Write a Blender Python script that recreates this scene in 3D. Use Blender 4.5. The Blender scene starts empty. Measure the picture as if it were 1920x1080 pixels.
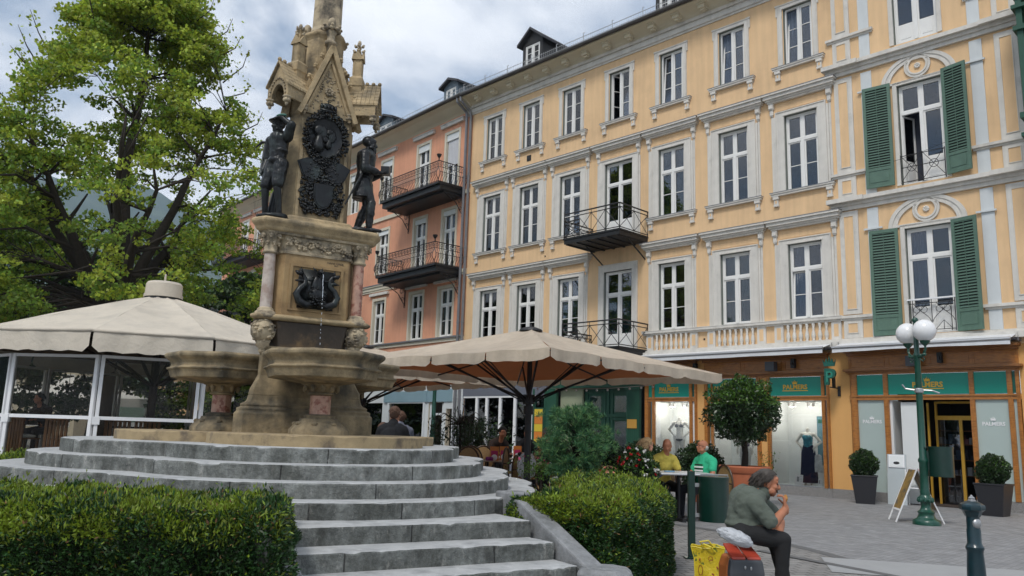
import bpy, bmesh, math, random
import numpy as np
from mathutils import Vector, Matrix, noise as mnoise
sc = bpy.context.scene
PI = math.pi; R = math.radians
EYE = 1.6
# ---------------- camera ----------------
cd = bpy.data.cameras.new('camera'); cam = bpy.data.objects.new('camera', cd); sc.collection.objects.link(cam)
cd.sensor_width = 36; cd.lens = 1505/1920*36; cd.clip_end = 9000; cd.clip_start = .05
U = Vector((264, 8340, -1505)).normalized()
F = Vector((0, 0, -1)); F = (F-U*F.dot(U)).normalized(); Rt = F.cross(U)
M3 = Matrix((Rt, F, U))
cam.matrix_world = Matrix.Translation((0, 0, EYE)) @ M3.to_4x4()
sc.camera = cam
def ray(x, y): return M3 @ Vector((x-960, 540-y, -1505))
def at(x, y, Y): d = ray(x, y); return d*(Y/d.y)+Vector((0, 0, EYE))
def ground(x, y, h=0): d = ray(x, y); return d*((h-EYE)/d.z)+Vector((0, 0, EYE))
# ---------------- world, sun, exposure ----------------
SUN_EL, SUN_AZ = R(52), R(205)      # azimuth clockwise from +Y: the sun stands behind the viewer, a little to the left
w = bpy.data.worlds.new('World'); sc.world = w; w.use_nodes = True
nt = w.node_tree; nt.nodes.clear(); N = nt.nodes.new; L = nt.links.new
out = N('ShaderNodeOutputWorld'); bg = N('ShaderNodeBackground'); sky = N('ShaderNodeTexSky')
sky.sky_type = 'NISHITA'; sky.sun_disc = False; sky.sun_elevation = SUN_EL; sky.sun_rotation = SUN_AZ; sky.air_density = 1.2
tc = N('ShaderNodeTexCoord'); sep = N('ShaderNodeSeparateXYZ'); L(tc.outputs['Generated'], sep.inputs[0])
def mth(op, a, b=None, clamp=False):
    n = N('ShaderNodeMath'); n.operation = op; n.use_clamp = clamp
    for i, v in enumerate((a, b)):
        if v is None: continue
        if isinstance(v, (int, float)): n.inputs[i].default_value = v
        else: L(v, n.inputs[i])
    return n.outputs[0]
zz = mth('ADD', mth('MAXIMUM', sep.outputs[2], 0), .28)
cmb = N('ShaderNodeCombineXYZ'); L(mth('DIVIDE', sep.outputs[0], zz), cmb.inputs[0]); L(mth('DIVIDE', sep.outputs[1], zz), cmb.inputs[1])
n1 = N('ShaderNodeTexNoise'); n1.inputs['Scale'].default_value = 1.7; n1.inputs['Detail'].default_value = 9; n1.inputs['Roughness'].default_value = .58; n1.inputs['Distortion'].default_value = .35
L(cmb.outputs[0], n1.inputs['Vector'])
n2 = N('ShaderNodeTexNoise'); n2.inputs['Scale'].default_value = 3.4; n2.inputs['Detail'].default_value = 8; n2.inputs['Roughness'].default_value = .55
L(cmb.outputs[0], n2.inputs['Vector'])
cov = N('ShaderNodeValToRGB'); cov.color_ramp.elements[0].position = .385; cov.color_ramp.elements[1].position = .545
L(n1.outputs['Fac'], cov.inputs[0])
shd = N('ShaderNodeValToRGB'); e = shd.color_ramp.elements
e[0].position = .34; e[0].color = (6.6, 7.0, 7.7, 1); e[1].position = .66; e[1].color = (9.8, 10.0, 10.3, 1)
L(n2.outputs['Fac'], shd.inputs[0])
skm = N('ShaderNodeMixRGB'); skm.blend_type = 'MULTIPLY'; skm.inputs[0].default_value = 1; skm.inputs[2].default_value = (.95, 1.0, 1.0, 1)
L(sky.outputs[0], skm.inputs[1])
mx = N('ShaderNodeMixRGB'); L(cov.outputs[0], mx.inputs[0]); L(skm.outputs[0], mx.inputs[1]); L(shd.outputs[0], mx.inputs[2])
L(mx.outputs[0], bg.inputs[0]); bg.inputs[1].default_value = .09; L(bg.outputs[0], out.inputs[0])
sl = bpy.data.lights.new('sun', 'SUN'); sl.energy = 1.5; sl.angle = R(14); sl.color = (1, .96, .90)
so = bpy.data.objects.new('sun', sl); sc.collection.objects.link(so)
sd = Vector((math.sin(SUN_AZ)*math.cos(SUN_EL), math.cos(SUN_AZ)*math.cos(SUN_EL), math.sin(SUN_EL)))
so.rotation_euler = sd.to_track_quat('Z', 'Y').to_euler()
sc.view_settings.view_transform = 'Standard'; sc.view_settings.look = 'None'; sc.view_settings.gamma = 1
sc.view_settings.exposure = .60
sc.render.engine = 'CYCLES'; sc.cycles.max_bounces = 7; sc.cycles.transparent_max_bounces = 12
# ---------------- helpers ----------------
C = sc.collection
rnd = random.Random(7); rs = np.random.RandomState(11)
SPLIT = {'shop_goods', 'urn_finial', 'bay_panel', 'bay_strip', 'shop_plinth', 'relief_wreath', 'door_panes', 'grey_shopfront', 'capital', 'balustrade', 'balustrade_panel', 'shop_sign_band', 'shop_pane', 'shop_frame', 'bay_panes', 'shop_mullion', 'portal', 'shop_frame_green', 'shop_shelf', 'shelf', 'plinth', 'entrance_screen', 'entrance_cheek', 'rivet', 'caster', 'shoes', 'garments', 'globe_set', 'panel_moulding', 'gable_moulding', 'top_panel', 'window_hood', 'door_frame', 'snow_guard_none', 'basin_pedestal', 'bin_bracket', 'board_leg', 'spotlights', 'bay_moulding', 'loudspeaker', 'wall_glazing', 'awning_arm', 'roof_frame_none', 'string_course', 'ledge_capping'}
class MB:
    def __init__(s): s.v = []; s.f = []; s.m = []; s.uv = {}; s.cur = 0; s.T = None
    def add(s, vs, fs, m=None):
        o = len(s.v)
        if s.T is not None: vs = [tuple(s.T @ Vector(p)) for p in vs]
        s.v += [tuple(p) for p in vs]; s.f += [tuple(i+o for i in f) for f in fs]; s.m += [s.cur if m is None else m]*len(fs)
        return s
    def box(s, x0, y0, z0, x1, y1, z1, m=None):
        x0, x1 = min(x0, x1), max(x0, x1); y0, y1 = min(y0, y1), max(y0, y1); z0, z1 = min(z0, z1), max(z0, z1)
        return s.add([(x0, y0, z0), (x1, y0, z0), (x1, y1, z0), (x0, y1, z0), (x0, y0, z1), (x1, y0, z1), (x1, y1, z1), (x0, y1, z1)],
              [(0, 3, 2, 1), (4, 5, 6, 7), (0, 1, 5, 4), (1, 2, 6, 5), (2, 3, 7, 6), (3, 0, 4, 7)], m)
    def fb(s, s0, s1, h0, h1, o0, o1, m=None): return s.box(s0, -o1, h0, s1, -o0, h1, m)   # facade box: along, up, out of the wall
    def tube(s, pts, r, n=8, m=None, cap=True):
        pts = [Vector(p) for p in pts]; rr = r if isinstance(r, (list, tuple)) else [r]*len(pts)
        vs = []; up = None
        for i, p in enumerate(pts):
            d = (pts[min(i+1, len(pts)-1)]-pts[max(i-1, 0)])
            if d.length < 1e-9: d = Vector((0, 0, 1))
            d.normalize()
            if up is None: up = Vector((0, 0, 1)) if abs(d.z) < .9 else Vector((1, 0, 0))
            a = d.cross(up)
            if a.length < 1e-4: a = d.cross(Vector((1, .3, .2)))
            a.normalize(); b = a.cross(d).normalized(); up = b
            for k in range(n):
                t = 2*PI*k/n; vs.append(p+(a*math.cos(t)+b*math.sin(t))*rr[i])
        fs = [(i*n+k, i*n+(k+1) % n, (i+1)*n+(k+1) % n, (i+1)*n+k) for i in range(len(pts)-1) for k in range(n)]
        fs = [f[::-1] for f in fs]
        if cap: fs += [tuple(range(n)), tuple(reversed(range((len(pts)-1)*n, len(pts)*n)))]
        return s.add(vs, fs, m)
    def lathe(s, prof, n=16, c=(0, 0), m=None, sx=1, sy=1, a0=0):     # profile of (radius, z) from bottom to top
        vs = [(c[0]+r*math.cos(a0+2*PI*k/n)*sx, c[1]+r*math.sin(a0+2*PI*k/n)*sy, z) for r, z in prof for k in range(n)]
        fs = [(i*n+k, i*n+(k+1) % n, (i+1)*n+(k+1) % n, (i+1)*n+k) for i in range(len(prof)-1) for k in range(n)]
        fs += [tuple(reversed(range(n))), tuple(range((len(prof)-1)*n, len(prof)*n))]
        return s.add(vs, fs, m)
    def loft(s, rings, m=None, cap=True):                              # rings: equal-length closed rings of points, bottom to top
        n = len(rings[0]); vs = [p for r in rings for p in r]
        fs = [(i*n+k, i*n+(k+1) % n, (i+1)*n+(k+1) % n, (i+1)*n+k) for i in range(len(rings)-1) for k in range(n)]
        if cap: fs += [tuple(reversed(range(n))), tuple(range((len(rings)-1)*n, len(rings)*n))]
        return s.add(vs, fs, m)
    def prism(s, poly, z0, z1, m=None): return s.loft([[(x, y, z0) for x, y in poly], [(x, y, z1) for x, y in poly]], m)
    def ell(s, c, r, n=14, k=10, m=None, rot=None):
        c = Vector(c); r = (r, r, r) if isinstance(r, (int, float)) else r; vs = []; fs = []
        rot = rot or Matrix.Identity(3)
        for i in range(1, k):
            t = PI*i/k
            for j in range(n):
                p = 2*PI*j/n; vs.append(c+rot @ Vector((r[0]*math.sin(t)*math.cos(p), r[1]*math.sin(t)*math.sin(p), -r[2]*math.cos(t))))
        for i in range(k-2):
            for j in range(n): fs.append((i*n+j, i*n+(j+1) % n, (i+1)*n+(j+1) % n, (i+1)*n+j))
        vs += [c+rot @ Vector((0, 0, -r[2])), c+rot @ Vector((0, 0, r[2]))]; b = len(vs)-2
        for j in range(n): fs.append((b, (j+1) % n, j)); fs.append((b+1, (k-2)*n+j, (k-2)*n+(j+1) % n))
        return s.add(vs, fs, m)
    def cap(s, p0, p1, r0, r1, n=12, m=None):                          # tapered capsule
        p0 = Vector(p0); p1 = Vector(p1); d = (p1-p0); Ln = d.length; d = d.normalized() if Ln > 1e-6 else Vector((0, 0, 1))
        pts = []; rr = []
        for t in (-.98, -.8, -.45, 0): pts.append(p0+d*r0*t); rr.append(r0*math.sqrt(1-t*t))
        for t in (0, .45, .8, .98): pts.append(p1+d*r1*t); rr.append(r1*math.sqrt(1-t*t))
        return s.tube(pts, rr, n, m)
    def parts(s, gap=.02):                                             # separate pieces (islands whose boxes do not touch), as MBs
        n = len(s.v); par = list(range(n))
        def find(i):
            while par[i] != i: par[i] = par[par[i]]; i = par[i]
            return i
        for f in s.f:
            a = find(f[0])
            for q in f[1:]: par[find(q)] = a
        isl = {}
        for i in range(n): isl.setdefault(find(i), []).append(i)
        bx = []
        for k, ix in isl.items():
            P = [s.v[i] for i in ix]; bx.append([set([k]), [min(q[a] for q in P)-gap for a in range(3)], [max(q[a] for q in P)+gap for a in range(3)]])
        ch = True
        while ch:
            ch = False; out = []
            for b in bx:
                for o in out:
                    if all(b[1][a] <= o[2][a] and o[1][a] <= b[2][a] for a in range(3)):
                        o[0] |= b[0]; o[1] = [min(x, y) for x, y in zip(o[1], b[1])]; o[2] = [max(x, y) for x, y in zip(o[2], b[2])]; ch = True; break
                else: out.append(b)
            bx = out
        res = []
        for keys, _, _ in bx:
            m = MB(); mp = {}
            for i in range(n):
                if find(i) in keys: mp[i] = len(m.v); m.v.append(s.v[i])
            for f, q in zip(s.f, s.m):
                if f[0] in mp: m.f.append(tuple(mp[i] for i in f)); m.m.append(q)
            res.append(m)
        return res
    def obj(s, name, mats, parent=None, loc=None, rz=0, smooth=False, kind=None, auto=None):
        if name in SPLIT:
            P = s.parts()
            if len(P) > 1:
                SPLIT.discard(name); r = [q.obj(name, mats, parent, loc, rz, smooth, kind, auto) for q in P]; SPLIT.add(name); return r[0]
        me = bpy.data.meshes.new(name); me.from_pydata(s.v, [], s.f)
        mats = mats if isinstance(mats, (list, tuple)) else [mats]
        for mm in mats: me.materials.append(mm)
        if len(mats) > 1: me.polygons.foreach_set('material_index', s.m)
        if smooth: me.polygons.foreach_set('use_smooth', [True]*len(s.f))
        me.update()
        if auto: 
            me.polygons.foreach_set('use_smooth', [True]*len(s.f)); me.set_sharp_from_angle(angle=R(auto))
        o = bpy.data.objects.new(name, me); C.objects.link(o)
        if parent: o.parent = parent
        if loc is not None: o.location = loc
        o.rotation_euler.z = rz
        if kind: o['kind'] = kind
        return o
def tag(o, label, cat, group=None):
    o['label'] = label; o['category'] = cat
    if group: o['group'] = group
    return o
def thing(name, label, cat, loc=(0, 0, 0), rz=0, group=None):
    o = bpy.data.objects.new(name, None); C.objects.link(o); o.location = loc; o.rotation_euler.z = rz; o.empty_display_size = .2
    return tag(o, label, cat, group)
def dup(root, loc, rz=None, label=None, group=None, par=None):
    r = root.copy(); C.objects.link(r)
    if par: r.parent = par
    if loc is not None: r.location = loc
    if rz is not None: r.rotation_euler.z = rz
    if label: r['label'] = label
    if group: r['group'] = group
    for ch in list(root.children):
        c = ch.copy(); C.objects.link(c); c.parent = r
        for g in ch.children: d = g.copy(); C.objects.link(d); d.parent = c
    return r
def mat(name, col, rough=.7, var=0, vs=2.0, bump=0, bs=40, metal=0, spec=.5, col2=None, c2s=1.2, c2t=(.5, .62), streak=0, alpha=None, emis=None, trans=0, coat=0, bdist=.01, detail=6, stretch=None, mort=None, rand=0):
    m = bpy.data.materials.new(name); m.use_nodes = True; nt = m.node_tree; p = nt.nodes['Principled BSDF']
    N = nt.nodes.new; L = nt.links.new
    p.inputs['Roughness'].default_value = rough; p.inputs['Metallic'].default_value = metal; p.inputs['Specular IOR Level'].default_value = spec
    p.inputs['Base Color'].default_value = (*col, 1); p.inputs['Coat Weight'].default_value = coat
    if emis: p.inputs['Emission Color'].default_value = (*emis[:3], 1); p.inputs['Emission Strength'].default_value = emis[3]
    tc = N('ShaderNodeTexCoord'); src = tc.outputs['Object']
    if stretch:
        mp = N('ShaderNodeMapping'); mp.inputs['Scale'].default_value = stretch; L(src, mp.inputs[0]); src2 = mp.outputs[0]
    else: src2 = src
    cur = None
    def rgb(c): n = N('ShaderNodeRGB'); n.outputs[0].default_value = (*c, 1); return n.outputs[0]
    if var or col2 or streak or rand: cur = rgb(col)
    if col2:
        n = N('ShaderNodeTexNoise'); n.inputs['Scale'].default_value = c2s; n.inputs['Detail'].default_value = detail; n.inputs['Roughness'].default_value = .62; L(src2, n.inputs['Vector'])
        r = N('ShaderNodeValToRGB'); r.color_ramp.elements[0].position = c2t[0]; r.color_ramp.elements[1].position = c2t[1]; L(n.outputs['Fac'], r.inputs[0])
        mx = N('ShaderNodeMixRGB'); L(r.outputs[0], mx.inputs[0]); L(cur, mx.inputs[1]); mx.inputs[2].default_value = (*col2, 1); cur = mx.outputs[0]
    def mul(fac_out, lo, hi, cur):
        mr = N('ShaderNodeMapRange'); mr.inputs[1].default_value = .25; mr.inputs[2].default_value = .75; mr.inputs[3].default_value = lo; mr.inputs[4].default_value = hi; L(fac_out, mr.inputs[0])
        hs = N('ShaderNodeHueSaturation'); L(mr.outputs[0], hs.inputs['Value']); L(cur, hs.inputs['Color']); return hs.outputs[0]
    if var:
        n = N('ShaderNodeTexNoise'); n.inputs['Scale'].default_value = vs; n.inputs['Detail'].default_value = 8; n.inputs['Roughness'].default_value = .65; L(src, n.inputs['Vector'])
        cur = mul(n.outputs['Fac'], 1-var, 1+var, cur)
    if streak:
        mp = N('ShaderNodeMapping'); mp.inputs['Scale'].default_value = (5, 5, .35); L(src, mp.inputs[0])
        n = N('ShaderNodeTexNoise'); n.inputs['Scale'].default_value = 1.3; n.inputs['Detail'].default_value = 7; L(mp.outputs[0], n.inputs['Vector'])
        cur = mul(n.outputs['Fac'], 1-streak, 1+streak*.6, cur)
    if rand:
        g = N('ShaderNodeNewGeometry'); mr = N('ShaderNodeMapRange'); mr.inputs[3].default_value = 1-rand; mr.inputs[4].default_value = 1+rand; L(g.outputs['Random Per Island'], mr.inputs[0])
        hs = N('ShaderNodeHueSaturation'); L(mr.outputs[0], hs.inputs['Value']); L(cur, hs.inputs['Color'])
        m2 = N('ShaderNodeMapRange'); m2.inputs[3].default_value = .485; m2.inputs[4].default_value = .51; L(g.outputs['Random Per Island'], m2.inputs[0]); L(m2.outputs[0], hs.inputs['Hue']); cur = hs.outputs[0]
    if cur is not None: L(cur, p.inputs['Base Color'])
    if bump:
        n = N('ShaderNodeTexNoise'); n.inputs['Scale'].default_value = bs; n.inputs['Detail'].default_value = 6; n.inputs['Roughness'].default_value = .6; L(src, n.inputs['Vector'])
        b = N('ShaderNodeBump'); b.inputs['Strength'].default_value = bump; b.inputs['Distance'].default_value = bdist; L(n.outputs['Fac'], b.inputs['Height']); L(b.outputs[0], p.inputs['Normal'])
    if trans:
        t = N('ShaderNodeBsdfTranslucent'); ms = N('ShaderNodeMixShader'); ms.inputs[0].default_value = trans
        if cur is not None: L(cur, t.inputs[0])
        else: t.inputs[0].default_value = (*col, 1)
        L(p.outputs[0], ms.inputs[1]); L(t.outputs[0], ms.inputs[2]); L(ms.outputs[0], nt.nodes['Material Output'].inputs[0])
    return m
def glassmat(name, tint=(.75, .8, .82), refl=.14, rough=.02, ior=1.45):
    m = bpy.data.materials.new(name); m.use_nodes = True; nt = m.node_tree; nt.nodes.clear(); N = nt.nodes.new; L = nt.links.new
    o = N('ShaderNodeOutputMaterial'); t = N('ShaderNodeBsdfTransparent'); t.inputs[0].default_value = (*tint, 1); g = N('ShaderNodeBsdfGlossy'); g.inputs['Roughness'].default_value = rough
    lw = N('ShaderNodeFresnel'); lw.inputs[0].default_value = ior; ad = N('ShaderNodeMath'); ad.operation = 'ADD'; ad.inputs[1].default_value = refl; ad.use_clamp = True; L(lw.outputs[0], ad.inputs[0])
    ms = N('ShaderNodeMixShader'); L(ad.outputs[0], ms.inputs[0]); L(t.outputs[0], ms.inputs[1]); L(g.outputs[0], ms.inputs[2]); L(ms.outputs[0], o.inputs[0])
    return m
_tx = {}
def text_mb(mb, s, size, T, ext=.01, m=None, bold=0):                   # text as mesh, centred, in the XZ plane of T (reading along +x, facing -y)
    cu = bpy.data.curves.new('lettering', 'FONT'); cu.body = s; cu.size = size; cu.extrude = ext; cu.align_x = 'CENTER'; cu.align_y = 'CENTER'; cu.resolution_u = 3; cu.offset = bold
    o = bpy.data.objects.new('lettering', cu); C.objects.link(o)
    dg = bpy.context.evaluated_depsgraph_get(); me = bpy.data.meshes.new_from_object(o.evaluated_get(dg))
    A = Matrix.Rotation(PI/2, 4, 'X'); vs = [T @ A @ v.co for v in me.vertices]
    mb.add(vs, [tuple(p.vertices) for p in me.polygons], m)
    C.objects.unlink(o); bpy.data.objects.remove(o); bpy.data.curves.remove(cu); bpy.data.meshes.remove(me)
def quads(name, P, D, S, Wd, mats, parent=None, mi=None, loc=None, kind=None, bend=0):
    """leaf cloud: one diamond quad per leaf; P centres, D long axis, S side axis (both scaled)"""
    n = len(P); V = np.empty((n, 4, 3), dtype=np.float32)
    V[:, 0] = P-D; V[:, 1] = P+S; V[:, 2] = P+D; V[:, 3] = P-S
    me = bpy.data.meshes.new(name); me.vertices.add(n*4); me.vertices.foreach_set('co', V.ravel())
    me.loops.add(n*4); me.loops.foreach_set('vertex_index', np.arange(n*4, dtype=np.int32))
    me.polygons.add(n); me.polygons.foreach_set('loop_start', np.arange(0, n*4, 4, dtype=np.int32)); me.polygons.foreach_set('loop_total', np.full(n, 4, dtype=np.int32))
    for mm in (mats if isinstance(mats, list) else [mats]): me.materials.append(mm)
    if mi is not None: me.polygons.foreach_set('material_index', mi.astype(np.int32))
    me.update(calc_edges=True)
    o = bpy.data.objects.new(name, me); C.objects.link(o)
    if parent: o.parent = parent
    if loc is not None: o.location = loc
    if kind: o['kind'] = kind
    return o
def unit(a): return a/np.maximum(np.linalg.norm(a, axis=1, keepdims=True), 1e-9)
def leaves(name, P, size, mats, parent=None, asp=.5, out=None, droop=.0, mi=None, kind=None, jit=.3, flat=.0):
    n = len(P); D = unit(rs.normal(size=(n, 3)))
    if out is not None: D = unit(out+D*.9)
    if flat: D[:, 2] *= (1-flat); D = unit(D)
    D[:, 2] -= droop; D = unit(D)
    Nn = unit(rs.normal(size=(n, 3))+np.array([0, 0, 1.1])); S = unit(np.cross(D, Nn))
    sz = size*(1+jit*(rs.rand(n, 1)*2-1))*.5
    return quads(name, P, D*sz, S*sz*asp, 0, mats, parent, mi, kind=kind)
# ---------------- materials ----------------
M = {}
M['yellow'] = mat('yellow_plaster', (.77, .525, .295), .85, .08, .8, .25, 60, streak=.10, col2=(.62, .42, .24), c2s=.55, c2t=(.48, .8), detail=9)
M['shopyellow'] = mat('orange_plaster', (.70, .38, .13), .85, .05, .9, .1, 60, streak=.03)
M['orange'] = mat('salmon_plaster', (.72, .345, .21), .85, .08, .6, .2, 60, streak=.09, col2=(.55, .24, .15), c2s=.5, c2t=(.48, .8), detail=9)
M['trim'] = mat('grey_white_stucco', (.66, .63, .575), .8, .08, 3, .2, 50, streak=.12, col2=(.42, .405, .37), c2s=1.6, c2t=(.55, .85), detail=9)
M['trimw'] = mat('pale_stucco', (.62, .65, .655), .8, .05, 3, .1, 50, streak=.05)
M['cream'] = mat('cream_stucco', (.64, .58, .46), .8, .06, 2, .1, 50, streak=.06)
M['creamsoff'] = mat('cream_soffit', (.62, .56, .42), .85, .06, 1, .1, 30)
M['zinc'] = mat('zinc_sheet', (.22, .22, .23), .5, .1, 3, .05, 20, metal=.3)
M['sash'] = mat('white_painted_wood', (.78, .77, .74), .45, .05, 4, .05, 80)
M['reveal'] = mat('grey_green_reveal', (.20, .22, .19), .7, .1, 4)
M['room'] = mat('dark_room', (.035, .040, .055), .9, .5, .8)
M['curtain'] = mat('white_curtain', (.55, .55, .56), .9, .25, 14, stretch=(8, 8, .3), col2=(.3, .3, .33), c2s=3)
M['curtgreen'] = mat('green_curtain', (.10, .22, .17), .9, .15, 9)
M['curtred'] = mat('red_check_curtain', (.22, .09, .07), .9, .4, 25)
M['curtblue'] = mat('blue_grey_blind', (.12, .15, .20), .9, .2, 5)
M['glass'] = glassmat('window_glass', (.58, .63, .70), .075)
M['shopglass'] = glassmat('shop_glass', (.93, .95, .95), .03)
M['pavglass'] = glassmat('pavilion_glass', (.84, .83, .80), .0, ior=1.22)
M['roof'] = mat('dark_slate_roof', (.05, .05, .055), .6, .15, 6, .2, 30)
M['black'] = mat('black_iron', (.012, .012, .013), .5, .2, 20)
M['gutter'] = mat('dark_gutter', (.06, .055, .05), .5, .2, 4, metal=.3)
M['pipe'] = mat('grey_downpipe', (.22, .22, .23), .45, .15, 4, metal=.3)
M['shutter'] = mat('green_shutter', (.092, .165, .122), .6, .12, 5, .15, 60, streak=.12)
M['slat'] = mat('shutter_slat', (.080, .145, .108), .6, .12, 5, streak=.1)
M['wood'] = mat('honey_wood', (.42, .17, .035), .45, .2, 6, .08, 60, stretch=(1, 1, 8), col2=(.30, .11, .022), c2s=5, coat=.2)
M['woodd'] = mat('brown_cornice_wood', (.27, .11, .03), .5, .2, 6, coat=.1)
M['signgreen'] = mat('green_sign_panel', (.004, .26, .19), .35, .06, 1.2)
M['signgreend'] = mat('dark_green_sign', (.004, .10, .07), .35)
M['gold'] = mat('gold_lettering', (.70, .42, .06), .4, metal=.4)
M['dark'] = mat('near_black', (.01, .01, .01), .6)
M['white'] = mat('white_paint', (.8, .8, .8), .5)
M['white2'] = mat('white_display_wall', (.74, .76, .75), .7, .04, 1)
M['frost'] = mat('frosted_film', (.42, .50, .47), .35, .06, .8, spec=.6)
M['granite'] = mat('granite_plinth', (.20, .19, .18), .6, .25, 30, .2, 90, col2=(.33, .32, .31), c2s=60)
M['awn'] = mat('pale_awning', (.66, .67, .68), .7, .08, 2, .1, 30, streak=.05)
M['awnd'] = mat('dark_awning_case', (.13, .13, .14), .5)
M['bingreen'] = mat('bottle_green_paint', (.003, .026, .018), .35, .2, 10, .05, 60, coat=.25)
M['greenpaint'] = mat('dark_green_paint', (.006, .060, .038), .32, .25, 10, .08, 60, coat=.25)
M['portal'] = mat('green_portal_paint', (.016, .075, .045), .5, .12, 6, .1, 50)
M['steel'] = mat('brushed_steel', (.45, .45, .45), .35, .1, 20, metal=.8)
M['globe'] = mat('opal_lamp_globe', (.80, .80, .80), .25, spec=.5)
M['canvas'] = mat('beige_canvas', (.66, .57, .45), .85, .07, 1.3, .45, 5, trans=.30, bdist=.05, streak=.10, col2=(.55, .46, .35), c2s=1.6, c2t=(.45, .85), detail=9)
M['canvasw'] = mat('off_white_canvas', (.56, .50, .41), .8, .08, 1.2, .5, 5, bdist=.05, col2=(.40, .365, .31), c2s=1.4, c2t=(.45, .8), detail=9)
M['canvasin'] = mat('orange_brown_canvas', (.54, .225, .10), .9, .08, 1.3, trans=.35)
M['terra'] = mat('terracotta', (.42, .125, .055), .75, .12, 4, .15, 40)
M['potblack'] = mat('black_planter', (.022, .022, .026), .5, .1, 10)
M['bark'] = mat('dark_bark', (.035, .027, .020), .9, .35, 9, .6, 22, bdist=.03)
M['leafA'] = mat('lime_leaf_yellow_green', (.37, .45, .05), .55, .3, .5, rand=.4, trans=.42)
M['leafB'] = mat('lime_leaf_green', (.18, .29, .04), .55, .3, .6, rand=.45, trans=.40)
M['leafC'] = mat('dark_tree_leaf', (.030, .065, .016), .6, .3, .6, rand=.4, trans=.25)
M['yew'] = mat('yew_leaf', (.024, .066, .014), .5, .3, 2, rand=.5, trans=.15)
M['yewnew'] = mat('yew_new_growth', (.19, .26, .022), .5, .35, 2.5, rand=.45, trans=.3)
M['deadleaf'] = mat('dead_brown_leaf', (.16, .085, .03), .8, .3, 4, rand=.4)
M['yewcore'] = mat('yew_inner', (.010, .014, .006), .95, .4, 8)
M['laurel'] = mat('laurel_leaf', (.024, .055, .014), .35, .3, 2, rand=.5, trans=.12)
M['laurelnew'] = mat('laurel_new_leaf', (.08, .17, .02), .4, .2, 2, rand=.4, trans=.25)
M['pine'] = mat('pine_needle', (.045, .14, .055), .55, .3, 2, rand=.5, trans=.15)
M['pinenew'] = mat('pine_tip', (.16, .30, .10), .55, .2, 2, rand=.4, trans=.2)
M['box'] = mat('box_leaf', (.022, .05, .012), .45, .3, 3, rand=.5, trans=.12)
M['soil'] = mat('potting_soil', (.03, .022, .015), .95, .4, 20, .5, 30)
M['bronze'] = mat('dark_bronze', (.022, .023, .024), .36, .4, 6, .35, 30, metal=.55, col2=(.05, .062, .058), c2s=5, c2t=(.5, .75), bdist=.008)
M['verdigris'] = mat('verdigris', (.10, .24, .19), .6, .3, 10)
M['stone'] = mat('weathered_sandstone', (.43, .325, .185), .85, .26, 5, .8, 26, col2=(.10, .088, .065), c2s=2.3, c2t=(.47, .70), streak=.32, bdist=.014, detail=10)
M['stoneb'] = mat('grey_olive_sandstone', (.31, .24, .14), .85, .28, 5, .8, 26, col2=(.08, .07, .05), c2s=2.6, c2t=(.42, .66), streak=.4, bdist=.014, detail=10)
M['stonew'] = mat('warm_sandstone_panel', (.37, .25, .12), .85, .2, 3.5, .3, 30, col2=(.20, .125, .06), c2s=2.6, c2t=(.45, .7), streak=.12)
M['stonedark'] = mat('dark_brown_sandstone', (.060, .044, .030), .6, .35, 4, .4, 25, col2=(.20, .125, .055), c2s=3.2, c2t=(.55, .75), streak=.2)  # dark brown stone tone for the lower shaft and the inscription
M['stonel'] = mat('pale_carved_stone', (.46, .375, .25), .85, .28, 7, .6, 30, col2=(.10, .085, .065), c2s=5, c2t=(.42, .64), detail=9)
M['marble'] = mat('pale_marble', (.50, .43, .37), .5, .15, 8, .1, 30, col2=(.36, .27, .22), c2s=5, c2t=(.45, .6))
M['pinkm'] = mat('red_veined_marble', (.45, .27, .20), .5, .25, 12, .15, 40, col2=(.26, .10, .07), c2s=11, c2t=(.5, .6))
M['skin'] = mat('skin', (.50, .24, .155), .5, .10, 14, .06, 60, spec=.35)
M['skint'] = mat('tanned_skin', (.40, .165, .09), .5, .14, 14, .08, 60, spec=.35)
M['eye'] = mat('eye', (.06, .04, .03), .2)
def cloth(n, c, v=.12): return mat(n, c, .9, v, 7, .5, 16, bdist=.02)
M['shirt'] = cloth('grey_green_sweatshirt', (.095, .112, .090)); M['jeans'] = cloth('black_jeans', (.013, .013, .014), .3)
M['hairg'] = mat('grey_brown_hair', (.055, .045, .037), .6, .45, 25); M['hairw'] = mat('white_hair', (.42, .40, .37), .7, .2, 20); M['hairb'] = mat('brown_hair', (.10, .05, .028), .7, .3, 20); M['hairbl'] = mat('blond_hair', (.36, .24, .12), .7, .3, 20)
M['mann'] = mat('mannequin_plastic', (.62, .60, .55), .45)
M['bagw'] = mat('white_plastic_bag', (.70, .72, .75), .22, .10, 8, 1, 14, bdist=.05, trans=.25, coat=.4)
M['wicker'] = mat('woven_wicker', (.30, .185, .08), .7, .4, 60, .4, 80)
M['rattan'] = mat('dark_rattan_frame', (.055, .028, .014), .45, .2, 10)
M['tabletop'] = mat('table_board', (.42, .33, .25), .45, .1, 5)
M['slatwood'] = mat('teak_slats', (.20, .10, .045), .6, .25, 10)
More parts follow.
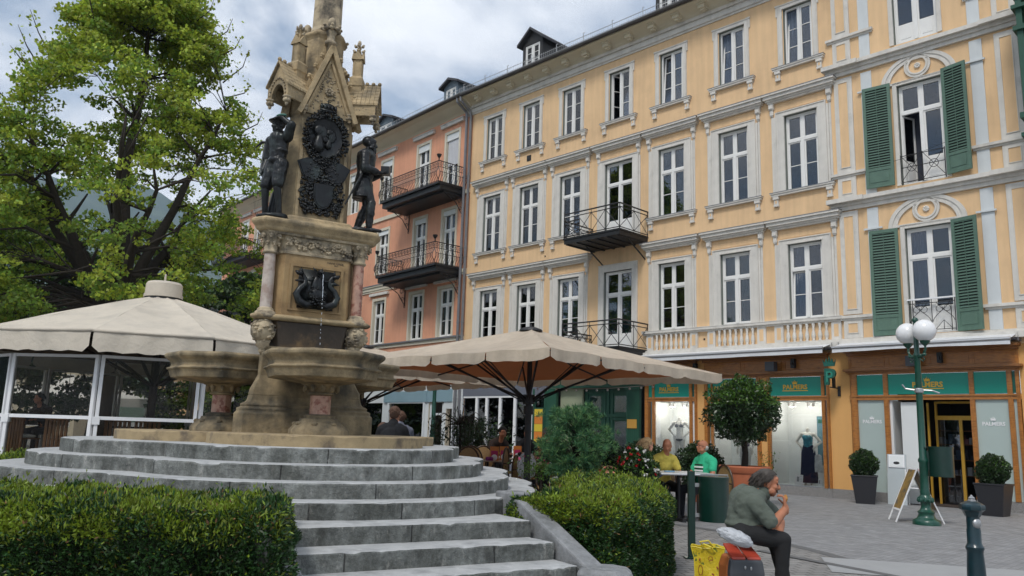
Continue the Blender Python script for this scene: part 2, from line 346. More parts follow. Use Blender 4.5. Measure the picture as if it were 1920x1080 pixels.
# ---------------- ground and paving ----------------
def brickmat(name, c1, c2, mort, bw, bh, msz=.012, rot=0, rough=.75, bump=.4, var=.2, uv=False, off=.5, scale=1, veins=0, wet=0):
    m = bpy.data.materials.new(name); m.use_nodes = True; nt = m.node_tree; p = nt.nodes['Principled BSDF']; N = nt.nodes.new; L = nt.links.new
    p.inputs['Roughness'].default_value = rough
    tc = N('ShaderNodeTexCoord'); mp = N('ShaderNodeMapping'); mp.inputs['Rotation'].default_value = (0, 0, rot); L(tc.outputs['UV' if uv else 'Object'], mp.inputs[0])
    nz = N('ShaderNodeTexNoise'); nz.inputs['Scale'].default_value = 1.7; nz.inputs['Detail'].default_value = 3; L(mp.outputs[0], nz.inputs['Vector'])
    ad = N('ShaderNodeMixRGB'); ad.blend_type = 'ADD'; ad.inputs[0].default_value = .02 if not uv else .05; L(mp.outputs[0], ad.inputs[1]); L(nz.outputs['Color'], ad.inputs[2])
    b = N('ShaderNodeTexBrick'); L(ad.outputs[0], b.inputs['Vector']); b.offset = off
    b.inputs['Color1'].default_value = (*c1, 1); b.inputs['Color2'].default_value = (*c2, 1); b.inputs['Mortar'].default_value = (*mort, 1)
    b.inputs['Scale'].default_value = scale; b.inputs['Mortar Size'].default_value = msz; b.inputs['Brick Width'].default_value = bw; b.inputs['Row Height'].default_value = bh; b.inputs['Mortar Smooth'].default_value = .3
    n = N('ShaderNodeTexNoise'); n.inputs['Scale'].default_value = 7.0 if veins else 3.0; n.inputs['Detail'].default_value = 10; n.inputs['Roughness'].default_value = .72; L(tc.outputs['Object'], n.inputs['Vector'])
    mr = N('ShaderNodeMapRange'); mr.inputs[1].default_value = .3; mr.inputs[2].default_value = .7; mr.inputs[3].default_value = 1-var; mr.inputs[4].default_value = 1+var; L(n.outputs['Fac'], mr.inputs[0])
    hs = N('ShaderNodeHueSaturation'); L(mr.outputs[0], hs.inputs['Value']); L(b.outputs['Color'], hs.inputs['Color']); cur = hs.outputs[0]
    if veins:
        mp2 = N('ShaderNodeMapping'); mp2.inputs['Scale'].default_value = (1, 1, .42); L(tc.outputs['Object'], mp2.inputs[0])
        nv = N('ShaderNodeTexNoise'); nv.inputs['Scale'].default_value = 15; nv.inputs['Detail'].default_value = 8; nv.inputs['Roughness'].default_value = .75; L(mp2.outputs[0], nv.inputs['Vector'])
        rr = N('ShaderNodeValToRGB'); rr.color_ramp.elements[0].position = .56; rr.color_ramp.elements[1].position = .66; L(nv.outputs['Fac'], rr.inputs[0])
        mxx = N('ShaderNodeMixRGB'); L(rr.outputs[0], mxx.inputs[0]); L(cur, mxx.inputs[1]); mxx.inputs[2].default_value = (.37, .365, .34, 1); cur = mxx.outputs[0]
        nw = N('ShaderNodeTexNoise'); nw.inputs['Scale'].default_value = 3.4; nw.inputs['Detail'].default_value = 7; nw.inputs['Roughness'].default_value = .7; L(mp2.outputs[0], nw.inputs['Vector'])
        r2 = N('ShaderNodeValToRGB'); r2.color_ramp.elements[0].position = .40; r2.color_ramp.elements[1].position = .60; r2.color_ramp.elements[0].color = (.42, .42, .40, 1); L(nw.outputs['Fac'], r2.inputs[0])
        m3 = N('ShaderNodeMixRGB'); m3.blend_type = 'MULTIPLY'; m3.inputs[0].default_value = 1; L(cur, m3.inputs[1]); L(r2.outputs[0], m3.inputs[2]); cur = m3.outputs[0]
    L(cur, p.inputs['Base Color'])
    n3 = N('ShaderNodeTexNoise'); n3.inputs['Scale'].default_value = 22; n3.inputs['Detail'].default_value = 8; n3.inputs['Roughness'].default_value = .7; L(tc.outputs['Object'], n3.inputs['Vector'])
    mm = N('ShaderNodeMath'); mm.operation = 'MULTIPLY_ADD'; L(b.outputs['Fac'], mm.inputs[0]); mm.inputs[1].default_value = -.9; L(n3.outputs['Fac'], mm.inputs[2])
    bp = N('ShaderNodeBump'); bp.inputs['Strength'].default_value = bump; bp.inputs['Distance'].default_value = .03 if veins else .012; b.squash = 1.6 if veins else 1; b.squash_frequency = 3; L(mm.outputs[0], bp.inputs['Height']); L(bp.outputs[0], p.inputs['Normal'])
    return m
FR = math.atan2(-.71746, .69660)
M['setts'] = brickmat('granite_setts', (.262, .262, .262), (.222, .223, .226), (.165, .165, .165), .20, .10, .006, FR, .75, .5, .30)
M['pavers'] = brickmat('pale_pavers', (.27, .26, .245), (.21, .205, .195), (.075, .07, .065), .24, .155, .010, R(-12), .75, .6, .2)
M['band'] = mat('pale_stone_band', (.33, .335, .335), .65, .10, 2, .15, 30)
M['bandd'] = mat('dark_stone_strip', (.12, .12, .12), .7, .15, 5, .2, 30)
M['earth'] = mat('bed_soil', (.045, .034, .022), .95, .3, 8, .5, 15)
b = MB(); b.add([(-3500, -3500, 0), (3500, -3500, 0), (3500, 3500, 0), (-3500, 3500, 0)], [(0, 1, 2, 3)]); b.obj('ground', M['setts'], kind='structure')
MC = Vector((-2.826, 10.872, 0)); TH = R(30.4)
def dirv(a): return Vector((math.sin(a), -math.cos(a), 0))
Nf = dirv(TH); Uf = Vector((math.cos(TH), math.sin(TH), 0))
# round apron of pale pavers about the fountain, ring kerb, pale stone bands across the square
b = MB(); nseg = 96
ring = lambda r, z: [tuple(MC+Vector((math.cos(2*PI*k/nseg)*r, math.sin(2*PI*k/nseg)*r, z))) for k in range(nseg)]
b.add(ring(7.55, .004), [tuple(range(nseg))]); b.obj('paving', M['pavers'], kind='structure')
b = MB(); vs = ring(7.55, .008)+ring(7.75, .008)
b.add(vs, [(k, nseg+k, nseg+(k+1) % nseg, (k+1) % nseg) for k in range(nseg)]); b.obj('pavement', M['bandd'], kind='structure')
def strip(name, p, q, w, z, m):
    p = Vector(p); q = Vector(q); d = (q-p).normalized(); s = Vector((-d.y, d.x))*w/2
    b = MB(); b.add([(*(p-s), z), (*(q-s), z), (*(q+s), z), (*(p+s), z)], [(0, 1, 2, 3)]); b.obj(name, m, kind='structure')
strip('pavement', (4.3, 11.15), (14.5, 8.3), 1.35, .012, M['band'])
strip('pavement', (3.75, 12.3), (6.6, 7.0), .16, .016, M['bandd'])
# ---------------- hills ----------------
M['forest'] = mat('forest_hillside', (.030, .060, .028), .95, .35, .02, 0, col2=(.055, .085, .035), c2s=.012, c2t=(.45, .6))
b = MB(); nx, ny = 120, 26
vs = []
for j in range(ny):
    for i in range(nx):
        a = R(-80+150*i/(nx-1)); d = 900+j*75; el = float(np.interp(math.degrees(a), [-80, -45, -30, -20, -12, 0, 70], [13, 16, 15, 13.5, 9, 4, 3]))
        hgt = math.tan(R(el))*d*(j/(ny-1))**.55*(1+.10*mnoise.noise(Vector((i*.22, j*.2, 0)))); vs.append((math.sin(a)*d, math.cos(a)*d, hgt-6))
b.add(vs, [(j*nx+i, j*nx+i+1, (j+1)*nx+i+1, (j+1)*nx+i) for j in range(ny-1) for i in range(nx-1)])
b.obj('hills', M['forest'], kind='structure', smooth=True)
# ---------------- fountain steps ----------------
M['step'] = brickmat('grey_limestone_steps', (.25, .26, .245), (.135, .145, .135), (.045, .045, .042), .86, .6, .007, 0, .7, 1.0, .6, uv=True, off=.0, veins=1)
M['tread'] = mat('worn_lit_step_tread', (.40, .405, .40), .75, .22, 7, .7, 25, col2=(.25, .255, .255), c2s=4, c2t=(.5, .7), detail=10)  # paler than the risers: wear, plus sky light on top put into the colour
M['brownstep'] = mat('brown_sandstone_step', (.33, .25, .14), .85, .22, 6, .5, 30, col2=(.13, .10, .07), c2s=4, c2t=(.5, .68))
def trefoil(a, rho, aL=None, n=560):
    out = []
    for k in range(n):
        ph = 2*PI*k/n; best = 0
        for j in range(3):
            aa = (aL if (j == 2 and aL) else a); c = dirv(TH+j*2*PI/3)*aa; d = dirv(ph)
            bq = d.dot(c); disc = rho*rho-(c.dot(c)-bq*bq)
            if disc > 0: best = max(best, bq+math.sqrt(disc))
        out.append(MC.xy+(dirv(ph)*best).xy)
    return out
def ringstep(name, poly, z0, z1, mats, parent, jitter=.006, cham=.014, seed=0):
    n = len(poly); me_v = []; area = sum(poly[i].x*poly[(i+1) % n].y-poly[(i+1) % n].x*poly[i].y for i in range(n))
    if area < 0: poly = poly[::-1]
    b = MB(); rings = []
    nrm = []
    for i in range(n):
        d = (poly[(i+1) % n]-poly[i-1]).normalized(); nrm.append(Vector((d.y, -d.x)))
    per = [0]
    for i in range(n): per.append(per[-1]+(poly[(i+1) % n]-poly[i]).length)
    for off, z, jz in ((0, z0, 0), (0, z1-cham, 0), (-cham*.35, z1-cham*.3, .3), (-cham*1.3, z1, 0)):
        rr = []
        for i in range(n):
            j = (mnoise.noise(Vector((poly[i].x*4, poly[i].y*4, seed)))+.5*mnoise.noise(Vector((poly[i].x*13, poly[i].y*13, seed))))*jitter*(1.5 if off == -cham*.35 else 1 if off < 0 else .7)
            cq = Vector((poly[i].x*5, poly[i].y*5, seed*3.3)); ch = max(0, mnoise.noise(cq)+.5*mnoise.noise(cq*2.7)-.22)*.045*(1 if cham > 0 and z > z0 else 0)
            p = poly[i]+nrm[i]*(off+j-(ch*.9 if z >= z1 else ch*.35 if off < 0 else 0)); rr.append((p.x, p.y, z-(0 if z >= z1 else ch*.8 if z > z0 else 0)))
        rings.append(rr)
    b.loft(rings); b.m = [1 if (i >= 2*n and i != 3*n) else 0 for i in range(len(b.f))]
    o = b.obj(name, mats, parent)
    uvl = o.data.uv_layers.new(name='UVMap')
    for pi, p in enumerate(o.data.polygons):
        if pi < 3*n:
            i = pi % n; r0 = pi//n; zz = [rings[r0][0][2], rings[r0][0][2], rings[r0+1][0][2], rings[r0+1][0][2]]; uu = [per[i], per[i+1], per[i+1], per[i]]
            for k, li in enumerate(p.loop_indices): uvl.data[li].uv = (uu[k]+seed*.37, zz[k]-z0+.2)
    return o
FT = thing('fountain', 'triangular sandstone fountain monument with three basins and a tall pillar above grey steps', 'fountain', (0, 0, 0))
STP = thing('fountain_steps', 'trefoil flight of worn grey limestone steps round the fountain with a straight stair in front', 'steps')
tops = [1.38, 1.225, 1.075, .925]
for i, t in enumerate(tops):
    ringstep('step', trefoil(.8, 1.75+.35*i, 1.1), 0 if i == 3 else tops[i+1]-.02, t, [M['step'], M['tread']], STP, .017, .020, i+1)
for j in (0, 1, 2):
    c = (MC+dirv(TH+j*2*PI/3)*(1.0 if j != 2 else 1.0)).xy
    poly = [c+Vector((math.cos(2*PI*k/90)*(1.28-.01*j), math.sin(2*PI*k/90)*(1.28-.01*j))) for k in range(90)]
    ringstep('kerb_slab', poly, 1.37, 1.505-.004*j, [M['brownstep'], M['brownstep']], STP, .012, .012, 9+j)
def un(u, n, z=0): return Vector((*(MC+Uf*u+Nf*n).xy, z))
def rectstep(u0, u1, n0, n1, z0, z1, seed):
    pts = []; seg = 44
    for a, c in (((u0, n0), (u1, n0)), ((u1, n0), (u1, n1)), ((u1, n1), (u0, n1)), ((u0, n1), (u0, n0))):
        for k in range(seg): t = k/seg; pts.append(un(a[0]+(c[0]-a[0])*t, a[1]+(c[1]-a[1])*t).xy)
    ringstep('step', pts, z0, z1, [M['step'], M['tread']], STP, .014, .018, seed)
zs = [.77, .615, .46, .305, .15]; ns_ = [3.98, 4.36, 4.74, 5.12, 5.5]
for i in range(5): rectstep(-1.17, 1.24+.02*i, 1.5, ns_[i], max(0, zs[i]-.175), zs[i], 20+i)
M['paleslab'] = mat('pale_grey_stone', (.26, .265, .27), .7, .25, 6, .6, 25, col2=(.14, .145, .145), c2s=4, c2t=(.42, .66), detail=10, bdist=.02)
def stringer(u0, u1, name='cheek_slab'):
    b = MB(); prof = [(3.50, .93), (3.62, .93), (5.62, .14), (5.62, 0), (3.45, 0)]
    b.loft([[tuple(un(u0, n, z)) for n, z in prof], [tuple(un(u1, n, z)) for n, z in prof]]); b.f = [f[::-1] for f in b.f]
    o = b.obj(name, M['paleslab'], STP); md = o.modifiers.new('bevel', 'BEVEL'); md.width = .02; md.segments = 2
stringer(1.30, 1.50); stringer(-1.40, -1.18)
for u0, u1 in ((1.34, 1.62), (-1.62, -1.30)):
    b = MB(); b.loft([[tuple(un(u, n, z)) for u, n in ((u0, 3.08), (u1, 3.02), (u1+.02, 3.43), (u0, 3.42))] for z in (0, .985)])
    o = b.obj('corner_block', M['paleslab'], STP); md = o.modifiers.new('bevel', 'BEVEL'); md.width = .02; md.segments = 2
def bollard(p, lab, r=.265, h=.45):
    b = MB(); b.lathe([(r, 0), (r, h-.05), (r-.012, h-.03), (r-.05, h)], 8, a0=.3); b.lathe([(r*.5, h), (r*.45, h+.012)], 8, a0=.3)
    o = b.obj('stone_bollard', M['paleslab'], loc=p); tag(o, lab, 'bollard'); return o
g = ground(1134, 1064, .45); bollard((g.x, g.y, 0), 'low octagonal pale stone bollard at the foot of the right stair cheek')
g = ground(583, 1092, .42); bollard((g.x, g.y, 0), 'low octagonal stone bollard peeping in at the foot of the left stair cheek', h=.42)
# ---------------- fountain monument ----------------
def tri(a, bb):                       # truncated triangle: face distance a, corner distance bb
    out = []
    for j in range(3):
        th = TH+j*2*PI/3; n = dirv(th); u = Vector((math.cos(th), math.sin(th), 0)); w_ = (bb-a*.5)/math.sin(R(60))
        out += [n*a-u*w_, n*a+u*w_]
    # order by angle
    out.sort(key=lambda p: math.atan2(p.y, p.x)); return out
def triloft(name, prof, m, parent=FT, bev=.008):
    b = MB(); b.loft([[tuple(MC+p+Vector((0, 0, z))) for p in tri(a, c)] for a, c, z in prof]); o = b.obj(name, m, parent)
    if bev: md = o.modifiers.new('bevel', 'BEVEL'); md.width = bev; md.segments = 1; md.limit_method = 'ANGLE'
    return o
triloft('plinth', [(.57, 1.00, 1.49), (.57, 1.00, 1.74), (.545, .97, 1.765), (.55, .975, 1.80), (.51, .92, 1.82), (.52, .935, 1.85), (.48, .88, 1.875), (.46, .85, 1.90), (.45, .83, 1.97)], M['stoneb'])
triloft('buttress', [(.38, .83, 1.965), (.38, .82, 2.04), (.38, .72, 2.22), (.38, .71, 2.50), (.40, .71, 2.60)], M['stoneb'])
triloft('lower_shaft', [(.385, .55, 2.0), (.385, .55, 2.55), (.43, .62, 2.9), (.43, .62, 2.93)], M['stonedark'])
triloft('ledge', [(.47, .86, 2.93), (.50, .90, 2.955), (.50, .90, 2.985), (.46, .84, 3.01)], M['stone'])
triloft('panel_shaft', [(.45, .60, 3.0), (.45, .60, 3.84)], M['stonew'], bev=.004)
triloft('frieze', [(.465, .62, 3.82), (.47, .63, 3.85), (.45, .61, 3.86), (.45, .61, 4.05), (.49, .80, 4.06), (.50, .88, 4.09)], M['stonel'], bev=0)
triloft('cornice', [(.50, .88, 4.085), (.53, .90, 4.11), (.54, .915, 4.14), (.57, .95, 4.18), (.585, .96, 4.20), (.585, .96, 4.235), (.55, .93, 4.255), (.50, .70, 4.262), (.43, .60, 4.30), (.42, .58, 4.345), (.37, .52, 4.365)], M['stone'])
triloft('upper_shaft', [(.33, .47, 4.36), (.32, .455, 5.92), (.30, .43, 6.2), (.26, .33, 6.45)], M['stone'], bev=.004)
def face_T(j, d, z=0):                # local frame on face j: x along, -y out, z up
    th = TH+j*2*PI/3; n = dirv(th); u = Vector((math.cos(th), math.sin(th), 0)); p = MC+n*d
    T = Matrix.Identity(4); T.col[0] = (*u, 0); T.col[1] = (*(-n), 0); T.col[2] = (0, 0, 1, 0); T.col[3] = (p.x, p.y, z, 1); return T
def corner_T(j, d, z=0):
    th = TH+PI/3+j*2*PI/3; n = dirv(th); u = Vector((math.cos(th), math.sin(th), 0)); p = MC+n*d
    T = Matrix.Identity(4); T.col[0] = (*u, 0); T.col[1] = (*(-n), 0); T.col[2] = (0, 0, 1, 0); T.col[3] = (p.x, p.y, z, 1); return T
def leafblob(b, c, r, n, rr, flatten=.6):    # carved foliage: curling leaf lobes
    for k in range(n):
        a = 2*PI*k/n+rr.random()*.5; d = Vector((math.cos(a)*r*.6, -r*.2*rr.random(), math.sin(a)*r*.6))
        b.ell(Vector(c)+d, (r*rr.uniform(.25, .42), r*.22, r*rr.uniform(.25, .42)), 7, 5)
for j in range(3):
    rr = random.Random(j+3)
    b = MB(); b.T = face_T(j, .45)
    # recessed panel frame proud of the face, foliage frieze
    for k in range(15):
        x = -.42+k*.06; zc = 3.955+.035*math.sin(k*1.3)
        for q in range(6):
            a = rr.uniform(0, 2*PI); l = rr.uniform(.02, .045); cx = x+math.cos(a)*l; cz = zc+math.sin(a)*l*1.2
            b.ell((cx, -.012-.012*rr.random(), cz), (.016+.012*rr.random(), .018, .014+.012*rr.random()), 6, 5)
        b.ell((x, -.02, zc), (.018, .02, .018), 6, 5)
    b.obj('leaf_frieze', M['stonel'], FT, smooth=True)
    b = MB(); b.T = face_T(j, .45)                                   # moulded surround of the bronze relief
    for x0, x1, z0, z1 in ((-.36, -.325, 3.08, 3.70), (.325, .36, 3.08, 3.70), (-.325, .325, 3.665, 3.70), (-.325, .325, 3.08, 3.10)): b.box(x0, -.018, z0, x1, .01, z1)
    b.obj('panel_moulding', M['stonew'], FT)
    # upper panel frame and gable
    b = MB(); b.T = face_T(j, .318)
    b.box(-.335, -.03, 4.37, -.29, .01, 5.75); b.box(.29, -.03, 4.37, .335, .01, 5.75); b.box(-.29, -.022, 4.37, .29, .01, 4.41)
    b.T = face_T(j, .30)
    b.loft([[(-.36, y, 5.84), (.36, y, 5.84), (.0, y, 6.78)] for y in (-.06, .06)]); b.f[-5:] = [f[::-1] for f in b.f[-5:]]
    b.obj('gable', M['stone'], FT)
    b = MB(); b.T = face_T(j, .30)
    for sgn in (-1, 1):                                              # raking mouldings, two orders
        for o0, w0, yy in ((0, .032, -.13), (.075, .016, -.09)):
            p0 = Vector((sgn*(.40-o0), 0, 5.80+o0*.2)); p1 = Vector((0, 0, 6.86-o0*2.6)); d = (p1-p0).normalized(); nn = Vector((-d.z, 0, d.x))*w0
            b.loft([[tuple(q+Vector((0, y, 0))) for q in (p0-nn, p0+nn, p1+nn, p1-nn)] for y in (yy, -.02)])
        for k in range(5):                                           # crockets climbing the gable
            t = .16+k*.17; c = Vector((sgn*.45*(1-t), -.06, 5.82+1.0*t))+Vector((sgn*.035, 0, .03))
            b.tube([c-Vector((sgn*.03, 0, .03)), c, c+Vector((sgn*.03, -.01, .03)), c+Vector((sgn*.045, -.02, .005))], [.02, .022, .02, .008], 6)
            b.ell(c+Vector((sgn*.03, -.01, .03)), (.032, .03, .026), 7, 5); b.ell(c+Vector((sgn*.045, -.015, .0)), (.02, .022, .018), 6, 5)
    b.obj('gable_moulding', M['stone'], FT, smooth=False)
    b = MB(); b.T = face_T(j, .30)
    for k in range(9): a = 2*PI*k/9; b.ell((math.cos(a)*.045, -.085, 6.19+math.sin(a)*.045), (.022, .02, .022), 7, 5)
    b.ell((0, -.095, 6.19), .022, 8, 6)
    for k in range(80):
        z = rr.uniform(5.9, 6.5); wv = .27*(6.66-z)/.8
        if wv > .03: b.ell((rr.uniform(-wv, wv), -.062, z), (rr.uniform(.008, .02), .014, rr.uniform(.008, .02)), 6, 4)
    [q.obj('gable_carving', M['stonel'], FT, smooth=True) for q in b.parts(.06)]
    b = MB(); b.T = face_T(j, .27)                                   # finial column on the gable
    b.lathe([(.055, 6.70), (.052, 6.93), (.085, 6.945), (.09, 6.965), (.085, 6.985), (.06, 7.0), (.058, 7.09), (.09, 7.14)], 8)
    for k in range(7):
        a = 2*PI*k/7; c = Vector((math.cos(a)*.10, math.sin(a)*.10, 7.17)); b.ell(c, (.042, .042, .035), 7, 5); b.ell(c*1+Vector((math.cos(a)*.035, math.sin(a)*.035, .03)), (.026, .026, .022), 6, 5)
    b.lathe([(.07, 7.15), (.055, 7.22), (.06, 7.28), (.05, 7.33), (.02, 7.36)], 8)
    b.obj('gable_finial', M['stonel'], FT, smooth=True)
    # corner column (marble shaft, capital, base, carved bulb)
    b = MB(); b.T = corner_T(j, .70); b.lathe([(.078, 3.09), (.076, 3.5), (.073, 3.82)], 20); b.obj('corner_column', M['pinkm'] if j == 0 else M['marble'], FT, smooth=False, auto=40)
    b = MB(); b.T = corner_T(j, .70)
    b.lathe([(.15, 2.95), (.165, 2.965), (.165, 3.0), (.13, 3.01), (.135, 3.03), (.12, 3.045), (.10, 3.055), (.105, 3.075), (.08, 3.095)], 16)
    b.lathe([(.085, 3.80), (.10, 3.815), (.10, 3.83), (.085, 3.84), (.09, 3.92), (.13, 4.04), (.15, 4.08)], 12)
    b.lathe([(.03, 2.50), (.05, 2.53), (.045, 2.56), (.09, 2.60), (.085, 2.63), (.10, 2.66)], 12)
    for k in range(8):
        a = 2*PI*k/8
        for zz_, rr_, s_ in ((4.03, .135, .036), (3.94, .10, .028)):
            ak = a+(0 if s_ > .03 else PI/8); b.ell((math.cos(ak)*rr_, math.sin(ak)*rr_, zz_), (s_, s_, s_*.9), 7, 5); b.ell((math.cos(ak)*rr_*1.12, math.sin(ak)*rr_*1.12, zz_-.03), s_*.55, 6, 5)
    b.obj('capital', M['stonel'], FT, smooth=True)
    b = MB(); b.T = corner_T(j, .72); b.ell((0, 0, 2.80), (.15, .15, .17), 14, 10)
    for k in range(60):
        a = rr.uniform(0, 2*PI); t = rr.uniform(-1, .8); r_ = math.sqrt(max(0, 1-t*t)); b.ell((.145*r_*math.cos(a), .145*r_*math.sin(a), 2.80+.16*t), (.03, .03, .02), 6, 4)
    b.obj('carved_boss', M['stonel'], FT, smooth=True)
    # canopy over the statue at the corner
    b = MB(); b.T = corner_T(j, 0)
    y0, y1 = -.81, -.36; hw = .155
    for sx in (-1, 1):
        b.box(sx*hw-.022, y0, 5.93, sx*hw+.022, y1, 6.10)
        b.box(sx*hw-.03, y0-.005, 5.90, sx*hw+.03, y0+.06, 6.10)
        # side arch
        pts = [(sx*hw, y0+.03+.38*t, 5.93-.0+.10*math.sin(PI*t)) for t in (0, .5, 1)]
    arch = [(-hw, 6.10)]+[(-hw+.03+(hw-.03)*2*t if False else -(hw-.035)*math.cos(PI*t), 5.92+.17*math.sin(PI*t)) for t in [k/12 for k in range(13)]]+[(hw, 6.10)]
    ap = [(-hw, y0, 5.92)]
    front = [(-hw, 5.92)]+[(-(hw-.04)*math.cos(PI*k/12), 5.92+.20*math.sin(PI*k/12)) for k in range(13)]+[(hw, 5.92), (hw, 6.12), (0, 6.43), (-hw, 6.12)]
    b.loft([[(x, y, z) for x, z in front] for y in (y0+.05, y0)], cap=False)
    m_ = len(front); top = [(hw, 6.12), (0, 6.43), (-hw, 6.12)]
    o_ = len(b.v)
    for y, flip in ((y0, 0), (y0+.05, 1)):                           # gable front with arched hole, as a strip
        arcp = front[1:14]; outer = [(-hw, 5.92+.20*0)]+[(-hw+2*hw*k/12, 6.12+(.31-.31*abs(-1+2*k/12))) for k in range(13)]
        A = [(x, y, z) for x, z in arcp]; B_ = [(x, y, z) for x, z in outer[1:]]
        b.add(A+B_, [((k, k+1, 13+k+1, 13+k) if flip else (k, 13+k, 13+k+1, k+1)) for k in range(12)])
        b.add([(-hw, y, 5.92), (-hw+.04, y, 5.92), (-hw, y, 6.12)], [(0, 1, 2)]); b.add([(hw, y, 5.92), (hw-.04, y, 5.92), (hw, y, 6.12)], [(0, 1, 2)])
    b.box(-hw, y1, 5.95, hw, y1+.06, 6.30)
    b.obj('canopy', M['stone'], FT)
    b = MB(); b.T = corner_T(j, 0)                                   # steep tiled roof in courses
    for sx in (-1, 1):
        for k in range(6):
            t0 = k/6; xa = sx*(.200*(1-t0)); xb = sx*(.200*(1-t0-.19)); za = 6.10+.36*t0; zb = 6.10+.36*(t0+.19)
            nt_ = 10
            for q in range(nt_):
                ya = y0-.04+(y1-y0+.16)*q/nt_; yb = ya+(y1-y0+.16)/nt_*.93; e_ = .012
                b.add([(xa, ya, za+e_), (xa, yb, za+e_), (xb, yb, zb), (xb, ya, zb), (xa, ya, za-.02), (xa, yb, za-.02), (xb, yb, zb-.03), (xb, ya, zb-.03)], [(0, 1, 2, 3), (4, 7, 6, 5), (0, 4, 5, 1), (1, 5, 6, 2), (3, 2, 6, 7), (0, 3, 7, 4)])
    for q in range(7): b.ell((0, y0-.02+.09*q, 6.475), (.03, .03, .028), 7, 5)
    b.obj('canopy_roof', M['stone'], FT)
    b = MB(); b.T = corner_T(j, 0)
    for sx in (-1, 1):
        for yy in (y0+.02, y1-.1):
            for q in range(6): a = 2*PI*q/6; b.ell((sx*hw+.03*math.cos(a), yy+.03*math.sin(a), 5.875), (.026, .026, .03), 6, 5)
            b.ell((sx*hw, yy, 5.83), (.025, .025, .035), 7, 5); b.lathe([(.04, 5.895), (.06, 5.915), (.06, 5.93)], 6, c=(sx*hw, yy))
        for q in range(8): b.ell((sx*(hw+.008), y0+.12+.0+.045*q, 6.02+.02*math.sin(q*2)), (.02, .018, .02), 6, 4)
    for q in range(14):
        a = PI*q/13; b.ell((-.14*math.cos(a), y0-.012, 5.98+.22*math.sin(a)), (.014, .012, .014), 6, 4)
    [q.obj('canopy_carving', M['stonel'], FT, smooth=True) for q in b.parts(.035)]
    # pinnacle behind the canopy
    b = MB(); b.T = corner_T(j, .50)
    sq = lambda w_, z: [(-w_, -w_, z), (w_, -w_, z), (w_, w_, z), (-w_, w_, z)]
    b.loft([sq(.082, 6.2), sq(.082, 6.40), sq(.095, 6.42), sq(.095, 6.53), sq(.07, 6.56), sq(.062, 6.57), sq(.062, 6.84)])
    for q in range(4):
        T0 = b.T; b.T = corner_T(j, .50) @ Matrix.Rotation(q*PI/2, 4, 'Z')
        b.loft([[(-.085, y, 6.82), (.085, y, 6.82), (0, y, 6.96)] for y in (-.085, -.05)]); b.f[-5:] = [f[::-1] for f in b.f[-5:]]
        b.box(-.05, -.068, 6.60, -.036, -.06, 6.80); b.box(.036, -.068, 6.60, .05, -.06, 6.80); b.T = T0
    b.loft([sq(.055, 6.85), sq(.022, 7.0), sq(.018, 7.06)])
    b.obj('pinnacle', M['stone'], FT)
    b = MB(); b.T = corner_T(j, .50)
    for zc, rr_ in ((6.97, .062), (7.05, .05)):
        for q in range(4): a = q*PI/2; b.ell((math.cos(a)*rr_, math.sin(a)*rr_, zc), (.026, .026, .022), 7, 5); b.ell((math.cos(a)*rr_*1.25, math.sin(a)*rr_*1.25, zc+.02), .016, 6, 4)
    b.ell((0, 0, 7.10), (.028, .028, .045), 8, 6); b.obj('pinnacle_finial', M['stonel'], FT, smooth=True)
    # basin, its pedestal and pink marble drum
    b = MB(); th = TH+j*2*PI/3; c = MC+dirv(th)*1.01; a0 = th-PI/2-R(5)
    def og(r, z, g=1.0): return [(c.x+r*math.cos(a0+R(22.5)+q*PI/4), c.y+r*math.sin(a0+R(22.5)+q*PI/4), z) for q in range(8)]
    og_ = og; og = lambda r, z: og_(r*.955, 2.505-(2.505-z)*.86)
    b.loft([og(.30, 2.06), og(.62, 2.11), og(.70, 2.125), og(.735, 2.235), og(.765, 2.25), og(.77, 2.27), og(.715, 2.29), og(.71, 2.34), og(.735, 2.38), og(.775, 2.41), (og(.80, 2.435)), og(.805, 2.47), og(.775, 2.50), og(.66, 2.505), og(.64, 2.48), og(.55, 2.25), og(.2, 2.2)])
    o = b.obj('basin', M['stoneb'], FT); md = o.modifiers.new('bevel', 'BEVEL'); md.width = .006; md.limit_method = 'ANGLE'
    b = MB(); b.loft([og(.5, 2.38), og(.62, 2.385)]); b.obj('basin_water', mat('basin_water', (.02, .03, .025), .05), FT) if j == 0 else None
    b = MB(); b.lathe([(.125, 1.74), (.125, 1.985)], 12 if j else 8, c=(c.x, c.y), a0=.2); b.obj('marble_drum', M['pinkm'], FT, auto=30)
    b = MB()
    b.lathe([(.37, 1.49), (.37, 1.555), (.33, 1.60), (.30, 1.64), (.25, 1.66), (.24, 1.69), (.19, 1.70), (.195, 1.73), (.15, 1.745), (.12, 1.75)], 8, c=(c.x, c.y), a0=a0+R(22.5))
    b.lathe([(.135, 1.975), (.165, 1.985), (.165, 2.0), (.15, 2.01), (.17, 2.06), (.22, 2.10), (.26, 2.115)], 12, c=(c.x, c.y))
    for q in range(10): a = 2*PI*q/10; b.ell((c.x+math.cos(a)*.20, c.y+math.sin(a)*.20, 2.06), (.03, .03, .05), 7, 5)
    for q in range(8): a = a0+R(22.5)+q*PI/4; b.ell((c.x+math.cos(a)*.29, c.y+math.sin(a)*.29, 1.63), (.04, .04, .03), 7, 5)
    b.obj('basin_pedestal', M['stoneb'], FT, auto=40)
# obelisk rising from the gables
triloft('pillar_base', [(.22, .25, 6.35), (.22, .25, 7.04), (.235, .265, 7.07), (.255, .29, 7.10), (.255, .29, 7.13), (.21, .24, 7.17)], M['stone'])
triloft('pillar', [(.185, .215, 7.16), (.19, .22, 7.20), (.17, .20, 7.26), (.155, .18, 9.6), (.17, .2, 9.65), (.17, .2, 9.75), (.02, .03, 10.3)], M['stonel'])
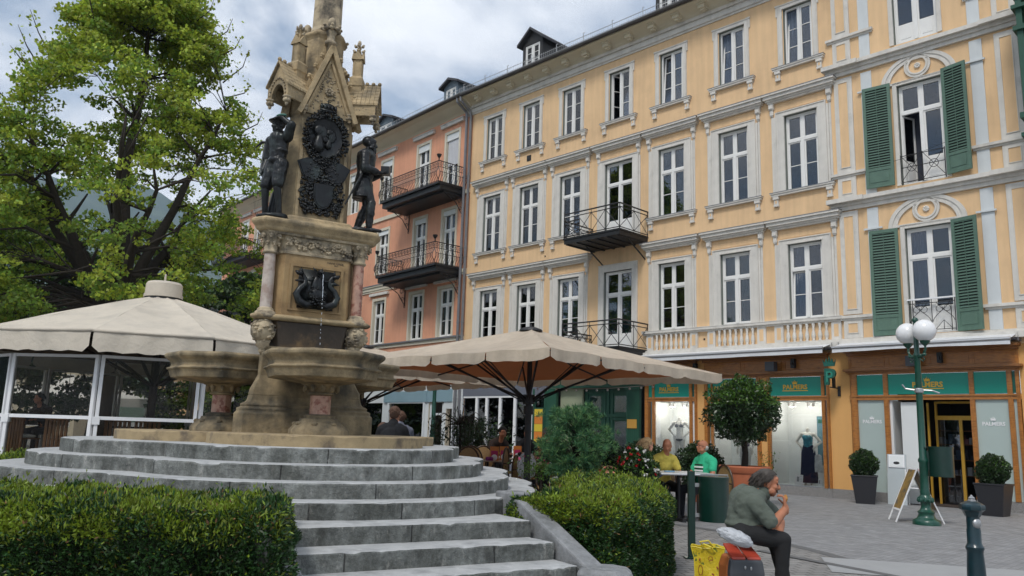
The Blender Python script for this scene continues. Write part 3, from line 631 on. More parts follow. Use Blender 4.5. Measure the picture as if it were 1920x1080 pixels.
# carved inscription
b = MB(); text_mb(b, 'HANS GREIL', .042, face_T(0, .4515) @ Matrix.Translation((.245, 0, 3.765)), .002); text_mb(b, 'FECIT', .022, face_T(0, .4515) @ Matrix.Translation((.255, 0, 3.735)), .002)
b.obj('inscription', M['stonedark'], FT)
# bronze relief: wreath, double portrait, shields, garland, crown
b = MB(); b.T = face_T(0, .325); rr = random.Random(5)
for k in range(420):
    a = rr.uniform(0, 2*PI); r_ = rr.uniform(.80, 1.16); b.ell((.01+.285*r_*math.cos(a), -.035-rr.random()*.03, 5.53+.345*r_*math.sin(a)), (rr.uniform(.012, .026), .018, rr.uniform(.010, .022)), 6, 4)
for k in range(900):
    t = rr.random(); z = 4.42+.80*t; wv = .16+.15*math.sin(PI*min(1, t*.9+.16)); x = rr.uniform(-wv, wv)
    b.ell((x+.01, -.02-rr.random()*.03, z), (rr.uniform(.012, .028), .016, rr.uniform(.010, .024)), 6, 4)
b.obj('relief_wreath', M['bronze'], FT, smooth=True)
b = MB(); b.T = face_T(0, .325); b.T = b.T @ Matrix.Translation((.01, 0, 5.53))
b.T = b.T @ Matrix.Rotation(PI/2, 4, 'X'); b.lathe([(.255, -.02), (.255, .02), (.235, .03), (.225, .022), (.0001, .022)], 40, sy=1.18); b.T = face_T(0, .325)
b.ell((-.050, -.04, 5.585), (.080, .030, .110)); b.ell((-.085, -.045, 5.615), (.078, .032, .078)); b.cap((-.085, -.03, 5.50), (-.09, -.03, 5.38), .055, .09, 10); b.ell((.036, -.045, 5.60), (.02, .02, .028), 7, 5); b.ell((.022, -.04, 5.555), (.018, .02, .018), 7, 5); b.ell((.0, -.04, 5.50), (.045, .025, .045)); b.ell((-.08, -.06, 5.575), (.014, .015, .02), 7, 5)
b.ell((.095, -.03, 5.57), (.060, .022, .095)); b.ell((.150, -.03, 5.56), (.014, .014, .014), 7, 5); b.cap((.06, -.02, 5.49), (.05, -.02, 5.42), .035, .05, 10); b.ell((.07, -.035, 5.62), (.055, .022, .04))
b.obj('portrait_medallion', M['bronze'], FT, smooth=False, auto=40)
b = MB(); b.T = face_T(0, .325)                                    # crown
b.loft([[(.01+x, -.02+y*.05, z) for x, y in ((-w_, -1), (w_, -1), (w_, 1), (-w_, 1))] for w_, z in ((.11, 5.90), (.12, 5.93))])
for k in range(5): x = -.10+.05*k; b.ell((.01+x, -.05, 5.965), (.022, .03, .04), 8, 6); b.ell((.01+x, -.06, 6.0), .012, 6, 5)
b.ell((.01, -.03, 5.99), (.10, .035, .045)); b.box(.0, -.035, 6.02, .02, -.025, 6.09); b.box(-.02, -.035, 6.05, .04, -.025, 6.065)
b.obj('relief_crown', M['bronze'], FT, smooth=True)
def shield(b, cx, cz, w_, h_, rot, y):
    pts = []
    for k in range(9): t = k/8; pts.append((-w_+2*w_*t, h_*.5+.012*math.sin(PI*t)))
    for k in range(1, 12): t = k/12; a = PI*t; pts.append((w_*math.cos(a)**1 if False else w_*math.cos(a), h_*.1-h_*.6*math.sin(a)))
    ca, sa = math.cos(rot), math.sin(rot)
    for s_, ya, yb in ((1, y, y-.02), (.86, y-.02, y-.032)):
        R0 = [[(cx+(x*ca-z*sa)*s_, yy, cz+(x*sa+z*ca)*s_) for x, z in pts] for yy in (ya, yb)]; b.loft(R0)
b = MB(); b.T = face_T(0, .325); shield(b, -.165, 5.04, .145, .32, .38, -.02); shield(b, .195, 5.04, .145, .32, -.38, -.02); shield(b, .02, 4.68, .135, .34, 0, -.045)
for k in range(5):
    for q in range(5): b.ell((.12+.035*q-.02*k, -.036, 5.08-.04*k+.012*q), (.012, .004, .012), 5, 4)
b.ell((.0, -.062, 4.72), (.05, .012, .05), 8, 6); b.ell((.05, -.06, 4.62), (.04, .012, .03), 8, 6)
o = b.obj('relief_shield', M['bronze'], FT); md = o.modifiers.new('bevel', 'BEVEL'); md.width = .003
# bronze dragon spout
b = MB(); b.T = face_T(0, .45); rr = random.Random(8)
b.box(-.24, -.012, 3.12, .24, .0, 3.64)
for sg in (-1, 1):
    b.tube([(sg*.02, -.05, 3.20), (sg*.14, -.07, 3.155), (sg*.235, -.075, 3.20), (sg*.275, -.075, 3.29), (sg*.23, -.075, 3.37), (sg*.165, -.06, 3.43), (sg*.16, -.05, 3.50), (sg*.20, -.05, 3.56), (sg*.24, -.06, 3.60)], [.05, .055, .052, .046, .04, .036, .03, .024, .014], 9)
    b.tube([(sg*.20, -.05, 3.56), (sg*.27, -.06, 3.575), (sg*.30, -.05, 3.60)], [.03, .03, .012], 7); b.tube([(sg*.22, -.05, 3.58), (sg*.225, -.05, 3.65)], [.03, .006], 6)
    b.tube([(sg*.15, -.05, 3.45), (sg*.22, -.06, 3.475), (sg*.30, -.05, 3.47)], [.02, .032, .005], 6)
    b.tube([(sg*.05, -.05, 3.53), (sg*.10, -.07, 3.49), (sg*.17, -.06, 3.50)], [.025, .022, .012], 7)
b.ell((0, -.04, 3.42), (.085, .055, .15)); b.ell((0, -.07, 3.30), (.12, .06, .10)); b.ell((.01, -.11, 3.60), (.045, .08, .04)); b.ell((.015, -.17, 3.585), (.03, .05, .022)); b.tube([(-.03, -.06, 3.62), (-.07, -.05, 3.67)], [.02, .004], 6); b.tube([(.04, -.06, 3.63), (.06, -.05, 3.67)], [.02, .004], 6)
for k in range(40): b.ell((rr.uniform(-.1, .1), -.10-rr.random()*.02, rr.uniform(3.17, 3.4)), (.022, .018, .014), 6, 4)
b.obj('dragon_spout', M['bronze'], FT, smooth=True)
b = MB(); b.T = face_T(0, .45); rr = random.Random(2); z = 3.575; x = .02; t = 0
while z > 2.44:
    t = 3.575-z; y = -.20-.10*math.sqrt(t); solid = t < .35
    l = .03 if solid else rr.uniform(.006, .02); b.ell((x+rr.uniform(-.003, .003), y, z), (.0055 if solid else .004, .0055, l), 6, 5); z -= (l*1.7 if solid else l*2+rr.uniform(.008, .05))
o = b.obj('water_jet', mat('falling_water', (.75, .8, .85), .08, trans=.3, spec=.8), smooth=True); tag(o, 'thin jet of water falling from the bronze dragon into the front basin', 'water jet')
# ---------------- the yellow house and the salmon house ----------------
FD = Vector((.69660, -.71746, 0)); P0 = Vector((9.4376, 24.6636, 0))
def wallmesh(b, s0, s1, h0, h1, holes, thick=.30, m=0, mr=0):
    xs = sorted(set([s0, s1]+[v for q in holes for v in (q[0], q[1])])); zs = sorted(set([h0, h1]+[v for q in holes for v in (q[2], q[3])]))
    xs = [x for x in xs if s0 <= x <= s1]; zs = [z for z in zs if h0 <= z <= h1]
    for i in range(len(xs)-1):
        for j in range(len(zs)-1):
            cx, cz = (xs[i]+xs[i+1])/2, (zs[j]+zs[j+1])/2
            if any(a < cx < b_ and c < cz < d for a, b_, c, d in holes): continue
            b.add([(xs[i], 0, zs[j]), (xs[i+1], 0, zs[j]), (xs[i+1], 0, zs[j+1]), (xs[i], 0, zs[j+1])], [(0, 1, 2, 3)], m)
    for a, c, d, e in holes:
        b.add([(a, 0, d), (a, thick, d), (a, thick, e), (a, 0, e)], [(0, 1, 2, 3)], mr); b.add([(c, 0, d), (c, 0, e), (c, thick, e), (c, thick, d)], [(0, 1, 2, 3)], mr)
        b.add([(a, 0, e), (a, thick, e), (c, thick, e), (c, 0, e)], [(0, 1, 2, 3)], mr); b.add([(a, 0, d), (c, 0, d), (c, thick, d), (a, thick, d)], [(0, 1, 2, 3)], mr)
def sash_mb(hw, h0, h1, style, tilt=0, opened=0):
    """white casement frame in a hole; local x centred; y = depth into the wall"""
    b = MB(); g = MB(); F_ = .055; D0, D1 = .10, .17
    b.box(-hw, D0, h0, -hw+F_, D1, h1); b.box(hw-F_, D0, h0, hw, D1, h1); b.box(-hw+F_, D0, h0, hw-F_, D1, h0+F_); b.box(-hw+F_, D0, h1-F_, hw-F_, D1, h1)
    if style in ('T', 'door', 'doorlow'):
        zt = h0+(h1-h0)*(.66 if style == 'T' else .72); b.box(-hw+F_, D0-.012, zt-.045, hw-F_, D1-.004, zt+.045)
        b.box(-.035, D0+.004, zt+.045, .035, D1-.008, h1-F_)
        lights = [(-hw+F_, -.035, zt+.045, h1-F_, 0), (.035, hw-F_, zt+.045, h1-F_, 0)]
        zb = h0+F_
        b.box(-.055, D0-.02, zb, .055, D1-.01, zt-.045)
        for a, c in ((-hw+F_, -.055), (.055, hw-F_)): lights.append((a, c, zb, zt-.045, 1 if style == 'T' else 2))
    else:
        b.box(-.05, D0-.015, h0+F_, .05, D1-.01, h1-F_); lights = [(-hw+F_, -.05, h0+F_, h1-F_, 3), (.05, hw-F_, h0+F_, h1-F_, 3)]
    for i, (a, c, z0, z1, k) in enumerate(lights):
        T = None
        if tilt and a < -.02 and k: T = Matrix.Translation((0, D0, z0)) @ Matrix.Rotation(-R(tilt), 4, 'X') @ Matrix.Translation((0, -D0, -z0)); T = Matrix.Translation((0, D0, z0)) @ Matrix.Rotation(-R(tilt), 4, 'X') @ Matrix.Translation((0, -D0, -z0))
        if opened and a < -.02 and k: T = Matrix.Translation((a, D0+.03, 0)) @ Matrix.Rotation(R(opened), 4, 'Z') @ Matrix.Translation((-a, -D0-.03, 0))
        b.T = T; g.T = T
        r_ = .045; b.box(a, D0+.015, z0, a+r_, D1-.02, z1); b.box(c-r_, D0+.015, z0, c, D1-.02, z1); b.box(a+r_, D0+.015, z0, c-r_, D1-.02, z0+r_); b.box(a+r_, D0+.015, z1-r_, c-r_, D1-.02, z1)
        nb = {0: 0, 1: 1, 2: 0, 3: 2}[k]
        for q in range(nb): zz_ = z0+(z1-z0)*(q+1)/(nb+1); b.box(a+r_, D0+.022, zz_-.012, c-r_, D1-.03, zz_+.012)
        zp = z0
        if k == 2: zp = z0+(z1-z0)*.34; b.box(a+r_, D0+.03, z0+r_, c-r_, D1-.03, zp); b.box(a+r_+.06, D0+.02, z0+r_+.06, c-r_-.06, D0+.03, zp-.06)
        g.box(a+r_*.5, D0+.045, zp+r_*.5, c-r_*.5, D0+.05, z1-r_*.5)
        b.T = g.T = None
    return b, g
def window(house, s, hw, h0, h1, style='T', trim='yel', curtain=None, tilt=0, opened=0, sill=True, ped=True, name='window', frontoff=0, sashmat='sash'):
    """one window: surround is the part, sash, pane, sill, pediment and curtain its sub-parts"""
    T = M['trim']; b = MB()
    if trim == 'yel':
        st = .30; zb = h0-.0
        b.fb(-hw-st, -hw, zb, h1, 0, .045); b.fb(hw, hw+st, zb, h1, 0, .045); b.fb(-hw-st, hw+st, h1, h1+.17, 0, .045)
        b.fb(-hw-st-.0, -hw-st+.03, zb, h1+.17, .045, .065); b.fb(hw+st-.03, hw+st, zb, h1+.17, .045, .065); b.fb(-hw-st+.03, hw+st-.03, h1+.14, h1+.17, .045, .07); b.fb(-hw-.04, hw+.04, h1, h1+.035, .045, .06)
        b.fb(-hw-st-.075, -hw-st-.005, zb, h1+.03, 0, .035); b.fb(hw+st+.005, hw+st+.075, zb, h1+.03, 0, .035)
    elif trim == 'top':
        st = .20
        b.fb(-hw-st, -hw-.03, h0, h1, 0, .045); b.fb(hw+.03, hw+st, h0, h1, 0, .045); b.fb(-hw-st, hw+st, h1, h1+.12, 0, .045)
        b.fb(-hw-st-.05, -hw-st, h1-.22, h1+.12, 0, .04); b.fb(hw+st, hw+st+.05, h1-.22, h1+.12, 0, .04)
        b.fb(-hw-st-.06, hw+st+.06, h1+.12, h1+.155, 0, .07); b.fb(-hw-st-.06, -hw-st+.1, h1+.155, h1+.18, 0, .06); b.fb(hw+st-.1, hw+st+.06, h1+.155, h1+.18, 0, .06)
        b.fb(-hw-st+.02, -hw-st+.045, h0, h1+.1, .045, .06); b.fb(hw+st-.045, hw+st-.02, h0, h1+.1, .045, .06)
    elif trim == 'plain':
        st = .26; b.fb(-hw-st, -hw, h0, h1, 0, .05); b.fb(hw, hw+st, h0, h1, 0, .05); b.fb(-hw-st, hw+st, h1, h1+.24, 0, .05); b.fb(-hw-st, hw+st, h1+.24, h1+.27, 0, .08)
        b.fb(-hw-st+.02, -hw-st+.05, h0, h1+.2, .05, .065); b.fb(hw+st-.05, hw+st-.02, h0, h1+.2, .05, .065)
    elif trim == 'salmon':
        T = M['cream']; st = .14; b.fb(-hw-st, -hw, h0, h1, 0, .04); b.fb(hw, hw+st, h0, h1, 0, .04); b.fb(-hw-st, hw+st, h1, h1+.14, 0, .04)
    elif trim == 'bay':
        st = .12; b.fb(-hw-st, -hw, h0, h1, 0, .05); b.fb(hw, hw+st, h0, h1, 0, .05); b.fb(-hw-st, hw+st, h1, h1+.10, 0, .05)
    root = b.obj(name, T, house); root.location = (s, -frontoff, 0)
    sb, gb = sash_mb(hw-.015, h0+.01, h1-.01, style, tilt, opened); sb.obj('sash', M[sashmat], root); gb.obj('pane', M['glass'], root)
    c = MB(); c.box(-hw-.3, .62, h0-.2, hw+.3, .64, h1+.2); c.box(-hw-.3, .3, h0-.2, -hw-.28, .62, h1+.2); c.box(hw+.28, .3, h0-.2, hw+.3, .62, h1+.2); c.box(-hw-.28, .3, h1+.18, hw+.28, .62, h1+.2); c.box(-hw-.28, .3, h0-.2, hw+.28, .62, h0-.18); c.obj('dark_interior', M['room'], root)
    if curtain:
        k, part = curtain; c = MB(); nn = 26; z0 = h0+.03; z1 = h1-.02 if part != 'low' else h0+(h1-h0)*.64
        spans = {'full': [(-hw, hw)], 'low': [(-hw, hw)], 'sides': [(-hw, -hw*.42), (hw*.35, hw)], 'left': [(-hw, -.03)], 'right': [(.02, hw)]}[part]
        for a, e_ in spans:
            vs = []; 
            for q in range(nn+1): x = a+(e_-a)*q/nn; y = .23+.022*math.sin(q*1.9)+.008*math.sin(q*4.7); vs += [(x, y, z0), (x, y, z1)]
            c.add(vs, [(2*q, 2*q+2, 2*q+3, 2*q+1) for q in range(nn)])
        c.obj('curtain', M[k], root, smooth=True)
    if trim == 'yel' and ped:
        b = MB(); z = h1+.58
        b.fb(-1.10, 1.10, z-.06, z, 0, .12); b.fb(-1.16, 1.16, z, z+.06, 0, .17); b.fb(-1.20, 1.20, z+.06, z+.17, 0, .24); b.fb(-1.245, 1.245, z+.17, z+.23, 0, .30); b.fb(-1.26, 1.26, z+.23, z+.25, 0, .31, 1)
        for q in (-1, 1):
            x = q*.985; b.fb(x-.085, x+.085, z-.27, z-.06, 0, .10); b.fb(x-.06, x+.06, z-.46, z-.27, 0, .07); b.fb(x-.07, x+.07, z-.24, z-.12, .10, .13); b.fb(x-.05, x+.05, z-.50, z-.46, 0, .05); b.fb(x-.035, x+.035, h0, z-.5, 0, .02)
        b.obj('pediment', [M['trim'], M['zinc']], root)
        b = MB(); b.fb(-hw-.27, hw+.27, h1+.22, z-.10, 0, .012); b.obj('frieze_panel', M['yellow'], root)
    if sill and trim in ('yel', 'top'):
        W = 1.08 if trim == 'yel' else .90; b = MB(); b.fb(-W, W, h0-.03, h0+.01, .0, .15); b.fb(-W+.03, W-.03, h0-.10, h0-.03, 0, .12); b.fb(-W-.01, W+.01, h0+.01, h0+.028, 0, .16, 1)
        for q in (-1, 1):
            x = q*(W-.18); b.fb(x-.10, x+.10, h0-.20, h0-.10, 0, .11); b.fb(x-.075, x+.075, h0-.38, h0-.20, 0, .075); b.fb(x-.09, x+.09, h0-.44, h0-.38, 0, .085)
            b.fb(x-.03, x+.03, h0-.34, h0-.24, .075, .079, 2)
        b.obj('sill', [M['trim'], M['zinc'], M['yellow']], root)
    return root
YH = thing('town_house', 'pale yellow four storey town house with white stucco surrounds and green shuttered bay', 'building', P0, math.atan2(FD.y, FD.x))
cols = [-15.02, -12.65, -10.26, -7.73, -5.27, -2.71, -.24]
holes = []
HW = .565
for i, s in enumerate(cols):
    holes.append((s-.50, s+.50, 13.97, 16.08))
    holes.append((s-(.68 if i == 3 else HW), s+(.68 if i == 3 else HW), 9.12 if i == 3 else 9.62, 12.25))
    holes.append((s-(.68 if i == 3 else HW), s+(.68 if i == 3 else HW), 4.62 if i == 3 else 5.40, 7.86))
BS = 3.42
for h0, h1 in ((4.72, 7.80), (9.12, 12.22), (13.55, 16.1)): holes.append((BS-.62, BS+.62, h0, h1))
b = MB(); wallmesh(b, -17.0, 9.0, 4.30, 16.62, holes, m=0, mr=1)
b.add([(9, 0, 0), (9, 9, 0), (9, 9, 16.6), (9, 0, 16.6)], [(0, 1, 2, 3)], 0); b.add([(-17, 9, 0), (-17, 0, 0), (-17, 0, 16.6), (-17, 9, 16.6)], [(0, 1, 2, 3)], 0)
b.obj('wall', [M['yellow'], M['reveal']], YH)
cur3 = {5: ('curtblue', 'full'), 6: ('curtblue', 'full'), 0: ('curtblue', 'low'), 1: ('curtain', 'sides'), 2: ('curtblue', 'full')}
for i, s in enumerate(cols):
    window(YH, s, .50, 13.97, 16.08, '3', 'top', cur3.get(i), tilt=4 if i in (4, 5, 6) else 0, opened=62 if i == 3 else 0)
    c2 = {1: ('curtain', 'low'), 2: ('curtain', 'low'), 5: ('curtblue', 'low'), 4: ('curtgreen', 'sides'), 5: None, 6: None, 0: ('curtblue', 'low')}.get(i)
    if i == 3: window(YH, s, .68, 9.12, 12.25, 'door', 'yel', None, sill=False, name='balcony_door')
    else: window(YH, s, HW, 9.62, 12.25, 'T', 'yel', c2)
    c1 = {0: ('curtain', 'full'), 1: ('curtain', 'full'), 2: ('curtgreen', 'full'), 4: ('curtred', 'sides'), 5: ('curtgreen', 'full'), 6: ('curtain', 'left')}.get(i)
    if i == 3: window(YH, s, .68, 4.62, 7.86, 'door', 'plain', ('curtgreen', 'low'), sill=False, name='balcony_door')
    else: window(YH, s, HW, 5.40, 7.86, 'T', 'yel', c1, tilt=3 if i == 6 else 0, sill=(i < 3))
window(YH, BS, .62, 4.72, 7.80, 'doorlow', 'bay', ('curtain', 'left'), sill=False, name='shuttered_window')
window(YH, BS, .62, 9.12, 12.22, 'doorlow', 'bay', None, opened=70, sill=False, name='shuttered_window')
window(YH, BS, .62, 13.55, 16.1, 'doorlow', 'bay', None, sill=False, name='upper_window')
# stucco: cornice, eaves cove with brackets, bay pilasters and ledges
b = MB()
b.fb(-17, 9, 16.58, 16.66, 0, .05); b.fb(-17, 9, 16.66, 16.80, 0, .10); b.fb(-17, 9, 16.80, 16.90, 0, .05); b.fb(-17, 9, 16.90, 17.02, 0, .13)
b.obj('cornice', M['trim'], YH)
b = MB()
cove = [(.0, 16.95)]+[(.10+.62*(1-math.cos(t*PI/2)), 17.0+.26*math.sin(t*PI/2)) for t in [k/6 for k in range(7)]]+[(.76, 17.26), (.76, 17.36), (.0, 17.36)]
b.loft([[(x, -o, z) for o, z in cove] for x in (-17.02, 9)]); b.f = [f[::-1] for f in b.f]; b.obj('eaves_cove', M['creamsoff'], YH)
s = -15.9
while s < 7.5:
    b = MB(); b.fb(s-.14, s+.14, 17.06, 17.22, .25, .50); b.fb(s-.17, s+.17, 17.19, 17.262, .22, .56); b.fb(s-.09, s+.09, 17.0, 17.06, .25, .42); b.obj('eaves_bracket', M['creamsoff'], YH); s += 1.115
b = MB()
b.tube([(-17.1, -.84, 17.35), (9, -.84, 17.35)], .085, 8); b.fb(-17.05, 9, 17.36, 17.42, .55, .80); b.obj('gutter', M['gutter'], YH)
b = MB(); b.loft([[(x, -o, z) for o, z in ((.82, 17.42), (-4.5, 21.0), (-9.5, 21.0), (-9.5, 17.3), (.0, 17.34))] for x in (-17.05, 9)]); b.f = [f[::-1] for f in b.f]; b.obj('roof', M['roof'], YH)
b = MB(); x = -16.9                                                 # snow guard fence above the gutter
for z in (17.60, 17.78): b.tube([(-16.95, -.66, z), (9, -.66, z)], .011, 5)
while x < 9: b.tube([(x, -.66, 17.55), (x, -.66, 17.84)], .007, 4); x += .115
x = -16.6
while x < 9: b.tube([(x, -.58, 17.50), (x, -.66, 17.6), (x, -.68, 17.92), (x+.03, -.62, 17.96)], .016, 5); x += 1.5
b.obj('snow_guard', M['steel'], YH)
M['dormer'] = mat('dark_dormer_cladding', (.028, .027, .026), .6, .2, 5)
def dormer(house, s, m, o=-.35, hw=.62, z0=17.7, z1=19.35, zr=19.85, dep=3.2, wide=.2):
    b = MB(); b.fb(s-hw, s+hw, z0, z1-.0, o-dep, o-.06); b.fb(s-hw, s-hw+.16, z0, z1, o-.06, o); b.fb(s+hw-.16, s+hw, z0, z1, o-.06, o); b.fb(s-hw+.16, s+hw-.16, z1-.16, z1, o-.06, o); b.fb(s-hw+.16, s+hw-.16, z0, z0+.35, o-.06, o)
    b.loft([[(s-hw, y, z1), (s+hw, y, z1), (s, y, zr)] for y in (-o, -o+dep)]); b.f[-5:] = [f[::-1] for f in b.f[-5:]]
    root = b.obj('dormer', m, house)
    b = MB(); sl = (zr-z1)/hw; 
    for sg in (-1, 1):
        xe = s+sg*(hw+wide); ze = z1-sl*wide
        b.loft([[(xe, y, ze), (s, y, zr), (s, y, zr+.12), (xe, y, ze+.12)] for y in (-o-.22, -o+dep)]); 
        if sg > 0: b.f[-6:] = [f[::-1] for f in b.f[-6:]]
    b.obj('dormer_roof', M['roof'], root)
    sb, gb = sash_mb(hw-.17, z0+.36, z1-.17, '3'); sb.v = [(v[0]+s, v[1]-o-.08, v[2]) for v in sb.v]; gb.v = [(v[0]+s, v[1]-o-.08, v[2]) for v in gb.v]
    sb.obj('dormer_sash', M['sash'], root); gb.obj('dormer_pane', M['glass'], root)
    return root
dormer(YH, -13.05, M['dormer']); dormer(YH, -5.6, M['dormer'])
# bay: pilasters, storey ledges, arches
b = MB(); g = MB()
def pil(a, c, z0, z1, o=.05, panel=True):
    b.fb(a, c, z0, z1, 0, o)
    if panel and c-a > .35:
        w_ = .14; g.fb(a+w_, c-w_, z0+.16, z1-.16, o, o+.004)
        for (p, q, r_, t) in ((a+w_-.02, a+w_, z0+.14, z1-.14), (c-w_, c-w_+.02, z0+.14, z1-.14), (a+w_, c-w_, z0+.14, z0+.16), (a+w_, c-w_, z1-.16, z1-.14)): b.fb(p, q, r_, t, o, o+.022)
for a, c in ((.92, 1.48), (5.45, 6.02)):
    for z0, z1 in ((5.42, 8.60), (9.86, 12.96), (14.38, 16.55), (4.70, 5.30), (9.02, 9.74), (13.42, 14.26)): pil(a, c, z0, z1)
def ledge(z, s0=.62, s1=6.2, o=.0):
    b.fb(s0+.12, s1-.12, z-.36, z-.24, 0, .09+o); b.fb(s0+.08, s1-.08, z-.24, z-.14, 0, .15+o); b.fb(s0, s1, z-.14, z-.02, 0, .26+o)
    for a, c in ((.70, 1.70), (5.22, 6.2)): b.fb(a-.06, c+.06, z-.15, z-.015, .26, .33)
ledge(9.0); ledge(13.40)
for z in (5.40, 9.86, 14.38):
    for a, c in ((.72, 2.2), (4.72, 6.15)): b.fb(a, c, z-.10, z-.02, 0, .12); b.fb(a+.03, c-.03, z-.16, z-.10, 0, .07)
b.obj('bay_moulding', M['trim'], YH); g.obj('bay_panel', M['yellow'], YH)
b = MB()
for a, c in ((1.76, 2.08), (4.82, 5.14)):
    for z0, z1 in ((4.70, 8.60), (9.02, 12.96), (13.42, 16.55)): b.fb(a, c, z0, z1, 0, .035)
for z in (7.92, 12.30):
    for a, c in ((1.66, 2.20), (4.70, 5.20)): b.fb(a, c, z, z+.05, .036, .09)
b.obj('bay_strip', M['trimw'], YH)
for zc in (7.86, 12.26):
    b = MB(); cx = BS; r0, r1 = .93, 1.08; n = 30; el = .80
    def arc(rA, rB, oA, n=30, cx=cx, cz=zc, el=el, a0=0, a1=PI):
        P = []
        for k in range(n+1):
            a = a0+(a1-a0)*k/n; P.append([(cx+math.cos(a)*rA, -oA, cz+math.sin(a)*rA*el), (cx+math.cos(a)*rB, -oA, cz+math.sin(a)*rB*el), (cx+math.cos(a)*rB, 0, cz+math.sin(a)*rB*el), (cx+math.cos(a)*rA, 0, cz+math.sin(a)*rA*el)])
        b.loft(P)
    arc(.94, 1.06, .06); arc(.86, .945, .035); arc(.80, .865, .055)
    b.fb(cx-1.06, cx+1.06, zc-.0, zc+.07, 0, .05)
    arc(.24, .29, .06, 30, cx, zc+.44, 1, 0, 2*PI); arc(.29, .33, .035, 30, cx, zc+.44, 1, 0, 2*PI); arc(.33, .37, .055, 30, cx, zc+.44, 1, 0, 2*PI)
    for k in range(8): a = k*PI/4; b.ell((cx+math.cos(a)*.06, -.03, zc+.44+math.sin(a)*.06), (.035, .03, .035), 6, 5)
    b.ell((cx, -.04, zc+.44), .028, 6, 5)
    b.obj('arch_moulding', M['trim'], YH)
# first floor ledge and balustrade under the windows
b = MB(); b.fb(-6.50, .9, 5.30, 5.38, 0, .16); b.fb(-6.46, .9, 5.24, 5.30, 0, .10); b.fb(-6.52, .9, 5.38, 5.40, 0, .17)
b.obj('sill_ledge', M['trim'], YH)
b = MB(); b.fb(-6.5, 6.2, 4.60, 4.68, 0, .16); b.fb(-6.55, 6.2, 4.44, 4.60, 0, .30); b.obj('storey_band', M['trim'], YH)
for i, sc_ in enumerate((-5.27, -2.71, -.24)):
    b = MB()
    for q in (-1, 1): b.fb(sc_+q*.93-.15, sc_+q*.93+.15, 4.68, 5.24, 0, .07); 
    root = b.obj('balustrade', M['trim'], YH)
    g = MB()
    for q in (-1, 1): g.fb(sc_+q*.93-.07, sc_+q*.93+.07, 4.78, 5.16, .07, .074)
    g.obj('balustrade_panel', M['yellow'], root)
    for k in range(7):
        x = sc_-.62+k*.207; b = MB(); b.lathe([(.055, 4.68), (.055, 4.71), (.035, 4.73), (.06, 4.80), (.068, 4.86), (.05, 4.96), (.032, 5.03), (.045, 5.07), (.03, 5.09), (.05, 5.17), (.055, 5.24)], 10, c=(x, -.055)); b.obj('baluster', M['trim'], root, smooth=True)
# shutters
def shutter(s0, s1, z0, z1, ang, hinge, fold=False):
    """louvred leaf swung back against the wall"""
    wd = s1-s0; b = MB(); sl = MB(); fr = .09
    x0, x1 = (0, wd) if hinge == 'r' else (0, wd)
    b.box(0, -.045, z0, fr, 0, z1); b.box(wd-fr, -.045, z0, wd, 0, z1); b.box(fr, -.045, z1-.10, wd-fr, 0, z1); b.box(fr, -.045, z0, wd-fr, 0, z0+.10)
    zm = z0+.52; b.box(fr, -.045, zm, wd-fr, 0, zm+.09); b.box(fr, -.03, z0+.10, wd-fr, -.012, zm); b.box(fr+.05, -.042, z0+.16, wd-fr-.05, -.03, zm-.06)
    z = zm+.11; n = 0
    while z < z1-.13:
        sl.add([(fr, -.04, z), (wd-fr, -.04, z), (wd-fr, -.004, z+.052), (fr, -.004, z+.052), (fr, -.04, z+.010), (wd-fr, -.04, z+.010), (wd-fr, -.004, z+.062), (fr, -.004, z+.062)], [(0, 3, 2, 1), (4, 5, 6, 7), (0, 1, 5, 4), (2, 3, 7, 6)]); z += .082
    sl.box(wd/2-.008, -.047, zm+.09, wd/2+.008, -.041, z1-.1)
    o = b.obj('shutter', M['shutter'], YH); o.location = (s0, -.055, 0); o.rotation_euler.z = R(ang)
    q = sl.obj('louvres', M['slat'], o)
    bk = MB(); bk.box(fr, -.003, zm+.09, wd-fr, .0, z1-.1); bk.obj('shutter_back', M['dark'], o)
    return o
for z0, z1 in ((4.70, 7.84), (9.15, 12.34)):
    o = shutter(0, .80, z0, z1, 0, 'r'); o.location.x = BS-.66-.92; o.location.y = -.16; o.rotation_euler.z = R(5)
    o = shutter(0, .70, z0, z1, 0, 'l'); o.location.x = BS+.66; o.location.y = -.10; o.rotation_euler.z = R(-14)
# french balcony grilles
b = MB()
for z in (9.18, 9.62, 9.98): b.tube([(BS-.6, -.07, z), (BS+.6, -.07, z)], .012, 6)
for x in (-.6, 0, .6): b.tube([(BS+x, -.07, 9.12), (BS+x, -.07, 10.02)], .013, 6)
for x in (-.3, .3):
    for q in (-1, 1): b.tube([(BS+x-.3, -.07, 9.60-q*.40), (BS+x+.3, -.07, 9.60+q*.40)], .009, 5)
    b.tube([(BS+x+.12*math.cos(k*PI/8), -.07, 9.60+.12*math.sin(k*PI/8)) for k in range(17)], .01, 5)
b.tube([(BS-.9, -.12, 9.86), (BS-.2, -.13, 9.93), (BS+.8, -.12, 10.15)], .006, 4)
b.obj('window_grille', M['black'], YH)
b = MB()
b.fb(BS-.64, BS+.64, 5.66, 5.70, .05, .11, 1)
for z in (4.80, 5.56): b.tube([(BS-.6, -.08, z), (BS+.6, -.08, z)], .011, 6)
for x in (-.6, -.5, .5, .6, 0): b.tube([(BS+x, -.08, 4.75), (BS+x, -.08, 5.68)], .011, 5)
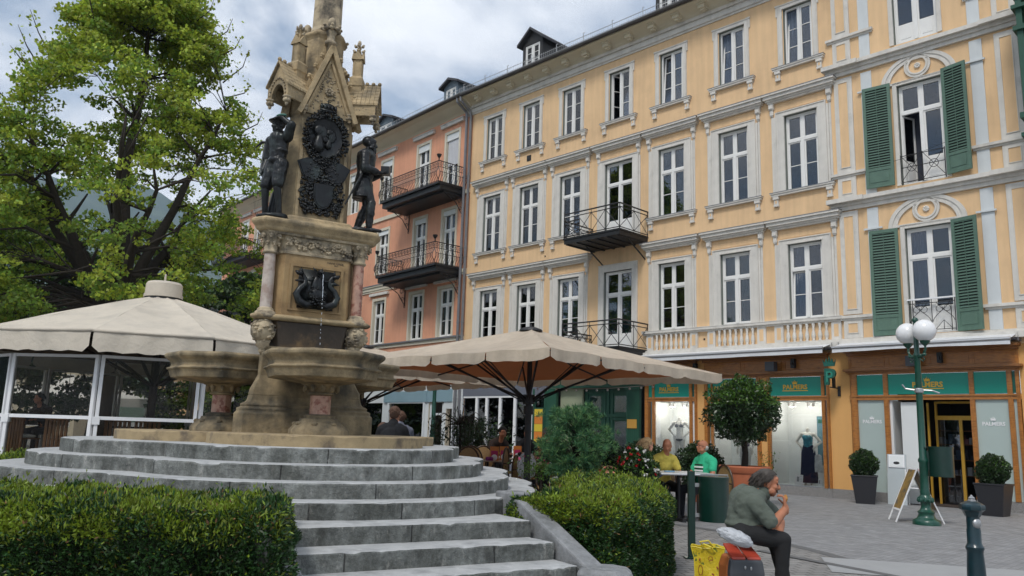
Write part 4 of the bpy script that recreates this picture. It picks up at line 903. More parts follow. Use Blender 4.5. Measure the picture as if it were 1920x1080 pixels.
for sx in (-.3, .3):
    for q in (-1, 1):
        b.tube([(BS+sx+q*.28*math.cos(t*2.6)*(1-t*.25), -.08, 5.02+.55*t) for t in [k/10 for k in range(11)]], .009, 5)
        b.tube([(BS+sx+q*(.10+.09*math.cos(a*.8)), -.08, 5.38+.09*math.sin(a*.8)) for a in range(9)], .008, 5)
    b.tube([(BS+sx-.22, -.08, 4.8), (BS+sx, -.08, 5.05), (BS+sx+.22, -.08, 4.8)], .009, 5); b.tube([(BS+sx, -.08, 4.8), (BS+sx, -.08, 5.05)], .009, 5)
b.obj('window_grille', [M['black'], M['white']], YH)
# iron balconies on the yellow house
def balcony_y(zf, name='balcony'):
    s0, s1, p = -9.02, -6.34, 1.70; b = MB()
    b.fb(s0, s1, zf-.22, zf-.06, .0, p); b.fb(s0-.03, s1+.03, zf-.06, zf, 0, p+.03)
    for k in range(6): b.fb(s0+.06+k*.5, s0+.13+k*.5, zf-.26, zf-.22, 0, p-.05)
    for s in (s0+.55, s1-.12): b.tube([(s, 0, zf-.85), (s, -.25, zf-.70), (s, -p*.6, zf-.28)], .028, 6)
    root = b.obj(name, M['black'], YH); r = MB()
    def rail(A, B, zt, n):
        A = Vector(A); B = Vector(B); d = (B-A)
        for z in (zf+.06, zt-.14, zt): r.tube([A+Vector((0, 0, z)), B+Vector((0, 0, z))], .018 if z < zt else .028, 6)
        for k in range(n+1):
            t = k/n; r.tube([A+d*t+Vector((0, 0, zf)), A+d*t+Vector((0, 0, zt))], .017 if k in (0, n) else .011, 6)
            if k < n:
                a = A+d*t; c = A+d*(t+1/n)
                for q in (-1, 1): r.tube([a+Vector((0, 0, zf+.06 if q > 0 else zt-.14)), c+Vector((0, 0, zt-.14 if q > 0 else zf+.06))], .014, 4)
    zt = zf+.95
    rail((s0, -p, 0), (s1, -p, 0), zt, 4); rail((s1, -p, 0), (s1, 0, 0), zt-.0, 2); rail((s0, -p, 0), (s0, -.0, 0), zt-.25, 2); rail((s0+.0, -p+.02, 0), (s0+.75, -p+.02, 0), zt-.3, 1)
    r.obj('railing', M['black'], root); return root
balcony_y(8.98); balcony_y(4.72)
# small wall details
b = MB(); b.fb(-12.85, -12.6, 13.40, 13.66, 0, .02); b.obj('wall_vent', M['black'], YH)
for s, z in ((-11.6, 8.95), (-8.4, 8.75), (-3.95, 4.98), (3.4, 8.9)):
    b = MB(); b.fb(s-.03, s+.03, z-.03, z+.03, 0, .015); b.obj('wall_fitting', M['black'], YH)
for x, o, z0 in ((-16.62, .12, 0), (-16.88, .16, 0)):
    b = MB(); b.tube([(x, -.82, 17.3), (x, -.80, 17.1), (x, -.2, 16.75), (x, -o, 16.5), (x, -o, z0)], .065, 8)
    for z in (3, 6.5, 10, 13.5): b.tube([(x, -o, z), (x, -o, z+.06)], .08, 8)
    b.obj('downpipe', M['pipe'], YH, auto=40)
# ground floor wall piers with openings for the shops
gh = [(-6.42, -4.26, .0, 4.2), (-3.95, .37, .0, 4.2), (1.0, 5.42, .0, 4.2), (-16.45, -6.44, 0, 3.7)]
b = MB(); wallmesh(b, -17.0, 9.0, 0, 4.30, gh, m=0); b.obj('ground_floor_wall', M['shopyellow'], YH)
b = MB(); 
for a, c in ((-4.26, -3.95), (.37, 1.0), (5.42, 9)): b.fb(a, c, 0, .27, 0, .03)
b.obj('plinth', M['granite'], YH)
# ---- shopfronts ----
def shopfront(s0, s1, splits, label_sign=None, glazing=True):
    b = MB(); d = MB()
    W_ = .10
    b.fb(s0, s1, 3.78, 4.16, -.02, .05); 
    n = max(1, int((s1-s0)/1.1))
    for k in range(n): a = s0+(s1-s0)*k/n+.05; c = s0+(s1-s0)*(k+1)/n-.05; b.fb(a, c, 3.83, 3.86, .05, .07); b.fb(a, c, 4.08, 4.11, .05, .07); b.fb(a, a+.03, 3.86, 4.08, .05, .07); b.fb(c-.03, c, 3.86, 4.08, .05, .07)
    b.fb(s0, s1, 2.86, 3.0, -.04, .06); b.fb(s0+.02, s1-.02, 2.955, 2.985, .06, .09)
    b.fb(s0, s1, 3.60, 3.66, -.04, .06)
    for a, c in splits: b.fb(a, c, .27, 3.60, -.04, .065); b.fb(a+.02, a+.035, .3, 3.58, .065, .08); b.fb(c-.035, c-.02, .3, 3.58, .065, .08)
    root = b.obj('shopfront', M['wood'], YH)
    d.fb(s0-.05, s1+.05, 3.66, 3.70, 0, .16); d.fb(s0-.10, s1+.10, 3.70, 3.76, 0, .24); d.fb(s0-.02, s1+.02, 4.16, 4.24, 0, .14); d.fb(s0-.08, s1+.08, 4.24, 4.31, 0, .22)
    d.obj('shop_cornice', M['woodd'], root)
    return root
def crown(b, T, w_, m=None):
    """small five-point crown outline"""
    pts = [(-.5, .5), (-.36, .18), (-.2, .55), (-.08, .2), (0, .72), (.08, .2), (.2, .55), (.36, .18), (.5, .5), (.38, -.02), (-.38, -.02)]
    P = [T @ Vector((x*w_, y_, z*w_)) for y_ in (0, -.015) for x, z in pts]; n = len(pts)
    b.add(P, [tuple(reversed(range(n, 2*n)))]+[(k, (k+1) % n, n+(k+1) % n, n+k) for k in range(n)], m)
def logo(b, s, z, size, o, m=None):
    T = Matrix.Translation((s, -o, z)); text_mb(b, 'PALMERS', size, T, .008, m, .006*size/.2); crown(b, Matrix.Translation((s, -o, z+size*.48)), size*.9, m)
def signpanel(root, a, c, m='signgreen', text=True, z0=3.02, z1=3.59, s=None, size=.20):
    b = MB(); b.fb(a, c, z0, z1, -.02, .02); b.obj('sign_panel', M[m], root)
    if text:
        b = MB(); s = (a+c)/2 if s is None else s; logo(b, s, (z0+z1)/2-.03, size, .025); b.fb(s-.42*size/.2, s+.42*size/.2, (z0+z1)/2-.15, (z0+z1)/2-.125, .02, .03); b.obj('sign_lettering', M['gold'], root)
def display(root, a, c, dep=1.1, z0=.30, z1=2.86):
    b = MB(); b.box(a, dep, z0, c, dep+.02, z1); b.box(a-.02, 0.06, z0, a, dep, z1); b.box(c, 0.06, z0, c+.02, dep, z1); b.box(a, .06, z0-.02, c, dep, z0); b.box(a, .35, z1-.02, c, dep, z1); b.obj('display_box', M['white2'], root)
    g = MB(); g.fb(a, c, z0, z1, -.012, -.006); g.obj('display_glass', M['shopglass'], root)
    b = MB()
    for t in (.25, .62):
        x = a+(c-a)*t
        for dx in (0, .16): b.lathe([(.05, z1-.17), (.045, z1-.06), (.02, z1-.02)], 10, c=(x+dx, .42))
        b.box(x-.08, .38, z1-.04, x+.24, .46, z1-.02)
    b.obj('spotlights', M['white'], root)
    for t in (.25, .62):
        x = a+(c-a)*t; b = MB(); b.ell((x+.08, .42, z1-.18), (.035, .035, .012), 8, 6); b.obj('lit_bulb', M['bulb'], root)
        pl = bpy.data.lights.new('spotlight', 'POINT'); pl.energy = 8; pl.color = (1, .93, .85); pl.shadow_soft_size = .05; po_ = bpy.data.objects.new('spotlight', pl); C.objects.link(po_); po_.parent = root; po_.location = (x+.08, .42, z1-.26)
M['bulb'] = mat('lit_bulb', (1, 1, 1), .5, emis=(1, .93, .85, 4))
M['poster'] = mat('blue_poster', (.10, .22, .27), .6, .2, 2)
# bay A
r1 = shopfront(-6.42, -4.26, [(-6.42, -6.27), (-6.10, -6.02), (-4.55, -4.44), (-4.34, -4.26)])
signpanel(r1, -6.27, -4.55); signpanel(r1, -4.44, -4.34, 'signgreend', False); display(r1, -6.02, -4.55); g = MB(); g.fb(-4.44, -4.34, .3, 2.86, -.02, 0); g.obj('side_light', M['white2'], r1)
r2 = shopfront(-3.95, .37, [(-3.95, -3.83), (-3.70, -3.64), (-2.02, -1.90), (-1.66, -1.56), (.14, .23), (.30, .37)])
b = MB(); b.fb(-1.90, -1.66, .3, 3.60, -.04, .0); b.obj('pier_panel', M['shopyellow'], r2)
signpanel(r2, -3.83, -2.02, s=-3.2); signpanel(r2, -1.56, .14); signpanel(r2, .23, .30, 'signgreend', False); display(r2, -3.64, -2.02); display(r2, -1.56, .14)
r3 = shopfront(1.0, 5.42, [(1.05, 1.22), (1.98, 2.11), (4.22, 4.34), (5.12, 5.24), (5.32, 5.40)])
signpanel(r3, 1.22, 1.98, text=False); signpanel(r3, 2.11, 4.22); signpanel(r3, 4.34, 5.12, text=False); signpanel(r3, 5.24, 5.32, 'signgreend', False)
for a, c in ((1.22, 1.98), (4.34, 5.12)):
    b = MB(); b.fb(a, c, .27, 2.86, -.02, -.005); b.obj('frosted_window', M['frost'], r3)
    b = MB(); T = Matrix.Translation(((a+c)/2, -.0, 2.24 if a < 2 else 2.22)); text_mb(b, 'PALMERS', .135, T, .002, None, .004); crown(b, Matrix.Translation(((a+c)/2, 0, 2.31)), .15); b.obj('window_lettering', M['white'], r3)
b = MB(); b.fb(5.24, 5.32, .27, 2.86, -.03, 0); b.obj('side_light', M['frost'], r3)
b = MB()
for a, c in ((-6.42, -4.26), (-3.95, .37), (1.0, 2.11), (4.22, 5.42)): b.fb(a, c, 0, .265, -.04, .05)
b.obj('shop_plinth', M['granite'], YH)
# recessed entrance with open glass door, dark shop inside
b = MB(); b.box(2.11, 0.02, 0, 2.13, .9, 2.86); b.box(4.2, .02, 0, 4.22, .9, 2.86); b.obj('entrance_cheek', M['white2'], r3)
b = MB(); b.box(2.13, .02, 0, 2.18, .14, 2.86); b.box(2.40, .05, 0, 2.95, .10, 2.80); b.obj('entrance_screen', M['white2'], r3)
b = MB(); b.box(2.0, 5.5, 0, 5.3, 5.52, 3.2); b.box(2.0, .95, 0, 2.02, 5.5, 3.2); b.box(5.3, .95, 0, 5.32, 5.5, 3.2); b.box(2.0, .95, 3.0, 5.3, 5.5, 3.02); b.box(2.0, .02, .006, 5.3, 5.5, .02); b.obj('shop_room', mat('shop_room_dark', (.05, .035, .028), .8), r3)
b = MB(); b.box(3.0, .93, 0, 3.06, 1.0, 2.86); b.box(3.62, .93, 0, 3.70, 1.0, 2.40); b.box(3.0, .92, 2.34, 4.2, 1.01, 2.46); b.box(3.0, .93, 2.80, 4.2, 1.0, 2.86); b.box(2.93, .5, 0, 2.98, .56, 2.8); b.obj('door_frame', mat('brass_door_frame', (.62, .36, .05), .35, metal=.3), r3)
b = MB(); b.box(3.06, .96, 0, 3.62, .966, 2.34); b.obj('door_glass', M['glass'], r3)
b = MB(); rr = random.Random(4)
for z in (.75, 1.2, 1.65, 2.05): b.box(2.55, 2.4, z, 4.1, 2.8, z+.03)
b.obj('shelf', M['woodd'], r3)
b = MB()
for z in (.78, 1.23, 1.68):
    x = 2.6
    while x < 4.0:
        w_ = rr.uniform(.06, .16); b.add([], []); b.box(x, 2.35, z, x+w_, 2.6, z+rr.uniform(.12, .3), rr.randrange(4)); x += w_+rr.uniform(.01, .06)
b.obj('shop_goods', [mat('goods_blue', (.15, .25, .35), .5), mat('goods_white', (.5, .5, .5), .5), mat('goods_dark', (.04, .04, .05), .5), mat('goods_pink', (.4, .15, .15), .5)], r3)
# wall lamps / loudspeakers over the signs
for s in (-4.9, -1.35, 2.9):
    b = MB(); b.fb(s-.13, s+.17, 3.78, 4.06, .22, .46); b.fb(s-.02, s+.02, 3.9, 3.94, .05, .24); tag(b.obj('floodlight', mat('dark_box', (.06, .065, .075), .5) if s == -4.9 else bpy.data.materials['dark_box'], YH), '', '') if False else b.obj('floodlight', mat('grey_lamp_box', (.06, .065, .075), .5), YH)
    b = MB(); b.fb(s+.62, s+.74, 3.86, 4.14, .10, .24); b.fb(s+.65, s+.71, 3.95, 4.02, .24, .32); b.obj('loudspeaker', M['black'], YH)
# awnings rolled in over the shops: each is a thing
def awning(s0, s1, lab, z=4.40, drop=.10):
    t = thing('awning', lab, 'awning', YH.matrix_world @ Vector((0, 0, 0)) if False else P0, math.atan2(FD.y, FD.x), 'awnings over the shop windows')
    b = MB(); b.fb(s0, s1, z-.02, z+.14, .05, .26); b.fb(s0-.03, s0, z-.05, z+.17, .04, .30); b.fb(s1, s1+.03, z-.05, z+.17, .04, .30); b.obj('awning_case', M['awnd'], t)
    b = MB(); n = 24; vs = []
    for k in range(n+1):
        x = s0+.03+(s1-s0-.06)*k/n; sg = .015*math.sin(k*.9)+(.10*math.sin(PI*k/n) if drop > .12 else 0); vs += [(x, -.12, z+.17), (x, -.80, z+.02-drop*.4+sg*.4), (x, -.86, z-.02-drop*.4), (x, -.86, z-.16-drop*.3+sg*.3)]
    for k in range(n):
        for q in range(3): a = 4*k+q; b.add([vs[a], vs[a+4], vs[a+5], vs[a+1]], [(0, 3, 2, 1)])
    b.obj('awning_fabric', M['awn'], t)
    b = MB(); b.tube([(s0+.02, -.84, z-.0-drop*.4), (s1-.02, -.84, z-.0-drop*.4)], .05, 8); 
    for s in (s0+.4, s1-.4): b.tube([(s, -.2, z+.02), (s+.5 if s < (s0+s1)/2 else s-.5, -.5, z-.02), (s, -.8, z-.02)], .022, 6)
    b.obj('awning_arm', M['steel'], t)
    return t
awning(-6.35, .62, 'long white awning rolled in above the lit display windows'); awning(.85, 5.50, 'white awning rolled in above the shop entrance beside the lamp post', drop=.14)
# crown and letter hanging sign
hs = thing('hanging_sign', 'green crown and letter P bracket sign hanging from the wall between the shop fronts', 'shop sign', P0, math.atan2(FD.y, FD.x))
b = MB(); b.fb(.64, .72, 2.98, 3.28, 0, .04); b.fb(.66, .70, 3.20, 3.23, .04, .62); b.fb(.655, .705, 3.20, 3.7, .30, .44); b.obj('bracket', M['black'], hs)
b = MB(); Tt = Matrix.Translation((.72, -.60, 3.56)); text_mb(b, 'P', .62, Matrix.Translation((.68, -.62, 3.50)), .05, None, .03); b.obj('sign_letter', M['signgreend'], hs)
b = MB(); text_mb(b, 'P', .46, Matrix.Translation((.68, -.675, 3.50)), .008, None, 0); b.obj('letter_face', mat('green_enamel', (.02, .22, .15), .3), hs)
b = MB(); crown(b, Matrix.Translation((.68, -.60, 3.84)), .40); crown(b, Matrix.Translation((.68, -.64, 3.84)), .40); b.obj('sign_crown', M['signgreend'], hs)
# green portal, grey shop, pale shop on the left part of the ground floor
def gfpart(name, m, fn, par=YH): b = MB(); fn(b); return b.obj(name, m, par)
po = gfpart('portal', M['portal'], lambda b: (b.fb(-7.24, -6.66, 0, 3.45, -.06, .08), b.fb(-7.30, -6.60, 3.30, 3.45, -.0, .14), b.fb(-11.30, -10.75, 0, 3.45, -.06, .06), b.fb(-11.0, -6.6, 3.40, 3.70, -.10, .05),
    [b.fb(-7.20+k*.09, -7.15+k*.09, .4, 3.2, .08, .10) for k in range(6)], b.fb(-9.6, -7.24, 0, 3.40, -.42, -.34), b.fb(-8.45, -8.35, 0, 3.4, -.34, -.30), b.fb(-9.6, -7.24, 2.30, 2.42, -.34, -.28),
    [b.fb(x, x+.09, .1, 3.3, -.34, -.31) for x in (-9.5, -8.62, -8.26, -7.40)], [b.fb(x, x+.7, z, z+.08, -.34, -.31) for x in (-9.4, -8.2) for z in (.3, 1.0, 2.2, 3.2)]))
gfpart('door_panes', M['glass'], lambda b: [b.fb(x, x+.55, z0, z1, -.345, -.335) for x in (-9.32, -8.10) for z0, z1 in ((1.15, 2.15), (2.5, 3.1))], po)
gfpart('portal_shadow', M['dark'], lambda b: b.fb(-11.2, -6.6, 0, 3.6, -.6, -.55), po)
gfpart('pale_wall', mat('pale_olive_wall', (.30, .33, .22), .8), lambda b: b.fb(-10.75, -9.6, 0, 3.4, -.30, -.20), po)
gfpart('brass_plate', mat('yellow_plate', (.5, .27, .05), .4), lambda b: (b.fb(-7.17, -6.74, 1.90, 2.22, .105, .12)), po)
gs = gfpart('grey_shopfront', mat('blue_grey_fascia', (.13, .14, .17), .6, .08, 2), lambda b: (b.fb(-16.45, -11.3, 3.15, 3.72, -.02, .06), b.fb(-16.45, -11.3, 0, .3, -.02, .05)))
gfpart('shop_mullion', M['white'], lambda b: [b.fb(s, s+.14, .3, 3.15, -.04, .04) for s in (-15.6, -14.95, -14.1, -13.2, -12.2)]+[b.fb(-16.4, -11.4, 3.07, 3.15, -.04, .045)], gs)
gfpart('shop_glass', M['glass'], lambda b: b.fb(-16.4, -11.4, .3, 3.08, -.03, -.02), gs)
gfpart('shop_interior', mat('grey_interior', (.06, .065, .07), .8, .4, 1.5), lambda b: (b.fb(-16.4, -11.4, .0, 3.1, -1.3, -1.25)), gs)
gfpart('shop_frame_green', M['portal'], lambda b: (b.fb(-11.4, -11.30, 0, 3.4, -.03, .08), b.fb(-12.05, -11.95, 0, 3.4, -.03, .07)), gs)
gfpart('pillar', M['trimw'], lambda b: b.fb(-17.15, -16.45, 0, 3.9, -.1, .06))
# -------- salmon house --------
OA = math.atan2(-.75925, .65080); OP = P0+FD*(-17.0)
M['blind'] = brickmat('slatted_blind', (.58, .58, .60), (.54, .54, .56), (.25, .25, .27), .12, .06, .006, 0, .6, .2, .05)
OH = thing('town_house', 'salmon pink town house with curved black iron balconies adjoining the yellow house', 'building', OP, OA)
oc = [-1.12, -3.60, -7.1, -10.6, -14.2, -17.2, -20.6, -23.9, -26.2]
holes = []
for s in oc:
    holes += [(s-.52, s+.52, 13.75 if s < -5 and s > -22 else 13.1, 16.1), (s-.52, s+.52, 9.25 if (s > -5 or s < -22) else 9.75, 12.15), (s-.55, s+.55, 5.97, 8.30)]
b = MB(); wallmesh(b, -30, .42, 3.9, 17.1, holes, .25, 0, 1); b.add([(-30, 9, 0), (-30, 0, 0), (-30, 0, 17.1), (-30, 9, 17.1)], [(0, 1, 2, 3)], 0); b.obj('wall', [M['orange'], M['cream']], OH)
for i, s in enumerate(oc):
    bal = s > -5 or s < -22
    window(OH, s, .52, 13.1 if bal else 13.75, 16.1, 'T', 'salmon', ('curtain', 'full') if i == 0 else ('curtain', 'low') if i % 3 == 1 else None)
    window(OH, s, .52, 9.25 if bal else 9.75, 12.15, 'T', 'salmon', ('curtain', 'right') if i in (1,) else None)
    window(OH, s, .55, 5.97, 8.30, 'T', 'salmon', ('curtgreen', 'sides') if i < 3 else None)
    for zt, zd, on in ((16.1, .34, True), (12.15, .24, True)):
        c = MB(); c.fb(s-.515, s+.515, zt-zd, zt-.003, -.11, -.015); bb = c.obj('blind_box', M['white2'], OH)
    if i in (0, 4, 5):
        c = MB(); c.fb(s-.47, s+.47, 14.45, 15.76, -.095, -.075); c.obj('roller_blind', M['blind'], OH)
    b = MB(); b.fb(s-.92, s+.92, 16.48, 16.64, 0, .13); b.fb(s-.96, s+.96, 16.64, 16.68, 0, .17); b.fb(s-.92, s+.92, 8.58, 8.72, 0, .13); b.obj('window_hood', M['trim'], OH)
b = MB(); b.fb(-30, .42, 8.80, 8.90, 0, .05); b.fb(-30, .42, 8.90, 9.06, 0, .09); b.fb(-30, .42, 13.0, 13.1, 0, .05) if False else None
for z in (9.15,): b.fb(-30, -5.1, 9.06, 9.14, 0, .14)
b.fb(-30, .42, 5.72, 5.88, 0, .06); b.fb(-30, .42, 12.72, 12.92, 0, .07); b.obj('string_course', M['cream'], OH)
b = MB(); b.fb(-30, .42, 5.88, 5.95, 0, .14); b.fb(-30, -5.1, 9.14, 9.18, 0, .17); b.obj('ledge_capping', M['zinc'], OH)
b = MB(); b.loft([[(x, -o, z) for o, z in ((0, 16.85), (.1, 16.95), (.5, 17.2), (.76, 17.28), (.76, 17.38), (0, 17.38))] for x in (-30, .42)]); b.f = [f[::-1] for f in b.f]; b.obj('eaves_cove', M['creamsoff'], OH)
b = MB(); b.tube([(-30, -.84, 17.36), (.42, -.84, 17.36)], .085, 8); b.fb(-30, .42, 17.38, 17.44, .3, .8); b.obj('gutter', M['gutter'], OH)
b = MB(); b.loft([[(x, -o, z) for o, z in ((.82, 17.44), (-4.5, 21.0), (-9.5, 21), (-9.5, 17.3), (0, 17.38))] for x in (-30, .2)]); b.f = [f[::-1] for f in b.f]; b.obj('roof', M['roof'], OH)
b = MB(); x = -29.9
for z in (17.62, 17.78): b.tube([(-30, -.66, z), (.3, -.66, z)], .011, 5)
while x < .3: b.tube([(x, -.66, 17.55), (x, -.66, 17.82)], .007, 4); x += .25
b.obj('snow_guard', M['steel'], OH)
M['blued'] = mat('blue_grey_dormer', (.13, .17, .20), .5, .1, 3)
dormer(OH, -2.0, M['blued'], z1=19.0, zr=19.25, hw=.6); dormer(OH, -8.2, M['blued'], z1=18.8, zr=19.1, hw=.8)
def balcony_o(s0, s1, zf, br=True):
    p = 1.58; b = MB(); b.fb(s0, s1, zf-.34, zf-.10, 0, p-.12); b.fb(s0-.04, s1+.04, zf-.10, zf, 0, p); b.fb(s0+.05, s1-.05, zf-.44, zf-.34, 0, p-.4)
    root = b.obj('balcony', M['black'], OH); r = MB()
    def bar(P, out, rr=.010):
        r.tube([P+Vector((0, 0, zf)), P+out*.02+Vector((0, 0, zf+.12)), P+out*.13+Vector((0, 0, zf+.30)), P+out*.12+Vector((0, 0, zf+.45)), P+Vector((0, 0, zf+.68)), P+out*.0+Vector((0, 0, zf+.98))], rr, 4)
    def side(A, B, out):
        A = Vector(A); B = Vector(B); L_ = (B-A).length; n = int(L_/.13); out = Vector(out)
        for k in range(n+1): bar(A+(B-A)*k/n, out,   .022 if k in (0, n) else .013)
        for z, e_ in ((zf+.03, 0), (zf+.45, .12), (zf+.72, 0), (zf+1.0, 0)): r.tube([A+out*e_+Vector((0, 0, z)), B+out*e_+Vector((0, 0, z))], .024 if z > zf+.9 else .015, 5)
        for k in range(0, n, 2):                                 # scrolls
            c = A+(B-A)*(k+1)/n+Vector((0, 0, zf+.86)); d = (B-A).normalized(); r.tube([c+d*.07*math.cos(a*.9)+Vector((0, 0, .07*math.sin(a*.9))) for a in range(8)], .012, 4)
            c = A+(B-A)*(k+1)/n+out*.13+Vector((0, 0, zf+.33)); r.tube([c+d*.06*math.cos(a*.9)+Vector((0, 0, .09*math.sin(a*.9))) for a in range(8)], .008, 4)
    side((s0, -p, 0), (s1, -p, 0), (0, -1, 0)); side((s1, -p, 0), (s1, 0, 0), (1, 0, 0)); side((s0, -p, 0), (s0, 0, 0), (-1, 0, 0))
    r.obj('railing', M['black'], root)
    q = MB()
    for x in (s0, s1): q.lathe([(.02, zf+1.0), (.03, zf+1.08), (.03, zf+1.12), (.09, zf+1.20), (.12, zf+1.30), (.10, zf+1.30), (.02, zf+1.15)], 8, c=(x, -p))
    q.obj('urn_finial', M['black'], root)
    if br:
        for s in (s0+.35, s1-.1):
            q = MB(); q.tube([(s, -.03, zf-.34), (s, -.03, zf-1.35)], .025, 6); q.tube([(s, -.03, zf-1.3), (s, -.45, zf-.75), (s, -1.25, zf-.36)], .02, 5)
            for c, rr_ in (((s, -.22, zf-.62), .15), ((s, -.6, zf-.52), .11), ((s, -.15, zf-1.0), .10), ((s, -.9, zf-.45), .07), ((s, -.03, zf-1.38), .07)):
                q.tube([(c[0], c[1]+rr_*math.cos(a*.75)*(1-a*.06), c[2]+rr_*math.sin(a*.75)*(1-a*.06)) for a in range(11)], .014, 4)
            q.obj('balcony_bracket', M['black'], root)
balcony_o(-5.0, .02, 13.0); balcony_o(-5.0, .02, 9.12); balcony_o(-28.0, -22.3, 9.12); balcony_o(-28.0, -22.3, 13.0)
# ground floor of the salmon house: shops
b = MB(); wallmesh(b, -30, .42, 0, 3.9, [(-5.6, -2.4, .5, 2.9), (-2.1, -.9, 0, 2.9), (-.7, -.1, .6, 2.6), (-10.5, -6.2, .4, 2.9), (-15, -11, .4, 2.9)], .25, 0, 1); b.obj('ground_floor_wall', [M['trimw'], M['cream']], OH)
os_ = gfpart('shop_sign_band', mat('pale_blue_fascia', (.22, .33, .38), .6, .05, 1), lambda b: (b.fb(-6.0, -2.2, 2.92, 3.45, 0, .08), b.fb(-2.2, .1, 2.92, 3.5, 0, .05)), OH)
gfpart('shop_frame', M['trimw'], lambda b: (b.fb(-5.65, -5.5, .5, 2.92, 0, .06), b.fb(-2.5, -2.36, .5, 2.92, 0, .06), b.fb(-5.5, -2.5, 2.86, 2.92, 0, .05), b.fb(-5.6, -2.4, .42, .5, 0, .1)), os_)
gfpart('shop_pane', M['glass'], lambda b: (b.fb(-5.5, -2.5, .5, 2.86, -.1, -.09), b.fb(-10.5, -6.2, .4, 2.9, -.1, -.09), b.fb(-15, -11, .4, 2.9, -.1, -.09)), os_)
gfpart('shop_backdrop', mat('dim_shop_inside', (.10, .09, .07), .8, .5, 3), lambda b: (b.fb(-16, .3, 0, 3, -1.6, -1.55)), os_)
gfpart('shop_shelf', mat('glass_shelf', (.35, .38, .3), .4), lambda b: [b.fb(-5.4, -2.6, z, z+.03, -.6, -.25) for z in (.9, 1.5, 2.1)], os_)
b = MB(); rr = random.Random(9)
for z in (.93, 1.53, 2.13):
    x = -5.35
    while x < -2.7: w_ = rr.uniform(.03, .09); b.lathe([(w_, z), (w_*.7, z+.1), (w_*.9, z+rr.uniform(.16, .4)), (w_*.3, z+.42)], 6, c=(x, .4), m=rr.randrange(4)); x += w_*2+rr.uniform(.01, .06)
b.obj('shop_wares', [mat('ware_a', (.5, .5, .45), .3), mat('ware_b', (.35, .3, .1), .3), mat('ware_c', (.15, .25, .2), .3), mat('ware_d', (.6, .58, .55), .3)], os_)
gfpart('shop_door', M['trimw'], lambda b: (b.fb(-2.05, -1.93, 0, 2.85, -.15, -.05), b.fb(-1.07, -.95, 0, 2.85, -.15, -.05), b.fb(-1.93, -1.07, 2.3, 2.4, -.15, -.05), b.fb(-1.93, -1.07, 0, .3, -.15, -.08)), os_)
# green enclosed balcony at the right-hand end of the yellow house
bw = gfpart('bay_window', M['portal'], lambda b: (b.fb(6.25, 8.6, 8.95, 9.25, 0, 1.25), b.fb(6.2, 8.7, 9.9, 10.05, 0, 1.32), b.fb(6.2, 8.7, 13.3, 13.7, 0, 1.35), b.fb(6.15, 8.75, 13.7, 13.8, 0, 1.42), b.fb(6.2, 8.7, 12.3, 12.42, 0, 1.32),
    [b.fb(x, x+.14, 9.25, 13.3, o, o+.14) for x in (6.28, 7.0, 7.7, 8.4) for o in (1.1,)], [b.fb(6.28, 6.40, 9.25, 13.3, o, o+.12) for o in (.05, .55)], b.fb(6.3, 8.5, 9.25, 9.9, 1.15, 1.2), b.fb(6.30, 6.34, 9.25, 9.9, .05, 1.15), b.fb(6.3, 6.9, 4.5, 8.95, 0, .12), [b.fb(6.2, 8.7, z, z+.1, 0, 1.34) for z in (9.4, 12.9)]))
gfpart('bay_panes', M['glass'], lambda b: (b.fb(6.42, 8.5, 10.05, 12.3, 1.14, 1.16), b.fb(6.31, 6.32, 10.05, 12.3, .1, 1.1)), bw)
gfpart('bay_dark', M['room'], lambda b: b.fb(6.7, 8.5, 9.3, 13.2, .0, .5), bw)
